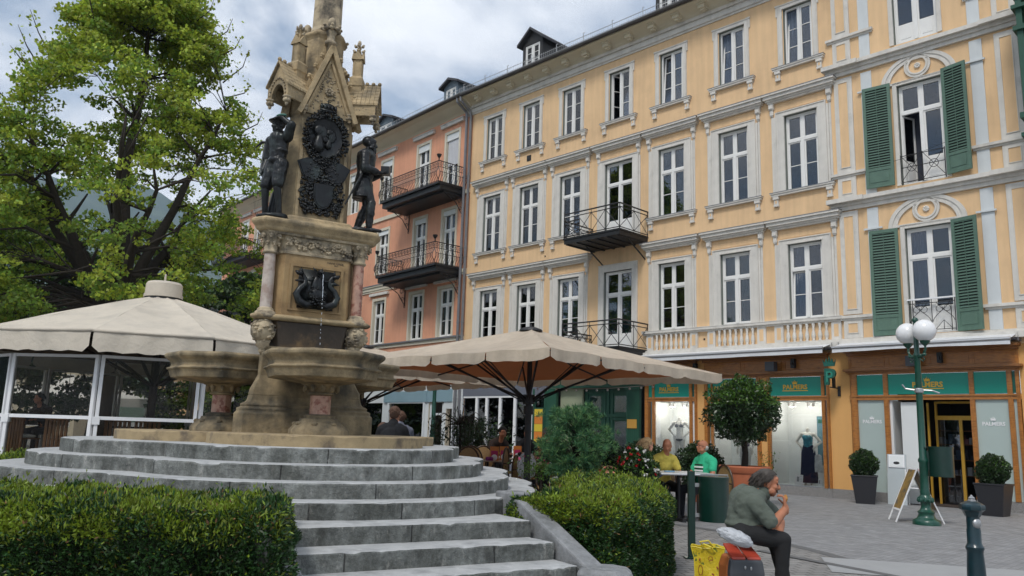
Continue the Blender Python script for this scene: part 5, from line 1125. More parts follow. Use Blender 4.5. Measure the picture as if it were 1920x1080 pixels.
# ---------------- trees and shrubs ----------------
def tree(name, label, cat, base, env, ncl, nlf, lsize, mats, r0, hsplit, limbs, seed, group=None, gap=.3, crs=(.42, .85), flatz=.55, inner=.35, bare=0):
    """trunk and limbs, then leaf clumps spread over an envelope env(h)->radius, each joined to its limb by a branch"""
    rr = random.Random(seed); root = thing(name, label, cat, base, 0, group)
    h0, h1 = env[0][0], env[-1][0]
    def rad(h): return float(np.interp(h, [e[0] for e in env], [e[1] for e in env]))
    b = MB(); nodes = []
    lean = Vector((rr.uniform(-.03, .03), rr.uniform(-.03, .03), 0))
    tp = [Vector((0, 0, -.3)), Vector((.02, 0, hsplit*.35)), Vector((-.04, .03, hsplit*.7)), Vector((0, 0, hsplit))]
    b.tube(tp, [r0*1.45, r0*1.08, r0, r0*.92], 12)
    for i in range(limbs+1):
        top = i == limbs; a = 2*PI*i/limbs+rr.uniform(-.3, .3); lev = rr.choice((.45, .6, .8)) if not top else 1
        hend = h0+(h1-h0)*(lev*.75) if not top else h1*.93; rend = rad(hend)*(.82 if not top else 0)
        E_ = Vector((math.cos(a)*rend, math.sin(a)*rend, hend)); S_ = Vector((0, 0, hsplit*rr.uniform(.82, 1))); P = []
        for k in range(9):
            t = k/8; p = S_.lerp(E_, t); p.z = S_.z+(E_.z-S_.z)*(t**(1.0 if top else .85)); p += Vector((mnoise.noise(Vector((i*3.1, t*3, seed))), mnoise.noise(Vector((i*3.1+9, t*3, seed))), mnoise.noise(Vector((i*5, t*3, seed+4)))*.6))*(.9*t*(1-t*.3))
            P.append(p)
        R_ = [r0*(.62 if not top else .78)*(1-.86*(k/8)) for k in range(9)]; b.tube(P, R_, 8)
        nodes += [(P[k], R_[k]) for k in range(1, 9)]
        for q in range(5):
            k = rr.randrange(2, 8); d = Vector((rr.uniform(-1, 1), rr.uniform(-1, 1), rr.uniform(-.1, .9))).normalized(); l = rr.uniform(.16, .34)*rad(P[k].z)
            Q = [P[k], P[k]+d*l*.5+Vector((0, 0, .1)), P[k]+d*l+Vector((0, 0, .15*l))]; b.tube(Q, [R_[k]*.6, R_[k]*.42, R_[k]*.22], 6); nodes += [(Q[1], R_[k]*.42), (Q[2], R_[k]*.25)]
    P_all = []; T_all = []
    k = 0; tries = 0
    while k < ncl and tries < ncl*6:
        tries += 1
        h = rr.uniform(h0, h1); Rm = rad(h); r_ = Rm*math.sqrt(rr.uniform(inner**2, 1)); a = rr.uniform(0, 2*PI); c = Vector((math.cos(a)*r_, math.sin(a)*r_, h))
        if h < h1-3.2 and mnoise.noise(c*.45+Vector((seed*7.3, 0, 0))) < gap-.45: continue
        k += 1; cr = rr.uniform(*crs)
        nd, nr = min(nodes, key=lambda q: (q[0]-c).length+(2.5 if q[0].z > c.z+.3 else 0))
        mid = nd.lerp(c, .5)+Vector((0, 0, .12*(c-nd).length)); r1 = min(nr*.6, .05+.008*(c-nd).length); b.tube([nd, mid, c+Vector((0, 0, -.05))], [r1, r1*.6, .012], 5, cap=False)
        if k % 3 == 0: nodes.append((mid, r1*.6))
        m_ = int(nlf*(cr/.58)**2*rr.uniform(.6, 1.2)); X = unit(rs.normal(size=(m_, 3)))*(rs.rand(m_, 1)**.45); X[:, 2] *= flatz; P_all.append(X*cr+np.array(c)); 
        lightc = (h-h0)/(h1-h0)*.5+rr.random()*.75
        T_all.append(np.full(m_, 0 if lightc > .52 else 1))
    for q in range(bare):                                            # thin sprays reaching out of the crown
        h = rr.uniform(h0+(h1-h0)*.5, h1); a = rr.uniform(0, 2*PI); Rm = rad(h)*1.0; c = Vector((math.cos(a)*Rm, math.sin(a)*Rm, h)); e = c+Vector((math.cos(a)*.5, math.sin(a)*.5, rr.uniform(.6, 1.6)))
        b.tube([c*.9+Vector((0, 0, h*.1)), (c+e)/2+Vector((.1, 0, 0)), e], [.03, .02, .008], 4)
        m_ = 26; t = rs.rand(m_, 1); P_all.append(np.array(c)*(1-t)+np.array(e)*t+rs.normal(size=(m_, 3))*.13); T_all.append(np.zeros(m_))
    b.obj('trunk', M['bark'], root, smooth=True)
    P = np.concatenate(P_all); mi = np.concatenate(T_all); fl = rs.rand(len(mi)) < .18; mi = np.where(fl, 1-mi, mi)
    o = leaves('crown', P, lsize, mats, root, .78, droop=.5, mi=mi); return root
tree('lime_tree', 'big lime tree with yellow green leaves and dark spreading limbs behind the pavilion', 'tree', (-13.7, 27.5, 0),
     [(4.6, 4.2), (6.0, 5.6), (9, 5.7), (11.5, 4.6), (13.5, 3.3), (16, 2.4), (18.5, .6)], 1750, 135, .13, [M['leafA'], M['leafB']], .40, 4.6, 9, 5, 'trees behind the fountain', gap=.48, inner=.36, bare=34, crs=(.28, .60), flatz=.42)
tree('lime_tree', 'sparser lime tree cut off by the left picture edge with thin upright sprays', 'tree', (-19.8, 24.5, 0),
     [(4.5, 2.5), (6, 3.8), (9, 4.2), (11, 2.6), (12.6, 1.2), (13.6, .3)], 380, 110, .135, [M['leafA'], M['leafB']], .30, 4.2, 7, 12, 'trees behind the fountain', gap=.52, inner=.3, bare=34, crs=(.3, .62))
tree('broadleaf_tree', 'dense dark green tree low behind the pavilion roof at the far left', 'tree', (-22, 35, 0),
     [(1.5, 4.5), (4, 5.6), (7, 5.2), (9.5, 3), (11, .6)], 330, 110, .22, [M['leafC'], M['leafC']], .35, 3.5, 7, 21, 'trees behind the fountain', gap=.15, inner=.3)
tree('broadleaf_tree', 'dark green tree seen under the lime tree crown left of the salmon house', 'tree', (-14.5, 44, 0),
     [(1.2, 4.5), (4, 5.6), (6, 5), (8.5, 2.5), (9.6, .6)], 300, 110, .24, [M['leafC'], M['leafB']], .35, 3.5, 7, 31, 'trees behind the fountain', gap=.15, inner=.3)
def clipped(name, label, cat, base, group, fn_core, pts, nrm, size, mats, mi, asp, core=True, **kw): pass
# clipped yew hedges round the fountain beds: annular blocks
def hedge(label, ph0, ph1, r0, r1, h, n, seed):
    rr = np.random.RandomState(seed); root = thing('yew_hedge', label, 'hedge', (0, 0, 0), 0, 'clipped yew hedges beside the fountain stair')
    def pol(ph, r, z): 
        a = TH+ph; return np.stack([MC.x+np.sin(a)*r, MC.y-np.cos(a)*r, z], -1)
    # core body
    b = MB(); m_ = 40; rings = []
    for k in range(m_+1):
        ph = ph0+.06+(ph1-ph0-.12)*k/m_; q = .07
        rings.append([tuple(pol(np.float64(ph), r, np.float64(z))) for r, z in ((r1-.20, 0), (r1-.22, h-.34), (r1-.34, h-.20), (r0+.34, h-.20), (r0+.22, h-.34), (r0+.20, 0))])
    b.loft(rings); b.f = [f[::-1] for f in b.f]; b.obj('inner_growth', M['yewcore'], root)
    # sprigs
    L_top = (r1-r0)*(abs(ph1-ph0))*(r0+r1)/2; L_out = abs(ph1-ph0)*r1*h; L_in = abs(ph1-ph0)*r0*h; L_e = (r1-r0)*h
    tot = L_top+L_out+L_in*.35+2*L_e; out = []
    def surf(cnt, kind):
        u = rr.rand(cnt); v = rr.rand(cnt)
        if kind == 'top': ph = ph0+(ph1-ph0)*u; r = np.sqrt(r0**2+(r1**2-r0**2)*v); z = np.full(cnt, h)+.0; e = np.minimum(np.minimum(r-r0, r1-r), .25)/.25; z = h-.14*(1-e)**2; N_ = np.tile([0, 0, 1.], (cnt, 1))
        elif kind in ('out', 'in'):
            ph = ph0+(ph1-ph0)*u; z = h*v**.9; r = np.full(cnt, r1 if kind == 'out' else r0); e = np.clip((h-z)/.22, 0, 1); r = r+(-1 if kind == 'out' else 1)*.12*(1-e)**2
            a = TH+ph; N_ = np.stack([np.sin(a), -np.cos(a), np.zeros(cnt)], -1)*(1 if kind == 'out' else -1)
        else:
            ph = np.full(cnt, ph0 if kind == 'e0' else ph1); r = r0+(r1-r0)*u; z = h*v; a = TH+ph; N_ = np.stack([np.cos(a), np.sin(a), np.zeros(cnt)], -1)*(-1 if kind == 'e0' else 1)
        P = pol(ph, r, z); bump = np.array([mnoise.noise(Vector(p*1.9))*.09+mnoise.noise(Vector(p*6))*.06+mnoise.noise(Vector(p*15))*.03 for p in P]); 
        P = P+N_*(bump[:, None]-rr.rand(cnt, 1)**1.6*.15+.03); return P, N_, z
    parts = []
    for kind, A in (('top', L_top), ('out', L_out), ('in', L_in*.35), ('e0', L_e), ('e1', L_e)):
        c = int(n*A/tot); parts.append((kind,)+surf(c, kind))
    P = np.concatenate([p[1] for p in parts]); N_ = np.concatenate([p[2] for p in parts]); Z = np.concatenate([p[3] for p in parts])
    cnt = len(P); tip = np.concatenate([np.full(len(p[1]), 1 if p[0] == 'top' else 0) for p in parts])
    # each sprig: a pair of needle-fan quads
    D = unit(N_*.9+rr.normal(size=(cnt, 3))*.55+np.array([0, 0, .35])); S = unit(np.cross(D, rr.normal(size=(cnt, 3))))
    ln = (.022+.020*rr.rand(cnt, 1))*(1+.25*tip[:, None]); nz_ = np.array([mnoise.noise(Vector(p*3.1)) for p in P]); mi = ((tip == 1) & (rr.rand(cnt) < .62+nz_)) | ((Z > h-.2) & (rr.rand(cnt) < .35+nz_)) | (rr.rand(cnt) < .03+.10*(nz_ > .28)); stray = (tip == 1) & (rr.rand(cnt) < .035); P = P+N_*stray[:, None]*rr.rand(cnt, 1)*.10; mi = mi.astype(int); mi[rr.rand(cnt) < .018] = 2
    quads('foliage', P+D*ln*.4, D*ln*.62, S*(.0058+.003*rr.rand(cnt, 1)), 0, [M['yew'], M['yewnew'], M['deadleaf']], root, mi)
    return root
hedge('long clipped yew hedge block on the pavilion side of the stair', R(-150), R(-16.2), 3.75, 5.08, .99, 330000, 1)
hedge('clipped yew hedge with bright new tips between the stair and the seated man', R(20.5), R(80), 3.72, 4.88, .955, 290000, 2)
b = MB(); nseg = 96; vs = ring(4.93, .10)+ring(4.93, 0)
b.add(vs, [tuple(range(nseg))]+[(k, nseg+k, nseg+(k+1) % nseg, (k+1) % nseg) for k in range(nseg)]); b.obj('ground', M['earth'], kind='structure')
# weed and grass tufts
def tuft(p, n, h, m, label, sp=.1):
    P = np.array(p)+np.stack([rs.normal(size=n)*sp, rs.normal(size=n)*sp, np.zeros(n)], -1); D = unit(rs.normal(size=(n, 3))*.35+np.array([0, 0, 1])); S = unit(np.cross(D, rs.normal(size=(n, 3)))); hh = h*(.5+rs.rand(n, 1))*.5
    o = quads('weed', P+D*hh, D*hh, S*.006, 0, m); tag(o, label, 'weed'); return o
# potted shrubs
def ballshrub(root, c, r, n, mats, size, asp=.5, flat=1.0, part='foliage', new=.3, bumps=.12, rsq=1):
    X = unit(rs.normal(size=(n, 3))); bm = np.array([mnoise.noise(Vector(x*2.2+c[0]))*bumps+mnoise.noise(Vector(x*5+c[1]))*bumps*.6 for x in X])
    rad_ = (1+bm)*(1-.35*rs.rand(n)**2.2); P = X*rad_[:, None]*r*np.array([1, 1, flat])+np.array(c)
    mi = ((X[:, 2] > .15) & (rs.rand(n) < new)).astype(int); return leaves(part, P, size, mats, root, asp, out=X*.8, mi=mi, jit=.4)
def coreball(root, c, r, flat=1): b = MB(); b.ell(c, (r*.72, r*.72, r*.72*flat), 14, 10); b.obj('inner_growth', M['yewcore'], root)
def boxpot(p, label):
    t = thing('potted_box_shrub', label, 'potted shrub', p, R(-25), 'box balls in black planters by the shop door')
    b = MB(); sq = lambda w_, z: [(-w_, -w_, z), (w_, -w_, z), (w_, w_, z), (-w_, w_, z)]
    b.loft([sq(.235, 0), sq(.33, .72), sq(.345, .725), sq(.345, .76), sq(.30, .76), sq(.29, .70)]); o = b.obj('planter', M['potblack'], t); md = o.modifiers.new('bevel', 'BEVEL'); md.width = .012; md.segments = 2
    b = MB(); b.box(-.29, -.29, .66, .29, .29, .70); b.obj('soil', M['soil'], t)
    coreball(t, (0, 0, 1.08), .36, 1.0); ballshrub(t, (0, 0, 1.06), .37, 9000, [M['box'], M['laurelnew']], .042, .6, 1.05, new=.12, bumps=.2)
    return t
g1 = ground(1623, 944); g2 = ground(1868, 968)
bp = boxpot((g1.x, g1.y, 0), 'clipped box ball in a black planter beside the leaning notice board')
dup(bp, (g2.x+.05, g2.y+.1, 0), R(-50), 'clipped box ball in a black planter across the shop entrance from the notice board')
# big bay tree in terracotta
def terracotta(t, r0, r1, h, name='terracotta_pot'):
    b = MB(); b.lathe([(r0, 0), (r0+.02, .02), (r1*.93, h*.80), (r1*.93, h*.82), (r1*.97, h*.83), (r1*1.0, h*.86), (r1*1.03, h*.97), (r1, h), (r1*.9, h), (r1*.88, h*.9), (.01, h*.88)], 40); b.lathe([(r1*.80, h*.42), (r1*.815, h*.43), (r1*.82, h*.45)], 40) if False else None
    b.obj(name, M['terra'], t, auto=35); b = MB(); b.lathe([(r1*.88, h*.88), (r1*.88, h*.90)], 24); b.obj('soil', M['soil'], t)
g = Vector((1393-960, 0))/1505*20.2
bt = thing('bay_tree', 'round headed bay tree in a large terracotta pot behind the litter bin', 'potted tree', (5.86, 20.2, 0))
terracotta(bt, .42, .60, .98)
b = MB(); b.tube([(0, 0, .85), (.03, 0, 1.3), (-.02, 0, 1.8), (.02, 0, 2.4)], [.09, .075, .07, .05], 9)
for k in range(16): a = rnd.uniform(0, 6.3); b.tube([(0, 0, rnd.uniform(1.6, 2.2)), (math.cos(a)*.3, math.sin(a)*.3, rnd.uniform(2.0, 2.5)), (math.cos(a)*.65, math.sin(a)*.65, rnd.uniform(1.9, 2.8))], [.03, .02, .008], 5)
b.obj('trunk', M['bark'], bt, smooth=True); coreball(bt, (0, 0, 2.33), .72, .85)
ballshrub(bt, (0, 0, 2.33), .84, 13000, [M['laurel'], M['laurelnew']], .088, .42, .93, new=.5, bumps=.34)
sp = thing('potted_seedling', 'thin leafy plant rising from behind the terracotta pot rim', 'plant', (6.55, 20.6, 0))
b = MB(); [b.tube([(0, 0, .0), (x, 0, .9), (x*1.5, .05, 1.35)], [.012, .008, .004], 5) for x in (-.08, .05, .14)]; b.obj('stem', M['bark'], sp)
leaves('foliage', np.stack([rs.normal(size=120)*.14, rs.normal(size=120)*.1, .85+rs.rand(120)*.5], -1), .07, [M['laurelnew']], sp, .4)
# pine in a pot in front of the green portal
pt = thing('potted_pine', 'blue green dwarf pine with layered tufts in front of the green doors', 'potted tree', (1.12, 13.3, 0)); pt.scale = (.80,)*3
terracotta(pt, .34, .46, .65); b = MB(); b.tube([(0, 0, .5), (.08, 0, 1.0), (-.05, .05, 1.5), (0, 0, 2.3), (.05, 0, 2.5)], [.07, .06, .05, .035, .015], 8)
rr = random.Random(3); tufts = []
for k in range(105):
    a = rr.uniform(0, 2*PI); z = rr.uniform(1.25, 2.48); R_ = .80*max(.12, 1-abs(z-1.72)/.98)**.5; q = Vector((math.cos(a)*R_*rr.uniform(.45, 1), math.sin(a)*R_*rr.uniform(.45, 1), z)); tufts.append(q); b.tube([(0, 0, z-.25), q*.6+Vector((0, 0, (z-.15)*.4)), q], [.022, .015, .006], 5)
b.obj('trunk', M['bark'], pt, smooth=True)
PP = []; DD = []; MI = []
for q in tufts:
    for s_ in range(7):
        c = np.array(q)+rs.normal(size=3)*np.array([.10, .10, .06]); n_ = 34; d = unit(rs.normal(size=(n_, 3))+np.array([q.x*.8, q.y*.8, .9])); l = .05+.035*rs.rand(n_, 1); PP.append(c+d*l*.8); DD.append(d*l); MI.append((rs.rand(n_) < (.45 if s_ < 3 else .10)).astype(int))
PP = np.concatenate(PP); DD = np.concatenate(DD); quads('foliage', PP, DD, unit(np.cross(DD, rs.normal(size=DD.shape)))*.0045, 0, [M['pine'], M['pinenew']], pt, np.concatenate(MI))
# dark round shrubs behind the guests
ps = None
for i, (px, Y, r, h, lab) in enumerate(((1312, 21.4, .62, 1.0, 'dark round shrub in a pot directly behind the man in the green shirt'), (1205, 23.4, .60, 1.05, 'dark round shrub in a pot between the portal and the first display window'), (1135, 20.6, .66, 1.02, 'dark round shrub in a pot right behind the pine, under the parasol edge'))):
    p = at(px, 850, Y); p.z = 0
    if ps is None:
        ps = thing('potted_round_shrub', lab, 'potted shrub', p, 0, 'dark round shrubs screening the cafe'); terracotta(ps, .25, .33, .5); coreball(ps, (0, 0, .92), .55); ballshrub(ps, (0, 0, .92), .58, 6500, [M['box'], M['box']], .07, .6, 1, bumps=.28)
    else: dup(ps, p, rnd.uniform(0, 6), lab)
# weeping fig
wf = thing('weeping_fig', 'dark weeping fig in a pot before the white framed shopfront', 'potted tree', tuple(at(862, 800, 24.0).xy)+(0,))
terracotta(wf, .26, .34, .5); b = MB(); b.tube([(0, 0, .4), (.03, 0, 1.2), (0, 0, 2.1)], [.045, .035, .02], 7); P_ = []
for k in range(46):
    a = rnd.uniform(0, 2*PI); r_ = rnd.uniform(.25, .85); z0 = rnd.uniform(1.9, 2.35)-r_*.35; zl = rnd.uniform(.7, 1.5); b.tube([(0, 0, 1.8), (math.cos(a)*r_*.6, math.sin(a)*r_*.6, z0+.12), (math.cos(a)*r_, math.sin(a)*r_, z0-.1), (math.cos(a)*r_*1.05, math.sin(a)*r_*1.05, z0-zl*.8)], [.015, .01, .007, .004], 4)
    n_ = 75; t = rs.rand(n_, 1); P_.append(np.array([math.cos(a)*r_, math.sin(a)*r_, z0-.0])-np.array([0, 0, zl])*t+rs.normal(size=(n_, 3))*.055)
b.obj('trunk', M['bark'], wf); leaves('foliage', np.concatenate(P_), .085, [M['laurel']], wf, .42, droop=1.2)
# flowering planter
fp = thing('flower_planter', 'terracotta planter of red and white flowered mandevilla next to the woman in blue', 'planter', tuple(at(1194, 880, 15.6).xy)+(0,)); fp.scale = (.86,)*3
terracotta(fp, .30, .45, .62); coreball(fp, (0, 0, 1.05), .42, 1.2); ballshrub(fp, (0, 0, 1.08), .46, 5200, [M['laurel'], M['laurelnew']], .075, .5, 1.18, new=.18, bumps=.25)
for nm, mm, n_, cx in (('red_flowers', mat('red_petal', (.5, .012, .02), .5, trans=.2), 14, -.25), ('white_flowers', mat('white_petal', (.75, .74, .72), .5, trans=.2), 13, .22)):
    X = unit(rs.normal(size=(n_, 3))+np.array([cx*3, -1.2, .7])); P = X*np.array([.46, .46, .56])+np.array([0, 0, 1.12]); PP = np.repeat(P, 5, 0); D = unit(rs.normal(size=PP.shape)+np.repeat(X, 5, 0)*.6); quads(nm, PP+D*.028, D*.033, unit(np.cross(D, rs.normal(size=D.shape)))*.022, 0, [mm], fp)
for px, Y, lab in ((1016, 15.2, 'clump of small pink bedding flowers at the back of the right hedge'), (1115, 14.9, 'clump of pink and yellow bedding flowers under the pine')):
    p = at(px, 850, Y); p.z = 0; t = thing('flower_clump', lab, 'flowers', p); X = rs.normal(size=(900, 3))*np.array([.22, .18, .10])+np.array([0, 0, .95]); leaves('foliage', X, .05, [M['laurelnew']], t, .4)
    b = MB(); b.tube([(0, 0, 0), (0, 0, .95)], [.03, .02], 5); b.obj('stem', M['bark'], t)
    X = rs.normal(size=(14, 3))*np.array([.2, .15, .07])+np.array([0, -.05, 1.06]); leaves('petals', np.repeat(X, 3, 0)+rs.normal(size=(42, 3))*.01, .055, [mat('pink_petal', (.6, .04, .16), .5) if px < 1050 else mat('salmon_petal', (.6, .25, .15), .5)], t, .8)
for px, Y, h, lab in ((905, 23.5, 1.9, 'slender dark rubber plant left of the parasol pole'), (940, 25.0, 1.8, 'bushy dark palm like plant in front of the white mullions')):
    p = at(px, 820, Y); p.z = 0; t = thing('potted_plant', lab, 'potted plant', p); terracotta(t, .2, .27, .4); b = MB(); [b.tube([(0, 0, .3), (x, y, h*.7)], [.02, .01], 5) for x, y in ((.1, 0), (-.12, .1), (.0, -.1))]; b.obj('stem', M['bark'], t)
    n_ = 260; X = rs.normal(size=(n_, 3))*np.array([.22, .22, .35])+np.array([0, 0, h*.72]); leaves('foliage', X, .16, [M['laurel']], t, .3, out=unit(X-np.array([0, 0, h*.5])), droop=.3)
# ---------------- street furniture, parasols, cafe ----------------
def V3(*a): return Vector(a)
# street lamp with two globes
def street_lamp(p, rz, label, k=1.0):
    t = thing('street_lamp', label, 'street lamp', p, rz, 'double globe lamp posts')
    b = MB(); b.lathe([(.27, 0), (.27, .06), (.25, .10), (.19, .13), (.16, .17), (.15, .22), (.17, .26), (.12, .30), (.095, .34), (.10, .44), (.14, .50), (.13, .55), (.095, .60)], 20)
    for q in range(10): a = q*PI/5; b.ell((.13*math.cos(a), .13*math.sin(a), .49), (.035, .035, .05), 7, 5); b.tube([(.11*math.cos(a), .11*math.sin(a), .56), (.15*math.cos(a), .15*math.sin(a), .53), (.16*math.cos(a), .16*math.sin(a), .47)], .012, 5)
    b.obj('post_base', M['greenpaint'], t, auto=40)
    b = MB(); b.lathe([(.095, .58), (.10, .66), (.088, .70), (.085, 1.25), (.10, 1.27), (.10, 1.32), (.075, 1.36), (.070, 2.4), (.062, 3.45), (.075, 3.48), (.075, 3.52), (.055, 3.56), (.05, 4.18), (.03, 4.20)], 16); b.ell((0, 0, 4.26), .065, 12, 8); b.lathe([(.03, 4.18), (.05, 4.2), (.03, 4.22)], 10)
    b.obj('post', M['greenpaint'], t, auto=40)
    for sg in (-1, 1):
        b = MB(); b.tube([(0, 0, 3.50), (sg*.10, 0, 3.46), (sg*.24, 0, 3.50), (sg*.30, 0, 3.60), (sg*.30, 0, 3.72)], [.03, .028, .03, .025, .022], 8); b.ell((sg*.15, 0, 3.48), .045, 8, 6); b.ell((sg*.26, 0, 3.50), .04, 8, 6); b.tube([(sg*.12, 0, 3.42), (sg*.20, 0, 3.36), (sg*.26, 0, 3.40), (sg*.22, 0, 3.44)], .014, 6)
        b.lathe([(.03, 3.68), (.07, 3.72), (.10, 3.76), (.10, 3.80)], 14, c=(sg*.30, 0)); o = b.obj('lamp_arm', M['greenpaint'], t, auto=40)
        b = MB(); b.ell((sg*.30, 0, 4.00), .235, 28, 18); b.obj('globe', M['globe'], t, smooth=True)
    return t
lp = ground(1738, 984); L1 = street_lamp((lp.x, lp.y, 0), R(-84), 'dark green lamp post with two opal globes standing before the shop entrance')
lp2 = at(812, 800, 33.0); L2 = dup(L1, (lp2.x, lp2.y, 0), R(-5), 'distant lamp post with two globes seen over the parasols by the salmon house'); L2.scale = (1.14, 1.14, 1.17)
# bracket clamp on the post
b = MB(); b.T = Matrix.Rotation(R(-30), 4, 'Z'); b.lathe([(.075, 2.70), (.09, 2.72), (.09, 2.78), (.075, 2.80)], 14); b.tube([(.08, 0, 2.76), (.25, 0, 2.75), (.38, .02, 2.70)], .018, 6); b.tube([(-.08, 0, 2.76), (-.26, 0, 2.79), (-.32, 0, 2.88)], .02, 6)
o = b.obj('flag_bracket', M['steel'], loc=(lp.x, lp.y, 0)); tag(o, 'pale metal flag holder clamped round the green lamp post', 'bracket')
def bin_mb(w_, h, z0):
    b = MB(); n = 16; pts = [(-w_/2, .0)]+[(-w_/2*math.cos(PI*k/n), -w_*.55*math.sin(PI*k/n)) for k in range(n+1)]+[(w_/2, 0), (w_/2, .06), (-w_/2, .06)]
    b.prism(pts, z0, z0+h); b.prism([(x*1.03, y*1.03) for x, y in pts], z0+h-.03, z0+h+.015); return b
bn = thing('litter_bin', 'dark green half round litter bin hung on the lamp post', 'litter bin', (lp.x+.33, lp.y-.08, 0), R(-12), 'green litter bins')
bin_mb(.48, .60, .98).obj('bin_body', M['bingreen'], bn, auto=35); b = MB(); b.box(-.38, -.03, 1.1, -.22, .03, 1.5); b.ell((-.30, -.06, 1.56), .03, 8, 6); b.obj('bin_bracket', M['bingreen'], bn)
pp = ground(1297, 1048)
bn2 = thing('litter_bin', 'dark green litter bin on its own thin square post behind the seated man', 'litter bin', (pp.x, pp.y, 0), R(4), 'green litter bins')
b = MB(); b.box(-.045, -.03, 0, .045, .03, 1.16); b.box(-.10, -.08, .012, .10, .08, .025); b.obj('post', M['bingreen'], bn2)
b2 = bin_mb(.40, .58, .50); b2.v = [(v[0]+.31, v[1]-.02, v[2]) for v in b2.v]; b2.obj('bin_body', M['bingreen'], bn2, auto=35)
b = MB(); b.box(.04, -.01, .95, .12, .03, 1.0); b.box(.04, -.01, .55, .12, .03, .6); b.tube([(.12, -.05, 1.08), (.12, -.05, 1.12), (.5, -.05, 1.12), (.5, -.05, 1.08)], .01, 5); b.obj('bin_bracket', M['steel'], bn2)
# hydrant
hp = at(1826, 1000, 9.2)
hy = thing('hydrant', 'dark teal fire hydrant with silver cap and outlet standing alone on the paving', 'hydrant', (hp.x, hp.y, 0), R(10))
M['teal'] = mat('teal_hydrant_paint', (.002, .022, .030), .34, .3, 9, .15, 40, coat=.3, col2=(.01, .07, .10), c2s=6, c2t=(.60, .78))
b = MB(); b.lathe([(.13, 0), (.13, .04), (.10, .08), (.092, .30), (.082, .46), (.085, .48), (.094, .50), (.094, .52), (.082, .54), (.072, .56), (.072, .70), (.067, .72), (.067, .86)], 20)
b.lathe([(.075, .845), (.085, .86), (.10, .90), (.128, .92), (.132, .955), (.125, .975), (.10, .99), (.06, 1.01)], 8); b.obj('hydrant_body', M['teal'], hy, auto=30)
b = MB(); b.ell((.0, -.055, .775), (.052, .03, .055), 20, 12); b.obj('outlet_cap', M['steel'], hy, smooth=True)
b = MB(); b.lathe([(.045, 1.005), (.045, 1.02), (.03, 1.03), (.035, 1.045), (.02, 1.06), (.01, 1.065)], 12); b.ell((0, 0, 1.068), .012, 8, 6); b.obj('top_cap', M['steel'], hy, auto=40)
# A-boards and leaning board
def aboard(p, rz, label, face):
    t = thing('sandwich_board', label, 'sandwich board', p, rz, None); W_ = .30
    for sg in (-1, 1):
        T = Matrix.Translation((0, 0, 1.12)) @ Matrix.Rotation(sg*R(23), 4, 'X'); b = MB(); b.T = T
        for x in (-W_, W_-.035): b.box(x, -.012, -1.21, x+.035, .012, 0)
        b.box(-W_+.035, -.012, -.035, W_-.035, .012, 0); b.box(-W_+.035, -.012, -.96, W_-.035, .012, -.92); b.obj('board_frame', M['white'], t)
        b = MB(); b.T = T; b.box(-W_+.035, -.006, -.92, W_-.035, .006, -.035); b.obj('board_panel', face, t)
    return t
aboard((lp.x+.05, lp.y+.55, 0), R(79), 'white framed sandwich board with a golden brown poster standing open behind the lamp post', mat('golden_poster', (.32, .20, .05), .5, .5, 9, col2=(.12, .10, .08), c2s=8))
g = ground(1690, 948)
t = thing('display_board', 'tall pale grey board with a small framed notice leaning by the shop door', 'notice board', (g.x, g.y+.2, 0), R(-35))
b = MB(); b.T = Matrix.Rotation(R(-9), 4, 'X'); b.box(-.24, -.02, 0, .24, .02, 1.36); b.obj('board_panel', mat('pale_grey_board', (.42, .46, .47), .5, .05, 2), t)
b = MB(); b.T = Matrix.Rotation(R(-9), 4, 'X'); b.box(-.20, -.045, 1.0, .20, -.02, 1.34); b.obj('notice_frame', M['white'], t); b = MB(); b.T = Matrix.Rotation(R(-9), 4, 'X'); b.box(-.17, -.05, 1.03, .17, -.045, 1.31); b.ell((0, -.052, 1.12), (.08, .003, .04), 10, 6, m=1); b.obj('notice_sheet', [M['white2'], M['black']], t)
g = ground(1712, 948)
t = thing('display_stand', 'small white wire stand with folded garments at the shop door', 'display stand', (g.x+.15, g.y-.0, 0), R(-35)); b = MB()
for x in (-.25, .25):
    for y in (-.18, .18): b.box(x-.015, y-.015, 0, x+.015, y+.015, .95)
b.box(-.27, -.2, .78, .27, .2, .80); b.box(-.27, -.2, .45, .27, .2, .47); b.obj('stand_frame', M['white'], t)
b = MB(); [b.ell((x, y, .88), (.09, .07, .09), 9, 6, m=i % 3) for i, (x, y) in enumerate(((-.15, 0), (0, .05), (.15, -.03), (.05, -.1)))]; b.obj('garments', [mat('garment_pink', (.5, .2, .2), .8), M['white'], mat('garment_blue', (.12, .18, .3), .8)], t, smooth=True)
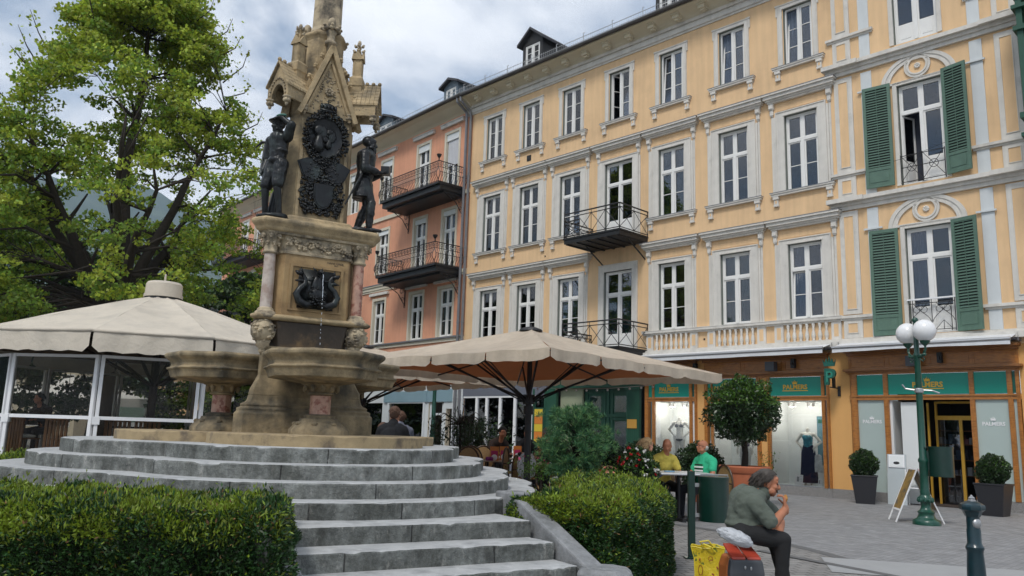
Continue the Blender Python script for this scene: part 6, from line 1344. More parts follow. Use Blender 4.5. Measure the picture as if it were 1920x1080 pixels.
# ---- market parasols ----
def parasol(p, rz, label, half=3.0, H=3.0, ap=3.86, val=.19):
    t = thing('parasol', label, 'parasol', p, rz, 'large beige cafe parasols')
    n = 14; vs = []; fs = []
    def sagpt(side, k, t_):                        # side 0..3, position k/n along the edge, t_ 0 centre..1 edge
        a = side*PI/2; e = Vector((-half+2*half*k/n, -half, 0)); c, s = math.cos(a), math.sin(a); q = Vector((e.x*c-e.y*s, e.x*s+e.y*c, 0))*t_
        edge = abs(2*k/n-1); sag = -.10*math.sin(PI*t_)*(1-edge**2)*1.0; ins = 1-.035*(1-edge**2)*t_
        wr = .012*math.sin(k*2.1+t_*9)*t_
        return Vector((q.x*ins, q.y*ins, ap+(H-ap)*t_**.95+sag+wr))
    b = MB(); m_ = 9
    for side in range(4):
        o = len(b.v); vs = [sagpt(side, k, .035+.965*j/m_) for j in range(m_+1) for k in range(n+1)]
        b.add(vs, [(j*(n+1)+k, j*(n+1)+k+1, (j+1)*(n+1)+k+1, (j+1)*(n+1)+k) for j in range(m_) for k in range(n)])
        b.f[-m_*n:] = [f[::-1] for f in b.f[-m_*n:]]
    top = b.obj('canopy', M['canvas'], t, smooth=True)
    l = MB(); l.v = [(v[0]*.995, v[1]*.995, v[2]-.03) for v in b.v]; l.f = [f[::-1] for f in b.f]; l.m = b.m; l.obj('canopy_lining', M['canvasin'], t, smooth=True)
    b = MB()
    for side in range(4):                           # valance in scalloped lengths
        for seg in range(4):
            k0 = seg*n/4; vs = []; q = 10
            for i in range(q+1):
                kk = k0+(n/4)*(i/q)*.985+.03; p0 = sagpt(side, kk, 1.0); fr = .5+.5*math.cos(2*PI*i/q); d = val-(.05 if i in (0, q) else 0)+.006*math.sin(i*2.3+seg)
                out = Vector((p0.x, p0.y, 0)).normalized()*(.02+.03*math.sin(i*1.7+seg*2)); vs += [p0+Vector((0, 0, .01)), p0+out*.6-Vector((0, 0, d*.5)), p0+out-Vector((0, 0, d))]
            b.add(vs, [f for i in range(q) for f in ((3*i, 3*i+3, 3*i+4, 3*i+1), (3*i+1, 3*i+4, 3*i+5, 3*i+2))]); b.f[-2*q:] = [f[::-1] for f in b.f[-2*q:]]
    b.obj('valance', [M['canvas']], t, smooth=True)
    b = MB(); b.lathe([(.07, 0), (.07, 2.2), (.055, 2.25), (.055, ap-.05)], 12); b.lathe([(.13, 2.22), (.13, 2.42)], 10); b.lathe([(.11, 2.0), (.11, 2.18)], 10); b.box(-.5, -.5, 0, .5, .5, .10); b.obj('pole', M['black'], t, auto=40)
    b = MB()
    for k in range(8):
        a = k*PI/4; rr_ = half*(1.41 if k % 2 else 1.0)*.97; a2 = a+PI/4*0; e = Vector((math.cos(a2)*rr_, math.sin(a2)*rr_, H-.06)); tp = Vector((0, 0, ap-.16)); e.z -= .03; md_ = tp.lerp(e, .5)-Vector((0, 0, .13 if k % 2 == 0 else .06)); b.tube([tp, md_, e], .020, 5)
        mid = tp.lerp(e, .55)-Vector((0, 0, .11 if k % 2 == 0 else .05)); b.tube([Vector((math.cos(a)*.1, math.sin(a)*.1, 2.32)), mid-Vector((0, 0, .03))], .024, 5); b.tube([Vector((math.cos(a)*.1, math.sin(a)*.1, 2.26)), tp.lerp(e, .50)-Vector((0, 0, .15))], .014, 4)
    b.obj('ribs', M['black'], t)
    b = MB(); b.lathe([(.26, ap-.06), (.24, ap-.02), (.10, ap+.03), (.03, ap+.04), (.02, ap+.10)], 14); b.obj('cap', M['black'], t)
    b = MB(); b.tube([(.02, -.25, ap+.02), (.08, -.9, ap-.12), (-.02, -1.8, ap-.36), (.06, -2.4, ap-.52), (.0, -2.85, ap-.70)], .02, 5); b.obj('tie_strap', M['canvas'], t) if False else None
    return t
PS = parasol((.44, 17.45, 0), R(45+3), 'large square beige parasol with orange brown underside over the cafe terrace')
dup(PS, (-4.05, 22.4, 0), R(45-8), 'second beige parasol partly hidden behind the fountain, farther back')
b = MB()
for k in range(12):
    p = Vector((.75, 21.0, 2.74)).lerp(Vector((3.3, 18.5, 2.74)), k/11); b.ell(p-Vector((0, 0, .06*math.sin(PI*k/11))), .028, 8, 6)
b.tube([Vector((.75, 21.0, 2.78)).lerp(Vector((3.3, 18.5, 2.78)), k/11)-Vector((0, 0, .06*math.sin(PI*k/11))) for k in range(12)], .006, 4)
tag(b.obj('string_lights', M['globe'], smooth=True), 'string of small white bulbs under the parasol edge in front of the portal', 'string lights')
# ---- glazed pavilion ----
PC = Vector((-8.95, 20.4, 0)); NP = 12
g0 = at(187, 628, 16.4); pa = math.atan2(g0.x-PC.x, -(g0.y-PC.y))
def pv(k, r, z=0): a = pa+k*2*PI/NP; return Vector((math.sin(a)*r, -math.cos(a)*r, z))
PV = thing('pavilion', 'round glazed cafe pavilion with a grey white tent roof under the lime tree', 'pavilion', PC)
b = MB(); Hh = 3.34; ap = 4.80; RR = 4.45; nn = 8; mm = 8
for k in range(NP):
    vs = []
    for j in range(mm+1):
        t_ = .10+.90*j/mm
        for i in range(nn+1):
            u_ = i/nn; e = pv(k, RR).lerp(pv(k+1, RR), u_); edge = abs(2*u_-1); z = ap+(Hh-ap)*t_**1.12-.07*math.sin(PI*t_)*(1-edge**2); vs.append((e.x*t_, e.y*t_, z+.006*math.sin(i*3+j*2.1)))
    b.add(vs, [(j*(nn+1)+i, (j+1)*(nn+1)+i, (j+1)*(nn+1)+i+1, j*(nn+1)+i+1) for j in range(mm) for i in range(nn)])
b.obj('roof_canopy', M['canvasw'], PV, smooth=False, auto=8)
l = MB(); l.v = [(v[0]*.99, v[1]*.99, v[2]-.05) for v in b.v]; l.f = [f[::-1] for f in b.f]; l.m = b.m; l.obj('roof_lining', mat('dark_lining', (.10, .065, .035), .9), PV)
b = MB()
for k in range(NP):
    q = 16; vs = []
    for i in range(q+1):
        u_ = .012+.976*i/q; e = pv(k, RR).lerp(pv(k+1, RR), u_); o_ = e.normalized()*(.015+.02*math.sin(i*1.3+k)); d = .40+.015*math.sin(i*1.9+k)-(.10 if i in (0, q) else 0); vs += [(e.x, e.y, Hh+.02), tuple(e+o_+Vector((0, 0, Hh-.14))), tuple(e+o_*1.3+Vector((0, 0, Hh-d)))]
    b.add(vs, [f for i in range(q) for f in ((3*i, 3*i+1, 3*i+4, 3*i+3), (3*i+1, 3*i+2, 3*i+5, 3*i+4))])
b.obj('roof_valance', M['canvasw'], PV, smooth=True)
b = MB()
for k in range(NP): b.tube([pv(k, RR, Hh+.02), pv(k+1, RR, Hh+.02)], .035, 6); 
b.obj('hem_tube', M['canvasw'], PV, smooth=True)
b = MB(); b.lathe([(.45, 4.66), (.45, 4.74)], 24); b.obj('vent_gap', M['black'], PV); b = MB(); b.lathe([(.45, 4.76), (.44, 5.06), (.40, 5.12), (.1, 5.16), (.02, 5.17)], 24); b.lathe([(.03, 5.15), (.025, 5.35)], 8); b.lathe([(.47, 4.72), (.47, 4.80)], 24); b.obj('roof_cap', M['canvasw'], PV, auto=30)
DK = .72; RW = 3.82
b = MB(); b.loft([[tuple(pv(k, RW+.15, z)) for k in range(NP)] for z in (0, DK)]); b.obj('deck', mat('dark_deck', (.05, .035, .025), .8, .2, 3), PV)
for k in range(NP):
    A = pv(k, RW); B_ = pv(k+1, RW); d = (B_-A).normalized(); nrm = Vector((A.x+B_.x, A.y+B_.y, 0)).normalized(); T = Matrix.Identity(4); T.col[0] = (*d, 0); T.col[1] = (*(-nrm), 0); T.col[2] = (0, 0, 1, 0); T.col[3] = (*A, 1); Ln = (B_-A).length
    if T.to_3x3().determinant() < 0: T.col[1] = (*nrm, 0)
    b = MB(); b.T = T
    for x in (.02, Ln-.09): b.box(x, -.04, DK, x+.07, .04, 2.92)
    b.box(.09, -.035, 2.86, Ln-.09, .035, 2.92); b.box(.09, -.04, 1.60, Ln-.09, .04, 1.67); b.box(.09, -.035, DK, Ln-.09, .035, DK+.06); b.box(-.02, -.06, 1.50, .12, .05, 1.66)
    b.obj('wall_frame', M['white'], PV); b = MB(); b.T = T; b.box(.09, -.006, DK+.06, Ln-.09, .006, 1.60); b.box(.09, -.006, 1.67, Ln-.09, .006, 2.86); b.obj('wall_glazing', M['pavglass'], PV)
b = MB(); b.lathe([(.10, DK), (.10, 4.6)], 10)
for k in range(NP): b.tube([pv(k, .1, 2.5), pv(k, 2.6, 3.75)], .04, 5); b.tube([pv(k, .2, 4.6), pv(k, RR-.1, Hh-.02)], .035, 5)
b.obj('roof_frame', mat('dark_timber', (.05, .03, .018), .7), PV)
# furniture inside
def slatchair(label, p, rz):
    t = thing('slatted_chair', label, 'chair', p, rz, 'slatted wooden chairs inside the pavilion'); b = MB()
    for k in range(6): x = -.22+.088*k-.03; b.box(x, .20, .02, x+.06, .23, .95)
    b.box(-.25, .23, .85, .25, .25, .93); b.obj('backrest', M['slatwood'], t); b = MB(); b.box(-.24, -.22, .43, .24, .2, .46); b.obj('seat', M['slatwood'], t)
    b = MB(); b.ell((0, -.02, .49), (.23, .21, .045)); b.obj('cushion', M['white2'], t, smooth=True)
    for x in (-.22, .18): b = MB(); b.box(x, -.2, 0, x+.04, -.16, .43); b.obj('leg', M['slatwood'], t)
    return t
c0 = None
spots = [(-4.2, 3.05, 'leftmost slatted teak chair with its back to the glass of the pavilion'), (-3.2, 3.3, 'second slatted teak chair from the left inside the pavilion glass'), (-2.0, 3.3, 'slatted teak chair between the first two white frames of the pavilion'), (-.9, 3.3, 'slatted teak chair just left of the middle pavilion post'), (.4, 3.3, 'slatted teak chair right of the middle pavilion post'), (1.0, 3.25, 'slatted teak chair in the pavilion next to the left basin')]
for k, (ka, r_, lab) in enumerate(spots):
    a = pa+ka*.27; p = PC+Vector((math.sin(a)*(r_-.0), -math.cos(a)*(r_-.0), DK)); rz = math.atan2(math.cos(a), math.sin(a)) ; rz = a+PI
    if c0 is None: c0 = slatchair(lab, p, rz)
    else: dup(c0, p, rz, lab)
for x, y, lab in ((-11.0, 18.6, 'dark table inside the left part of the pavilion'), (-8.4, 18.0, 'dark table inside the pavilion near its middle post'), (-6.9, 18.9, 'dark table inside the pavilion beside the left basin')):
    t = thing('cafe_table', lab, 'table', (x, y, DK)); b = MB(); b.lathe([(.45, .72), (.45, .75)], 20); b.obj('tabletop', M['dark'], t); b = MB(); b.lathe([(.25, 0), (.03, .04), (.03, .72)], 10); b.obj('leg', M['dark'], t)
# far white marquee and bits of the square seen through the glass
t = thing('marquee', 'white market marquee glimpsed through the pavilion glass', 'marquee', (-24, 46, 0)); b = MB(); b.loft([[(-5, -3, 2.7), (5, -3, 2.7), (5, 3, 2.7), (-5, 3, 2.7)], [(-.3, -.2, 4.0), (.3, -.2, 4.0), (.3, .2, 4.0), (-.3, .2, 4.0)]]); b.box(-5, -3.02, 2.3, 5, -2.98, 2.75); b.obj('marquee_roof', M['white'], t)
for x in (-4.9, 4.8): b = MB(); b.box(x, -3, 0, x+.1, -2.9, 2.7); b.obj('post', M['white'], t)
def farhouse(label, x, y, w_, h, m, rz=0):
    t = thing('house', label, 'building', (x, y, 0), rz); b = MB(); b.box(-w_/2, 0, 0, w_/2, 9, h); b.obj('wall', m, t)
    b = MB(); b.loft([[(-w_/2-.4, -.5, h), (w_/2+.4, -.5, h), (w_/2+.4, 9.5, h), (-w_/2-.4, 9.5, h)], [(-w_/2, 4, h+3.4), (w_/2, 4, h+3.4), (w_/2, 5, h+3.4), (-w_/2, 5, h+3.4)]]); b.obj('roof', M['roof'], t); n = int(w_/2.2); q = None
    for i in range(n):
        for z in range(int(h/3)):
            b = MB(); X = -w_/2+1.3+i*(w_-2.2)/max(1, n-1); b.box(X-.45, -.05, 1+z*3, X+.45, -.02, 2.4+z*3); f = b.obj('window', M['dark'], t); b = MB(); b.box(X-.55, -.03, .9+z*3, X+.55, -.01, 2.5+z*3); b.obj('window_frame', M['white'], f)
    return t
farhouse('grey house with dark windows far behind the left tree', -46, 70, 16, 7, M['cream'], R(15)); farhouse('ochre house far behind the pavilion under the trees', -27, 80, 15, 6.2, M['yellow'], R(5))
for x, y, r_, lab in ((-12.4, 15.1, .5, 'low bright green shrub at the foot of the pavilion glass'), (-14.2, 16.0, .45, 'second low green shrub at the far left by the pavilion')):
    t = thing('low_shrub', lab, 'shrub', (x, y, 0), 0, 'low shrubs by the pavilion'); coreball(t, (0, 0, .55), r_); ballshrub(t, (0, 0, .60), r_+.1, 2600, [M['box'], M['laurelnew']], .06, .5, 1, new=.8)
for x, y, lab in ((-14.5, 14.6, 'weedy green shrub left of the steps at the picture edge'),):
    t = thing('low_shrub', lab, 'shrub', (x, y, 0), 0, 'low shrubs by the pavilion'); coreball(t, (0, 0, .3), .5); ballshrub(t, (0, 0, .40), .6, 2600, [M['box'], M['laurelnew']], .06, .5, 1, new=.8)
# ---- cafe terrace ----
def wickerchair(label, p, rz):
    t = thing('wicker_chair', label, 'chair', p, rz, 'round backed wicker cafe chairs')
    b = MB(); pts = [(.25*math.cos(a), .22+.05*math.sin(a)*0, .62+.32*math.sin(a)) for a in [PI*k/12 for k in range(13)]]
    b.tube([(.24, .20, .0), (.25, .22, .45)]+pts+[(-.25, .22, .45), (-.24, .20, 0)], .018, 7)
    b.tube([(.24, .20, .62), (.27, .0, .66), (.24, -.2, .60), (.22, -.2, 0)], .016, 6); b.tube([(-.24, .20, .62), (-.27, .0, .66), (-.24, -.2, .60), (-.22, -.2, 0)], .016, 6); b.obj('chair_frame', M['rattan'], t)
    b = MB(); vs = [(.23*math.cos(a)*s_, .225+.03*(1-s_), .62+.30*math.sin(a)*s_) for s_ in (1, .6, .2) for a in [2*PI*k/20 for k in range(20)]]; b.loft([vs[:20], vs[20:40], vs[40:60]]); b.obj('backrest', M['wicker'], t)
    b = MB(); b.lathe([(.22, .42), (.24, .44), (.23, .46)], 18); b.obj('seat', M['wicker'], t)
    return t
def cafetable(label, p, rz, w_=.62, m=None):
    t = thing('cafe_table', label, 'table', p, rz, 'small cafe tables'); b = MB(); b.box(-w_/2, -w_/2, .72, w_/2, w_/2, .75); o = b.obj('tabletop', m or M['tabletop'], t); md = o.modifiers.new('bevel', 'BEVEL'); md.width = .02
    b = MB(); b.lathe([(.03, .05), (.03, .72)], 10); b.obj('leg', M['black'], t); b = MB(); b.box(-.25, -.03, .0, .25, .03, .05); b.box(-.03, -.25, .0, .03, .25, .05); b.obj('table_foot', M['black'], t); return t
def gp(px, Y): p = at(px, 850, Y); return Vector((p.x, p.y, 0))
CZ = .16
tb = cafetable('wooden cafe table left of the chair with the white bag', gp(915, 20.5)+Vector((0, 0, CZ)), .3, .9)
ws = thing('terrace_platform', 'low timber cafe platform under the tables between the parasols', 'platform', (-.6, 21.2, 0), 0); b = MB(); b.box(-4.6, -2.8, 0, 3.0, 3.4, CZ); b.obj('platform_boards', M['slatwood'], ws)
for px, Y, rz, lab in ((1012, 19.3, .9, 'cafe table with crumbs and a menu in front of the pine'), (935, 22.6, .1, 'farther cafe table by the weeping fig'), (840, 20.0, 0., 'dark cafe table behind the couple at the fountain')):
    dup(tb, gp(px, Y)+Vector((0, 0, CZ)), rz, lab)
wc = wickerchair('wicker chair with a white plastic bag hung over its back', gp(985, 18.6)+Vector((0, 0, CZ)), R(70))
for px, Y, rz, lab in ((872, 19.8, 200, 'wicker chair nearest the step edge, its round back low'), (888, 20.8, 170, 'wicker chair second from the step edge'), (905, 21.8, 185, 'wicker chair at the near side of the left cafe table'), (968, 19.7, 75, 'wicker chair just behind the one with the white bag'), (1030, 20.6, 180, 'wicker chair under the striped menu board'), (1008, 20.9, 200, 'wicker chair half hidden behind the menu card table'), (1092, 17.8, 190, 'wicker chair tucked under the pine branches'), (1115, 18.4, 150, 'dark wicker chair right of the pine trunk'), (1208, 15.9, 100, 'wicker chair in which the woman in blue sits'), (1247, 17.6, 0, 'wicker chair behind the man in yellow'), (1338, 16.9, -70, 'wicker chair in which the man in green sits, its back by the pot')):
    z = CZ if px < 1050 else 0
    cc = dup(wc, gp(px, Y)+Vector((0, 0, z)), R(rz), lab); cc.scale = (1.15,)*3
GT = cafetable('grey topped cafe table shared by the three guests', gp(1272, 16.3), R(10), 1.0, mat('grey_table_top', (.50, .51, .52), .4)); GT.scale = (1.18, 1.18, 1.25)
b = MB(); b.T = None
M['mOr'] = mat('orange_card', (.62, .20, .03), .5); M['mPk'] = mat('magenta_card', (.50, .02, .12), .5); M['mYe'] = mat('yellow_card', (.65, .48, .04), .5)
def menucard(p, rz, label, mm, h=.34, w_=.22):
    t = thing('menu_card', label, 'menu card', p, rz, 'ice cream menu cards on the tables'); b = MB(); b.box(-w_/2, -.01, 0, w_/2, .01, h); b.obj('card', mm, t)
    b = MB(); b.box(-w_*.38, -.016, h*.32, w_*.38, -.01, h*.70); b.obj('card_field', M['mPk'], t); b = MB(); b.lathe([(.0001, 0), (w_*.34, .0), (w_*.34, .004)], 16); b.v = [(x, -.018-z, h*.22+y) for x, y, z in b.v]; b.obj('card_disc', M['white'], t); return t
mc = menucard(gp(927, 20.3)+Vector((0, 0, CZ+.752)), R(8), 'orange menu card with a pink field on the left cafe table', M['mOr'])
for px, Y, rz, lab in ((945, 20.9, -10, 'dark red menu card right of the orange one on the left cafe table'), (1036, 19.0, 10, 'tall orange menu card on the table before the pine'), (970, 22.4, 5, 'menu card on the farther table near the parasol pole'), (790, 19.8, 5, 'orange menu card standing just beyond the top step')):
    dup(mc, gp(px, Y)+Vector((0, 0, CZ+.752)), R(rz), lab)
b = MB(); b.lathe([(.09, 0), (.10, .05), (.08, .09)], 12); tag(b.obj('napkin_box', mat('purple_box', (.25, .02, .18), .5), loc=gp(918, 20.2)+Vector((0, 0, CZ+.752))), 'small purple bowl beside the orange menu card', 'bowl')
# striped menu board
t = thing('menu_board', 'tall board of alternating yellow and orange menu sheets by the grey shopfront', 'menu board', P0, math.atan2(FD.y, FD.x))
for k in range(6): b = MB(); b.fb(-11.86, -11.42, 2.58-.30*(k+1)+.01, 2.58-.30*k, .12, .135); b.obj('menu_sheet', M['mYe'] if k % 2 == 0 else M['mOr'], t)
b = MB(); b.fb(-11.92, -11.36, 0.6, 2.64, .085, .12); b.obj('board_panel', M['portal'], t)
b = MB(); b.fb(-11.9, -11.84, 0, .6, .08, .12); b.fb(-11.44, -11.38, 0, .6, .08, .12); b.obj('board_leg', M['portal'], t)
# crumpled bags
def bag(name, label, cat, c, r, m, seed, rz=0, amp=.25, mats=None, freq=3.0):
    b = MB(); b.ell((0, 0, 0), (1, 1, 1), 40, 28); vs = []
    for v in b.v:
        d = Vector(v); k = 1+amp*(abs(mnoise.noise(d*freq+Vector((seed, 0, 0))))-.25)+amp*.6*(abs(mnoise.noise(d*freq*2.3+Vector((0, seed, 0))))-.2); vs.append((v[0]*r[0]*k, v[1]*r[1]*k, v[2]*r[2]*k))
    b.v = vs; o = b.obj(name, m, loc=c, rz=rz, auto=22); tag(o, label, cat); return o
bag('plastic_bag', 'white plastic carrier bag hanging over the back of a wicker chair', 'bag', gp(990, 18.3)+Vector((-.02, 0, CZ+.72)), (.22, .17, .30), M['bagw'], 3, .4, .28, None, 2.2)
# ---- foreground luggage ----
SZ = 9.72
def W_(px, py, Y=SZ): return at(px, py, Y)
sc0 = W_(1388, 1045, 8.34)
su = thing('suitcase', 'orange and grey hard suitcase with a red top used as a seat', 'suitcase', (sc0.x, 8.34, 0), R(4)); su.scale = (.74, .92, 1.27)
def rbox(x0, y0, z0, x1, y1, z1, r, m, name, par):
    b = MB(); b.box(x0, y0, z0, x1, y1, z1); o = b.obj(name, m, par); md = o.modifiers.new('bevel', 'BEVEL'); md.width = r; md.segments = 4; o.data.polygons.foreach_set('use_smooth', [True]*6); o.data.set_sharp_from_angle(angle=R(60)); return o
M['scgrey'] = mat('dark_grey_shell', (.055, .06, .068), .45, .1, 8, .08, 60); M['scorange'] = mat('orange_side_shell', (.42, .13, .035), .5, .12, 6); M['scred'] = mat('red_top_shell', (.40, .055, .03), .35, .12, 8, .1, 20)
b = MB(); tp = lambda w0, y0, y1, z, dx=0: [(-w0+dx, y0, z), (w0, y0, z), (w0, y1, z), (-w0+dx, y1, z)]
b.loft([tp(.23, -.20, -.12, .012), tp(.235, -.21, -.12, .26), tp(.215, -.20, -.12, .345), tp(.19, -.185, -.12, .36)]); o = b.obj('front_shell', M['scgrey'], su); md = o.modifiers.new('bevel', 'BEVEL'); md.width = .018; md.segments = 3
b = MB(); b.loft([tp(.24, -.119, .17, .02), tp(.24, -.119, .17, .29), tp(.205, -.119, .13, .375)]); o = b.obj('side_shell', M['scorange'], su); md = o.modifiers.new('bevel', 'BEVEL'); md.width = .03; md.segments = 3
b = MB(); b.loft([[(-.20, y, z), (-.01, y, z), (-.01, y2, z2), (-.185, y2, z2)] for y, z, y2, z2 in ((-.195, .352, .13, .43), (-.19, .372, .13, .45))]); b.loft([[(.01, y, z), (.20, y, z), (.185, y2, z2), (.01, y2, z2)] for y, z, y2, z2 in ((-.195, .352, .13, .43), (-.19, .372, .13, .45))]); o = b.obj('top_panel', M['scred'], su); md = o.modifiers.new('bevel', 'BEVEL'); md.width = .008
b = MB(); b.ell((-.03, -.212, .30), (.014, .006, .014), 10, 6); b.ell((.05, -.212, .295), (.014, .006, .014), 10, 6); b.obj('rivet', M['steel'], su)
b = MB(); [b.lathe([(.03, 0), (.03, .02)], 8, c=(x, y)) for x in (-.18, .18) for y in (-.15, .12)]; b.obj('caster', M['black'], su)
pb = bag('plastic_bag', 'crumpled clear white plastic bag lying on the suitcase beside the man', 'bag', W_(1378, 1007, 8.00), (.175, .11, .072), M['bagw'], 8, R(-8), .13, None, 2.2)
pb.rotation_euler = (0, R(20), R(-5))
# yellow shopping bag
yb = W_(1331, 1044, 9.5); t = thing('shopping_bag', 'yellow printed shopping bag standing on the paving beside the suitcase', 'shopping bag', (yb.x, 9.5, 0), R(-18)); t.scale = (.80, .85, .93)
M['ybag'] = mat('yellow_printed_plastic', (.66, .50, .02), .35, .12, 3, .6, 14, col2=(.16, .20, .03), c2s=8, c2t=(.60, .64), bdist=.02, detail=2)
M['ybag2'] = mat('yellow_bag_edge', (.78, .64, .05), .35)
b = MB(); n = 12; rings = []
for j, (z, w_, d_) in enumerate(((.0, .17, .10), (.06, .19, .115), (.16, .185, .11), (.28, .175, .095), (.38, .19, .10), (.42, .195, .105))):
    R0 = []
    for k in range(4*n):
        s_, q = divmod(k, n); u_ = q/n*2-1; x, y = ((u_*w_, -d_), (w_, u_*d_), (-u_*w_, d_), (-w_, -u_*d_))[s_]; nz = mnoise.noise(Vector((x*9, y*9, z*8)))*.03*(1 if j else 0); R0.append((x+nz*.8+.05*(z/.4)*(-1 if x < 0 else .2), y+nz, z+.010+(.035*mnoise.noise(Vector((x*6, y*6, 3))) if j == 5 else 0)))
    rings.append(R0)
b.loft(rings, cap=False); b.loft([[(p[0]*.96, p[1]*.94, p[2]) for p in rr_] for rr_ in rings][::-1], cap=False); b.add(rings[0], [tuple(reversed(range(4*n)))]); b.obj('bag_body', M['ybag'], t, auto=35)
b = MB()
for k in (0, n, 2*n, 3*n): b.tube([Vector(r_[k])*1.005 for r_ in rings], .006, 5)
b.tube([Vector(p) for p in rings[-1]]+[Vector(rings[-1][0])], .006, 5); b.tube([(-.10, -.11, .38), (-.07, -.16, .47), (.03, -.17, .44), (.08, -.11, .38)], .011, 6); b.tube([(-.10, .11, .40), (-.14, .06, .47), (-.02, .05, .49), (.06, .10, .40)], .011, 6)
b.obj('bag_trim', M['ybag2'], t)
b = MB(); b.tube([(-.12+.03*math.cos(a), -.122, .16+.06*math.sin(a)) for a in [k*.7 for k in range(10)]], .004, 4); b.tube([(.02+.03*math.cos(a), -.122, .30+.025*math.sin(a)) for a in [k*.7 for k in range(10)]], .004, 4)
for x, z in ((-.06, .08), (.05, .12), (.11, .2), (-.13, .28)): b.ell((x, -.122, z), (.02, .003, .011), 8, 5, rot=Matrix.Rotation(x*9, 3, 'Y'))
b.obj('bag_print', mat('bag_print_ink', (.30, .06, .02), .5), t)
# ---------------- people, statues and mannequins ----------------
def remesh(o, vox, sm=6):
    md = o.modifiers.new('remesh', 'REMESH'); md.mode = 'VOXEL'; md.voxel_size = vox; md.use_smooth_shade = True
    m2 = o.modifiers.new('smooth', 'SMOOTH'); m2.iterations = sm; m2.factor = .5; return o
def frame(fwd, up=(0, 0, 1)):
    f = Vector(fwd).normalized(); u = Vector(up); r = f.cross(u).normalized(); u = r.cross(f).normalized(); return Matrix((r, f, u)).transposed()      # columns: right, forward, up
def head_mb(b, c, F3, s=1.0, nose=1.0, cheeks=1.0, beard=0, chin=1.0):
    """skull, face planes, nose, lips, brow and ears; local axes right, forward, up"""
    def P(x, y, z): return Vector(c)+F3 @ Vector((x, y, z))*s
    E_ = lambda p, r, n=14, k=10: b.ell(P(*p), tuple(q*s for q in r), n, k, rot=F3)
    E_((0, -.012, .035), (.076, .096, .088)); E_((0, .025, -.02), (.062, .068, .085)); E_((0, .045, -.075), (.040*chin, .042, .035)); E_((0, .02, -.055), (.055*cheeks, .055, .045))
    for sg in (-1, 1):
        E_((sg*.038, .058, -.018), (.026*cheeks, .026, .024)); E_((sg*.076, -.008, -.008), (.010, .020, .033), 8, 6); E_((sg*.030, .074, .028), (.026, .014, .010), 8, 6); E_((sg*.050, .03, -.06), (.022*cheeks, .04, .03))
        E_((sg*.012, .094, -.024), (.010, .012, .009), 8, 6)
    b.cap(P(0, .078, .022), P(0, .104, -.020), .009*s*nose, .0155*s*nose, 8); E_((0, .086, -.050), (.023, .012, .0075), 8, 6); E_((0, .082, -.063), (.020, .012, .008), 8, 6); E_((0, .062, .055), (.055, .03, .03))
def hand_mb(b, wr, d, palm_n, L_=.19, curl=.5, thumb=1, spread=.0, fr=.0085):
    """palm with four bent fingers and a thumb; d along the hand, palm_n out of the palm"""
    d = Vector(d).normalized(); pn = Vector(palm_n); pn = (pn-d*pn.dot(d)).normalized(); s = d.cross(pn).normalized()*thumb; wr = Vector(wr)
    k = L_/.19
    b.cap(wr-d*.03, wr+d*.02, .027*k, .028*k, 10)
    for j in range(4): b.cap(wr+d*.01+s*(.020-.013*j)*k, wr+d*.088*k+s*(.030-.020*j)*k, .017*k, .0125*k, 8)
    for j, (l, off) in enumerate(((.072, .031), (.080, .011), (.074, -.010), (.058, -.030))):
        p = wr+d*.088*k+s*off*k; a = curl*.55; dd = d
        for q, f in enumerate((.42, .32, .26)):
            dd = (dd*math.cos(a)+pn*math.sin(a)).normalized(); e = p+dd*l*f*k+s*spread*(1.5-j)*.004; b.cap(p, e, (fr-.0007*q)*k, (fr-.0007*(q+1))*k, 8); p = e; a = curl*(.8 if q == 0 else .6)
            pn2 = (pn*math.cos(a*0)+Vector((0, 0, 0))); 
            pn = (pn-dd*pn.dot(dd)).normalized()
        pn = Vector(palm_n); pn = (pn-d*pn.dot(d)).normalized()
    p = wr+d*.02*k+s*.026*k; q1 = p+(d*.55+s*.65+pn*.35).normalized()*.040*k; q2 = q1+(d*.85+s*.1+pn*(.3+curl*.4)).normalized()*.032*k; q3 = q2+(d*.8-s*.25+pn*(.3+curl*.5)).normalized()*.026*k
    b.cap(p, q1, .014*k, .0115*k, 8); b.cap(q1, q2, .011*k, .0098*k, 8); b.cap(q2, q3, .0098*k, .0085*k, 8)
def chain(b, pts, rr, n=12):
    for i in range(len(pts)-1): b.cap(pts[i], pts[i+1], rr[i], rr[i+1], n)
def hair_strands(name, par, c, F3, m, n, ln, seed, s=1.0, back=1.0, z0=-.02, wave=.01, fringe=.3, r0=.0035):
    rr = random.Random(seed); b = MB()
    for k in range(n):
        th = rr.uniform(0, 2*PI); ph = rr.uniform(.05, 1)**.7*1.75; x, y, z = math.sin(ph)*math.sin(th), -math.sin(ph)*math.cos(th), math.cos(ph)
        if y > fringe and z < .62: continue
        if z < z0*10 and y > -.2: continue
        if abs(x) > .62 and y > -.25 and z < .25: continue
        p = Vector((x*.080, y*.100-.012, .035+z*.092)); d = Vector((x*.35, -1.0*back-.2*abs(y), -.35-.6*(1-z))).normalized(); pts = []; q = p.copy(); L_ = ln*rr.uniform(.5, 1.15)
        for j in range(6):
            pts.append(Vector(c)+F3 @ (q*s)); dd = d+Vector((rr.uniform(-1, 1)*wave*30, rr.uniform(-.3, .3)*wave*20, -.22*j)); q = q+dd.normalized()*L_/5*1.0
            e = Vector((q.x/.084, (q.y+.012)/.104, (q.z-.035)/.096)); l = e.length
            if l < 1.02 and q.z > -.06: q = Vector((q.x*1.03/l, (q.y+.012)*1.03/l-.012, (q.z-.035)*1.03/l+.035))
        b.tube(pts, [r0*s, r0*1.5*s, r0*1.5*s, r0*1.3*s, r0*s, .0008], 5)
    return b.obj(name, m, par, smooth=True)
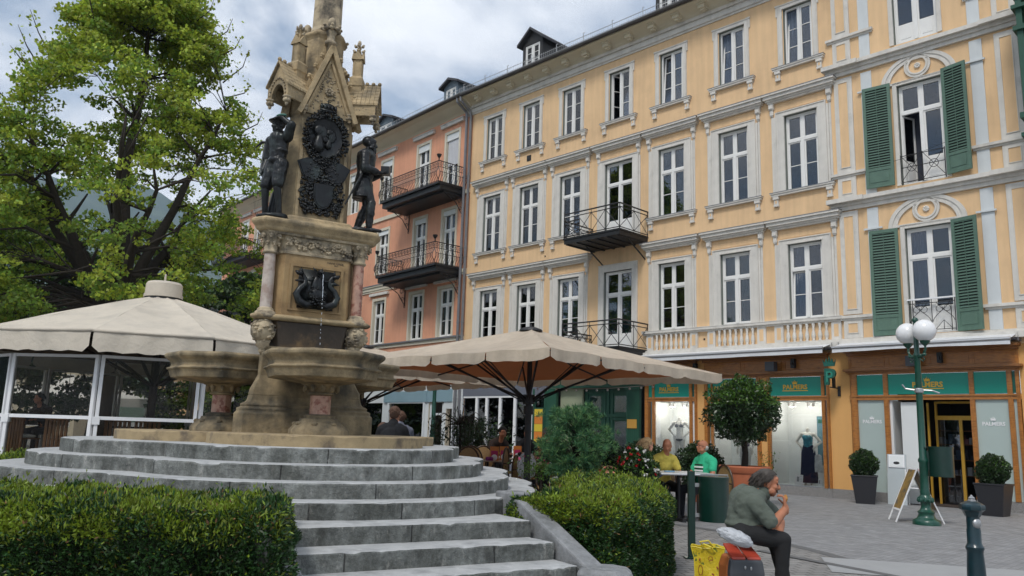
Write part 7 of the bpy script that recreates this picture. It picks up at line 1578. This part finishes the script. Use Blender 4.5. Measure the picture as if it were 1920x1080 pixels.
# --- the seated man on the suitcase ---
mn = thing('person', 'man in a grey green sweatshirt and black jeans sitting on a suitcase, eating', 'person', (0, 0, 0))
def G(px, py, Y): return at(px, py, 8.45+(Y-9.80)*.95)
hipN = G(1391, 997, 9.64); hipF = G(1393, 997, 9.94); pel = (hipN+hipF)/2
kneeN = G(1468, 1012, 9.60); kneeF = G(1452, 1014, 9.98); ankN = G(1465, 1108, 9.62); ankF = G(1476, 1100, 10.02)
ankN.z = .09; ankF.z = .09
waist = G(1395, 982, 9.80); chest = G(1403, 950, 9.80); upb = G(1417, 929, 9.80); neck = G(1431, 921, 9.80)
shN = G(1415, 943, 9.60); elN = G(1449, 983, 9.52); wrN = G(1473, 954, 9.62); shF = G(1424, 940, 9.99); elF = G(1462, 978, 9.98); wrF = G(1462, 999, 9.80)
hc = G(1439.5, 907, 9.80); F3 = frame((1, -.12, -.16))
b = MB()
head_mb(b, hc, F3, 1.10, 1.25, 1.12, chin=1.15)
b.cap(neck-Vector((.04, 0, .02)), hc+Vector((-.045, 0, -.06)), .070, .062); b.cap(pel+Vector((0, 0, .03)), waist, .09, .12); b.cap(waist, chest, .13, .13); b.cap(chest, upb, .13, .10)
for sh, el, wr in ((shN, elN, wrN), (shF, elF, wrF)): chain(b, [upb, sh, el], [.09, .066, .048]); chain(b, [el, el.lerp(wr, .3), wr], [.052, .052, .035])
for hp_, kn, an in ((hipN, kneeN, ankN), (hipF, kneeF, ankF)): chain(b, [hp_, kn, kn.lerp(an, .35), an], [.075, .060, .055, .040])
hd = (G(1470, 926, 9.66)-wrN).normalized(); hand_mb(b, wrN, Vector((-.05, .1, 1)), Vector((-.9, .35, .0)), .215, 1.05, -1, fr=.0095)
hand_mb(b, wrF, Vector((-.4, -.5, -.3)), Vector((-.2, 0, -1)), .19, .5, 1)
remesh(b.obj('body', M['skint'], mn), .0075, 3)
b = MB()                                           # sweatshirt: rounded back, loose sleeve pushed up to the elbow
b.ell(waist+Vector((-.005, 0, -.01)), (.165, .22, .12), 20, 14); b.cap(waist+Vector((-.01, 0, .03)), chest+Vector((-.012, 0, 0)), .168, .165, 20); b.ell(chest+Vector((-.02, .10, .02)), (.16, .12, .20)); b.ell(chest+Vector((-.02, -.10, .02)), (.16, .12, .20)); b.cap(chest, upb+Vector((-.02, 0, -.02)), .155, .11, 20); b.ell(upb+Vector((-.03, 0, -.035)), (.115, .18, .09)); b.ell(G(1408, 972, 9.8), (.17, .19, .14))
b.cap(upb, neck+Vector((-.012, 0, -.015)), .11, .088)
for sh, el, e_ in ((shN, elN, .86), (shF, elF, .84)):
    E_ = sh.lerp(el, e_); chain(b, [upb.lerp(sh, .5), sh, sh.lerp(E_, .55), E_], [.11, .092, .085, .076]); b.ell(E_+Vector((.0, 0, .015)), (.080, .078, .05)); b.ell(sh.lerp(E_, .72)+Vector((0, 0, -.012)), (.084, .084, .05))
b.ell(pel+Vector((0, 0, .085)), (.178, .20, .055))
o = remesh(b.obj('sweatshirt', M['shirt'], mn), .012, 5); tx = bpy.data.textures.new('folds', 'CLOUDS'); tx.noise_scale = .09; tx.noise_depth = 2; md = o.modifiers.new('folds', 'DISPLACE'); md.texture = tx; md.strength = .030; md.mid_level = .5
b = MB(); b.ell(pel+Vector((-.01, 0, .0)), (.135, .17, .105), 18, 12)
for hp_, kn, an in ((hipN, kneeN, ankN), (hipF, kneeF, ankF)): chain(b, [hp_, hp_.lerp(kn, .5), kn, kn.lerp(an, .3), an+Vector((0, 0, .02))], [.098, .094, .080, .070, .062], 16)
o = remesh(b.obj('trousers', M['jeans'], mn), .012, 4); md = o.modifiers.new('folds', 'DISPLACE'); md.texture = tx; md.strength = .014; md.mid_level = .5
for an in (ankN, ankF):
    b = MB(); f = Vector((.96, -.25, 0)); b.ell((an.x-.01, an.y, .055), (.055, .045, .05)); b.cap((an.x, an.y, .05), (an.x+.15, an.y-.04, .035), .045, .038); b.box(an.x-.06, an.y-.045, .004, an.x+.17, an.y+.03, .02); remesh(b.obj('shoe', M['black'], mn), .01, 3)
b = MB(); b.ell(hc+F3 @ Vector((0, -.02, .045))*1.10, (.090, .106, .092), 18, 12, rot=F3); b.ell(hc+F3 @ Vector((0, -.075, -.02))*1.10, (.075, .05, .075), rot=F3); b.obj('hair_mass', M['hairg'], mn, smooth=True) if False else None
hm = MB(); hm.ell(hc+F3 @ Vector((0, -.030, .056))*1.10, (.086*1.10, .092*1.10, .080*1.1), 18, 12, rot=F3); hm.ell(hc+F3 @ Vector((0, -.070, -.005))*1.10, (.070*1.10, .050*1.10, .075*1.1), rot=F3); hr = remesh(hm.obj('hair', M['hairg'], mn), .01, 2)
hair_strands('hair_strands', hr, hc, F3, M['hairg'], 1900, .105, 4, 1.10, wave=.035, fringe=.45, r0=.0022)
b = MB()
for k in range(70): x = rnd.uniform(-.028, .028); p = hc+F3 @ Vector((x, .092-abs(x)*.4, -.040+rnd.uniform(-.006, .004)))*1.10; b.tube([p, p+F3 @ Vector((x*.35, .008, -.022))], [.0045, .0015], 4)
for k in range(60): x = rnd.uniform(-.03, .03); p = hc+F3 @ Vector((x, .070-abs(x)*.5, -.088+rnd.uniform(-.012, .01)))*1.10; b.tube([p, p+F3 @ Vector((0, .006, -.012))], [.0018, .0006], 4)
b.obj('moustache', mat('dark_moustache', (.02, .016, .014), .8), mn)
for sg in (-1, 1): b = MB(); b.ell(hc+F3 @ Vector((sg*.030, .079, .012))*1.10, .010, 10, 8); b.obj('eye', M['eye'], mn, smooth=True)
b = MB()
for sg in (-1, 1): b.tube([hc+F3 @ Vector((sg*x, y, z))*1.10 for x, y, z in ((.012, .090, .030), (.03, .088, .037), (.05, .070, .030))], [.003, .005, .002], 5)
b.obj('eyebrows', M['hairg'], mn)
pf = G(1473, 934, 9.64); b = MB(); b.ell(pf, (.022, .016, .034), 14, 10); tag(bag('snack', 'small golden brown snack held up in the seated man\'s hand', 'food', pf, (.020, .017, .034), mat('fried_snack', (.50, .24, .06), .7, .3, 40), 5, 0, .35), 'small golden brown snack held up in the seated man\'s hand', 'food')
b = MB(); b.box(pel.x-.05, pel.y-.19, pel.z+.055, pel.x+.15, pel.y-.175, pel.z+.085); b.obj('belt', mat('brown_belt', (.09, .045, .02), .5), mn)
# --- seated guests at the grey table ---
SCL = [1.18]
def sitter(name, label, p, rz, skin, shirt, hair, pants, headdir=(0, -1, 0), arms='table', sleeve=.45, lean=.1, vox=.014, hairtype='short', belly=1.0, seat=.47, part='shirt', head_dz=0, female=False, armpos=None):
    """faces local -y; pelvis above the origin"""
    t = thing('person', label, 'person', p, rz); S = seat; t.scale = (SCL[0],)*3
    pel = V3(0, .05, S+.10); ch = V3(0, .05-lean, S+.42); ub = V3(0, .04-lean*1.4, S+.54); nk = V3(0, .02-lean*1.6, S+.62); hd = V3(0, -.01-lean*1.9, S+.745+head_dz); F3 = frame(headdir)
    b = MB(); head_mb(b, hd, F3, .98, 1.05, 1.1); b.cap(nk-V3(0, 0, .06), hd-V3(0, -.01, .05), .062, .052); b.cap(pel, ch, .14, .15); b.cap(ch, ub, .15, .10)
    J = []
    for sg in (-1, 1):
        sh = ub+V3(sg*.17, .01, -.03)
        if arms == 'table': el = sh+V3(sg*.09, -.10, -.26); wr = el+V3(-sg*.11, -.22, .04)
        elif arms == 'lap': el = sh+V3(sg*.08, -.04, -.28); wr = el+V3(-sg*.10, -.22, -.06)
        elif arms == 'face': el = sh+V3(sg*.05, -.17, -.22); wr = el+V3(-sg*.12, -.10, .20) if sg < 0 else el+V3(-.12, -.20, .03)
        chain(b, [ub, sh, el], [.08, .058, .043]); chain(b, [el, el.lerp(wr, .3), wr], [.042, .041, .028]); hand_mb(b, wr, wr-el+V3(0, 0, -.02), V3(0, 0, -1), .18, .45, -sg, fr=.010); J.append((sh, el, wr))
        kn = V3(sg*.12, -.42, S+.03); an = V3(sg*.12, -.44, .09); chain(b, [pel+V3(sg*.09, 0, -.02), kn, an], [.085, .058, .038])
    remesh(b.obj('body', skin, t), vox*.75, 2)
    b = MB(); b.ell(pel+V3(0, -.02, .06), (.175*belly, .145*belly, .13)); b.cap(pel+V3(0, 0, .05), ch, .155*belly, .16); b.ell(ch+V3(0, 0, .0), (.19, .14, .15)); b.cap(ch, ub, .155, .115); b.cap(ub, nk, .105, .072)
    for sh, el, wr in J:
        if sleeve <= 1: E_ = sh.lerp(el, sleeve+.25); chain(b, [ub.lerp(sh, .6), sh, E_], [.10, .078, .072])
        else: chain(b, [ub.lerp(sh, .6), sh, el, el.lerp(wr, .9)], [.10, .078, .062, .042])
    o = remesh(b.obj(part, shirt, t), vox, 4); md = o.modifiers.new('folds', 'DISPLACE'); md.texture = tx; md.strength = .02; md.mid_level = .5
    b = MB(); b.ell(pel, (.17, .15, .11))
    for sg in (-1, 1): kn = V3(sg*.12, -.42, S+.03); an = V3(sg*.12, -.44, .09); chain(b, [pel+V3(sg*.09, 0, -.02), kn, an], [.10, .075, .055])
    remesh(b.obj('trousers', pants, t), vox, 3); b = MB()
    for sg in (-1, 1): b.cap((sg*.12, -.42, .05), (sg*.12, -.58, .04), .045, .038)
    b.obj('shoes', M['black'], t, smooth=True)
    if hairtype == 'short': b = MB(); b.ell(hd+F3 @ V3(0, -.022, .050), (.080, .094, .083), 16, 12, rot=F3); b.ell(hd+F3 @ V3(0, -.055, 0), (.073, .06, .07), 16, 12, rot=F3); hr = b.obj('hair', hair, t, smooth=True); hair_strands('hair_strands', hr, hd, F3, hair, 260, .06, 3, .98, wave=.02, r0=.004)
    elif hairtype == 'bald': b = MB(); b.ell(hd+F3 @ V3(0, -.040, .0), (.080, .072, .058), 16, 12, rot=F3); b.obj('hair', hair, t, smooth=True)
    elif hairtype == 'long': b = MB(); b.ell(hd+F3 @ V3(0, -.022, .048), (.084, .098, .086), 16, 12, rot=F3); b.ell(hd+F3 @ V3(0, -.05, -.04), (.080, .055, .09), 16, 12, rot=F3); hr = b.obj('hair', hair, t, smooth=True); hair_strands('hair_strands', hr, hd, F3, hair, 500, .15, 3, 1.02, wave=.03, r0=.004)
    return t, hd, F3, J
skn = M['skin']
jea = cloth('dark_trousers', (.015, .015, .02)); gt = gp(1272, 16.3)
grn = cloth('green_tshirt', (.03, .42, .22)); t, hd, F3g, J = sitter('person', 'smiling white haired man with glasses in a green striped t-shirt', gt+V3(.62, .42, 0), R(-58), M['skint'], grn, M['hairw'], jea, (-.25, -1, .16), 'table', .25, .02, hairtype='bald', belly=1.15)
b = MB(); 
for z, mi_ in ((.85, 1), (.815, 0), (.785, 1), (.755, 0)): pass
pr = MB()
for z, w_, mi_ in ((.905, .19, 1), (.868, .21, 0), (.838, .20, 1), (.808, .20, 0)):
    n_ = 8; vs = []
    for k in range(n_+1): x = -w_/2+w_*k/n_; y = -.153+.9*x*x*1.2; vs += [(x, y, z), (x, y, z+.024)]
    pr.add(vs, [(2*k, 2*k+2, 2*k+3, 2*k+1) for k in range(n_)], mi_)
pr.obj('shirt_stripes', [M['white'], M['dark']], t)
gl = MB()
for sg in (-1, 1): gl.tube([hd+F3g @ V3(sg*.032+.024*math.cos(a), .098, .012+.018*math.sin(a)) for a in [k*PI/6 for k in range(13)]], .0028, 5); gl.tube([hd+F3g @ V3(sg*.056, .095, .015), hd+F3g @ V3(sg*.078, -.01, .012)], .0025, 4)
gl.tube([hd+F3g @ V3(-.01, .1, .014), hd+F3g @ V3(.01, .1, .014)], .003, 4); gl.obj('glasses', M['dark'], t)
yel = cloth('yellow_polo', (.55, .44, .08)); t, hd, F3y, J = sitter('person', 'balding man in a yellow polo shirt bent over the grey table', gt+V3(-.16, .85, 0), R(14), M['skint'], yel, M['hairw'], jea, (-.5, -1, -.45), 'table', .3, .10, hairtype='bald')
blu = cloth('blue_denim_jacket', (.10, .12, .19)); sitter('person', 'blonde woman in a blue denim jacket seen from behind at the grey table', gt+V3(-.98, -.20, 0), R(108), skn, blu, M['hairbl'], jea, (.15, -1, -.1), 'table', 2, .16, hairtype='long', part='jacket')
tb_ = gt; b = MB(); b.lathe([(.10, 0), (.11, .02)], 14); o = b.obj('napkin', mat('pale_blue_napkin', (.25, .45, .6), .7), loc=gt+V3(-.2, -.1, .94)); tag(o, 'pale blue folded napkin on the grey cafe table', 'napkin')
# dark dressed guests under the pine
blk = cloth('black_pullover', (.010, .010, .012))
sitter('person', 'person in black with white scarf seated left of the pine trunk', gp(1058, 19.4)+V3(0, 0, CZ-.0), R(-70), skn, blk, M['hairw'], jea, (-1, -.3, -.3), 'table', 2, .2, hairtype='short', part='pullover')
sitter('person', 'person in black half hidden right of the pine trunk', gp(1098, 19.2), R(60), skn, blk, M['hairb'], jea, (.4, -1, -.1), 'table', 2, .1, hairtype='short', part='pullover')
dk = cloth('dark_brown_jacket', (.03, .018, .014))
sitter('person', 'dark guest in shade directly in front of the parasol pole', gp(985, 22.8)+V3(0, 0, CZ), R(10), skn, blk, M['dark'], jea, (-.3, -1, 0), 'table', 2, .1, hairtype='short', part='jacket')
sitter('person', 'guest with dark hair leaning over the table beside the palm like plant', gp(922, 22.2)+V3(0, 0, CZ), R(30), M['skint'], dk, M['dark'], jea, (-.4, -1, -.3), 'table', 2, .25, hairtype='long', part='jacket')
# the couple behind the fountain seen from behind
SCL[0] = 1.0
SCL[0] = 1.16
sitter('person', 'brown haired person in a black pullover seen from behind, right of the fountain', gp(733, 14.6)+V3(0, 0, .45), R(175), skn, blk, M['hairb'], jea, (.1, -1, 0), 'table', 2, .05, hairtype='short', part='pullover', belly=1.15)
SCL[0] = 1.0
sitter('person', 'brown haired person in a checked shirt next to the black pullover', gp(749, 15.3)+V3(0, 0, .60), R(200), skn, mat('checked_shirt', (.14, .15, .19), .9, .5, 22), M['hairb'], jea, (.3, -1, 0), 'table', 2, .05, hairtype='short')
sitter('person', 'person in a light blue shirt mostly hidden between fountain and black pullover', gp(704, 15.6)+V3(0, 0, .38), R(150), skn, cloth('light_blue_shirt', (.25, .42, .68)), M['hairb'], jea, (0, -1, 0), 'table', 2, .1, hairtype='short')
t = thing('terrace_bench', 'low dark bench block on which the couple behind the fountain sit', 'bench', (-2.35, 15.1, 0), R(5)); b = MB(); b.box(-.9, -.35, 0, 1.3, .75, .60); b.obj('bench_body', M['slatwood'], t); b = MB(); b.box(-.95, -.4, .60, 1.35, .8, 1.04); b.obj('bench_seat', M['dark'], t)
# guests in the pavilion
sitter('person', 'dark silhouetted guest behind the pavilion glass at far left', Vector((-11.95, 18.2, DK+.12)), R(10), M['skint'], blk, M['dark'], jea, (.6, -1, 0), 'table', 2, .15, hairtype='short', part='pullover')
sitter('person', 'dark silhouetted guest behind the glass, second from left', Vector((-10.35, 18.3, DK+.08)), R(-10), M['skint'], dk, M['dark'], jea, (-.6, -1, 0), 'table', 2, .15, hairtype='short', part='jacket')
# --- mannequins ---
def FS(s, h, o): return P0+FD*s+Vector((-.71746, -.69660, 0))*o+Vector((0, 0, h))
def mannequin(label, s, dep, kind, rz=0, z0=.30, sc_=1.13):
    p = FS(s, z0, -dep); t = thing('mannequin', label, 'mannequin', p, math.atan2(FD.y, FD.x)+rz, 'headless mannequins in the shop windows'); t.scale = (sc_,)*3; b = MB()
    b.ell((0, 0, .92), (.155, .105, .12)); b.cap((0, 0, .95), (0, 0, 1.12), .115, .10); b.cap((0, 0, 1.12), (0, 0, 1.30), .105, .125); b.ell((0, 0, 1.34), (.155, .095, .10)); b.cap((0, 0, 1.36), (0, -.01, 1.50), .055, .048)
    for sg in (-1, 1):
        b.ell((sg*.065, -.085, 1.28), (.062, .05, .06)); sh = V3(sg*.17, 0, 1.37); el = V3(sg*.33, .05, 1.16) if kind != 'down' else V3(sg*.23, .03, 1.10); wr = V3(sg*.17, -.05, 1.00) if kind != 'down' else V3(sg*.25, -.04, .86)
        chain(b, [V3(0, 0, 1.36), sh, el, wr], [.06, .048, .036, .026]); hand_mb(b, wr, V3(-sg*.2, -.1, -1), V3(0, -1, 0), .17, .3, sg, fr=.009); chain(b, [V3(sg*.08, 0, .88), V3(sg*.085, -.02, .50), V3(sg*.08, .02, .10), V3(sg*.08, -.08, .03)], [.088, .058, .038, .03])
    remesh(b.obj('body', M['mann'], t), .011, 3)
    b = MB()
    if kind == 'bikini':
        for sg in (-1, 1): b.ell((sg*.065, -.095, 1.28), (.064, .048, .052)); b.tube([(sg*.07, -.13, 1.31), (sg*.06, -.09, 1.42), (sg*.05, 0, 1.44)], .008, 5)
        b.tube([(.15*math.cos(a), .105*math.sin(a), 1.24) for a in [k*PI/10 for k in range(21)]], .010, 5); b.ell((0, -.01, .87), (.150, .110, .055)); b.obj('swimwear', M['dark'], t, smooth=True)
    elif kind == 'dress':
        b.cap((0, -.01, 1.04), (0, -.01, 1.26), .118, .135); 
        for sg in (-1, 1): b.ell((sg*.068, -.092, 1.28), (.068, .055, .062)); b.tube([(sg*.08, -.13, 1.32), (sg*.09, -.07, 1.42), (sg*.08, .02, 1.42)], .006, 5)
        remesh(b.obj('top', mat('teal_patterned_top', (.02, .16, .22), .5, .5, 20, col2=(.03, .3, .38), c2s=14), t), .012, 2)
        b = MB(); n_ = 36; rg = []
        for z, rx, ry in ((1.08, .125, .105), (1.0, .155, .125), (.9, .185, .145), (.6, .20, .17), (.3, .22, .19), (.06, .235, .2)): rg.append([(rx*math.cos(2*PI*k/n_)*(1+.06*math.sin(k*1.8)*(1.1-z)), ry*math.sin(2*PI*k/n_)*(1+.06*math.sin(k*1.8)*(1.1-z)), z) for k in range(n_)])
        b.loft(rg[::-1]); b.obj('skirt', cloth('navy_skirt', (.012, .015, .05)), t, smooth=True)
    elif kind == 'down':
        b.cap((0, 0, .98), (0, 0, 1.34), .135, .14); [chain(b, [V3(sg*.12, 0, 1.37), V3(sg*.2, .02, 1.22)], [.07, .06]) for sg in (-1, 1)]; remesh(b.obj('blouse', mat('floral_blouse', (.12, .10, .16), .8, .5, 12, col2=(.5, .5, .5), c2s=12), t), .012, 2)
        b = MB(); [chain(b, [V3(sg*.08, 0, .90), V3(sg*.085, -.02, .50), V3(sg*.08, .02, .12)], [.105, .075, .06]) for sg in (-1, 1)]; remesh(b.obj('trousers', cloth('white_trousers', (.6, .6, .58)), t), .012, 2)
    return t
mannequin('headless mannequin in a black bikini in the first display window', -5.28, .45, 'bikini', .35, .52, 1.18)
mannequin('headless mannequin in a teal top and long navy skirt in the third display window', -.62, .55, 'dress', .15)
mannequin('headless mannequin in a floral blouse and white trousers behind the bay tree', -2.75, .5, 'down', 0)
p = FS(-.28, 1.0, -.5); b = MB(); n_ = 16; b.loft([[(w_*math.cos(2*PI*k/n_)*(1+.12*math.sin(k*3)), .05*math.sin(2*PI*k/n_), z) for k in range(n_)] for z, w_ in ((-.3, .14), (-.1, .12), (.2, .10), (.24, .04))]); o = b.obj('hanging_blouse', cloth('white_fringed_blouse', (.55, .55, .54), .4), loc=p, rz=math.atan2(FD.y, FD.x)); tag(o, 'white fringed blouse hanging beside the mannequin in the navy skirt', 'garment')
for s, d, w_, h, lab in ((-.80, .22, .12, .30, 'white price card standing at the foot of the navy skirted mannequin'), (-.13, .22, .06, .22, 'smaller white price card at the right end of the display window')):
    b = MB(); b.T = Matrix.Rotation(R(-10), 4, 'X'); b.box(-w_, -.006, 0, w_, .006, h); b.box(-w_*.6, -.009, h*.3, -w_*.0, -.006, h*.8, 1); [b.box(w_*.15, -.009, h*z, w_*.75, -.006, h*z+.008, 1) for z in (.35, .5, .65, .8)]; o = b.obj('price_card', [M['white'], mat('grey_print', (.25, .28, .3), .6) if s < -.5 else bpy.data.materials['grey_print']], loc=FS(s, .305, -d), rz=math.atan2(FD.y, FD.x)); tag(o, lab, 'price card')
for a, c, z0, z1, d, lab, m_ in ((-4.95, -4.60, 1.05, 2.30, 1.02, 'blue swimwear poster standing at the back of the first display window', M['poster']), (-.52, .10, .9, 2.42, 1.02, 'blue grey poster panel at the back of the third display window', M['poster'])):
    t = thing('poster_panel', lab, 'poster', P0, math.atan2(FD.y, FD.x)); b = MB(); b.fb(a, c, z0, z1, -d, -d+.03); b.obj('panel', m_, t); b = MB(); b.fb(a+.04, a+.20, z1-.22, z1-.10, -d+.03, -d+.034); b.obj('poster_label', M['signgreend'], t)
    b = MB(); x = c-.10; b.ell((x, d-.04, z0+.95 if a < -2 else z0+.9), (.045, .01, .06)); b.ell((x, d-.04, z0+.62), (.08, .012, .22)); b.obj('poster_figure', mat('printed_tan_figure', (.30, .12, .05), .6) if a < -2 else bpy.data.materials['printed_tan_figure'], t, smooth=True)
# --- bronze statues ---
def statue(label, j, pose):
    th = TH+PI/3+j*2*PI/3; p = MC+dirv(th)*.715; t = thing('bronze_statue', label, 'statue', (p.x, p.y, 4.262), th, 'bronze figures at the corners of the fountain'); k = .835
    def S(x, y, z): return V3(x*k, y*k, z*k)
    b = MB(); b.lathe([(.20, 0), (.21, .03), (.17, .05)], 10); b.ell((.03, .05, .05), (.15, .12, .05)); b.obj('statue_base', M['bronze'], t, smooth=True); b = MB(); br = MB()
    if pose == 'miner':                                 # raised arm shading the eyes, weight on one leg
        F3 = frame((-.25, -1, -.05)); hd = S(-.02, -.02, 1.55); head_mb(b, hd, F3, .93); b.cap(S(0, 0, 1.38), S(0, -.01, 1.48), .05, .045)
        legs = [[S(.09, 0, .90), S(.10, -.05, .50), S(.11, .02, .10)], [S(-.09, 0, .90), S(-.14, -.07, .50), S(-.16, -.02, .10)]]; sh = [S(.18, 0, 1.33), S(-.18, 0, 1.33)]
        arm = [[sh[0], S(.30, -.06, 1.50), S(.14, -.13, 1.64)], [sh[1], S(-.24, .02, 1.05), S(-.22, -.08, .82)]]
        hand_mb(b, arm[0][2], S(-1, -.2, -.1), S(0, 0, -1), .16, .15, 1); hand_mb(b, arm[1][2], S(0, -.1, -1), S(1, 0, 0), .16, .8, -1)
        for sg, a in ((1, arm[0]), (-1, arm[1])): chain(b, [S(0, 0, 1.34)]+a, [.07, .055, .042, .03])
        for l in legs: chain(b, l, [.085, .055, .036]); b.cap(l[2]+V3(0, 0, -.04), l[2]+S(0, -.14, -.05), .032, .024)
        br.cap(S(0, 0, 1.02), S(0, 0, 1.32), .135*k, .165*k); br.ell(S(0, 0, 1.34), (.17, .11, .08)); br.ell(S(0, 0, .96), (.155, .12, .06)); br.ell(S(0, -.0, 1.12), (.15, .115, .05))
        for l in legs: chain(br, [l[0], l[0].lerp(l[1], .85)], [.10, .085]); br.ell(l[0].lerp(l[1], .88), (.085, .085, .03))
        chain(br, [sh[0], arm[0][1]], [.07, .062]); chain(br, [sh[1], arm[1][1]], [.075, .062])
        cap_ = MB(); cap_.ell(hd+V3(0, .01, .055), (.085, .10, .065)); cap_.lathe([(.11, 0), (.12, .012), (.09, .02)], 18); cap_.v = [(x+hd.x, y+hd.y-.02, z+hd.z+.05) if i >= len(cap_.v)-54 else (x, y, z) for i, (x, y, z) in enumerate(cap_.v)]; cap_.obj('hat', M['bronze'], t, smooth=True)
        v = MB(); v.ell(S(.13, -.12, 1.665), (.085, .05, .018)); v.obj('verdigris_sleeve', M['verdigris'], t, smooth=True)
        q = MB(); q.tube([S(-.30, -.06, .78), S(-.33, .02, 1.30)], .016, 6); q.tube([S(-.46, -.06, 1.24), S(-.38, -.0, 1.34), S(-.28, .04, 1.33), S(-.18, .06, 1.26)], [.008, .022, .022, .008], 6); q.obj('pickaxe', M['bronze'], t); q = MB(); q.cap(S(-.18, .12, .05), S(-.12, .14, .48), .07, .05); q.obj('tree_stump', M['bronze'], t, smooth=True)
    else:                                               # bearded man holding a small casket, long coat
        F3 = frame((.1, -1, -.1)); hd = S(0, -.04, 1.56); head_mb(b, hd, F3, .93, 1.2); b.cap(S(0, 0, 1.38), S(0, -.02, 1.48), .055, .048); b.ell(hd+F3 @ V3(0, .075, -.10), (.035, .03, .07), rot=F3)
        legs = [[S(.08, 0, .90), S(.10, -.02, .50), S(.09, .12, .10)], [S(-.08, 0, .90), S(-.10, -.14, .52), S(-.10, -.12, .10)]]; sh = [S(.19, 0, 1.33), S(-.19, 0, 1.33)]
        arm = [[sh[0], S(.25, -.04, 1.06), S(.10, -.26, 1.07)], [sh[1], S(-.25, -.02, 1.06), S(-.10, -.26, 1.03)]]
        for sg, a in ((1, arm[0]), (-1, arm[1])): chain(b, [S(0, 0, 1.34)]+a, [.07, .055, .042, .03]); hand_mb(b, a[2], S(-sg*.6, -1, 0), S(0, 0, 1), .16, .5, -sg)
        for l in legs: chain(b, l, [.085, .055, .036]); b.cap(l[2]+V3(0, 0, -.04), l[2]+S(0, -.20, -.07), .036, .022)
        br.cap(S(0, .01, 1.0), S(0, .01, 1.32), .14*k, .17*k); br.ell(S(0, 0, 1.34), (.18, .12, .09)); br.ell(S(0, 0, 1.42), (.12, .10, .04)); n_ = 20
        br.loft([[tuple(S(w_*math.cos(2*PI*q/n_), w_*.85*math.sin(2*PI*q/n_)+.03, z)) for q in range(n_)] for z, w_ in ((.60, .21), (.8, .19), (1.05, .15))])
        for a in arm: chain(br, [a[0], a[1], a[1].lerp(a[2], .7)], [.075, .066, .05])
        for l in legs: chain(br, [l[1].lerp(l[2], .05), l[1].lerp(l[2], .5), l[2]], [.062, .064, .045])
        q = MB(); q.box(*S(-.09, -.40, 1.04), *S(.09, -.26, 1.16)); q.obj('casket', M['bronze'], t); q = MB(); q.tube([S(-.20, .02, 1.0), S(-.27, .26, .42)], [.018, .012], 6); q.obj('sword', M['bronze'], t)
        h = MB(); h.ell(hd+V3(0, .03, .045), (.078, .09, .08)); h.obj('hair', M['bronze'], t, smooth=True)
    remesh(b.obj('body', M['bronze'], t), .0085, 2); o = remesh(br.obj('clothing', M['bronze'], t), .0095, 3); md = o.modifiers.new('folds', 'DISPLACE'); md.texture = tx; md.strength = .022; md.mid_level = .5
    return t
statue('dark bronze miner shading his eyes with a raised arm, pickaxe at his side', 2, 'miner')
statue('dark bronze bearded man in a long coat holding a casket, seen in profile', 0, 'salt')
# ---------------- air ----------------
b = MB(); b.box(-3620, -3620, -1, 3620, 3620, 1100)
hm_ = bpy.data.materials.new('haze_air'); hm_.use_nodes = True; nt = hm_.node_tree; nt.nodes.clear(); o_ = nt.nodes.new('ShaderNodeOutputMaterial'); v_ = nt.nodes.new('ShaderNodeVolumePrincipled')
v_.inputs['Density'].default_value = .00019; v_.inputs['Color'].default_value = (.62, .78, 1, 1); nt.links.new(v_.outputs[0], o_.inputs['Volume'])
b.obj('haze', hm_, kind='stuff')
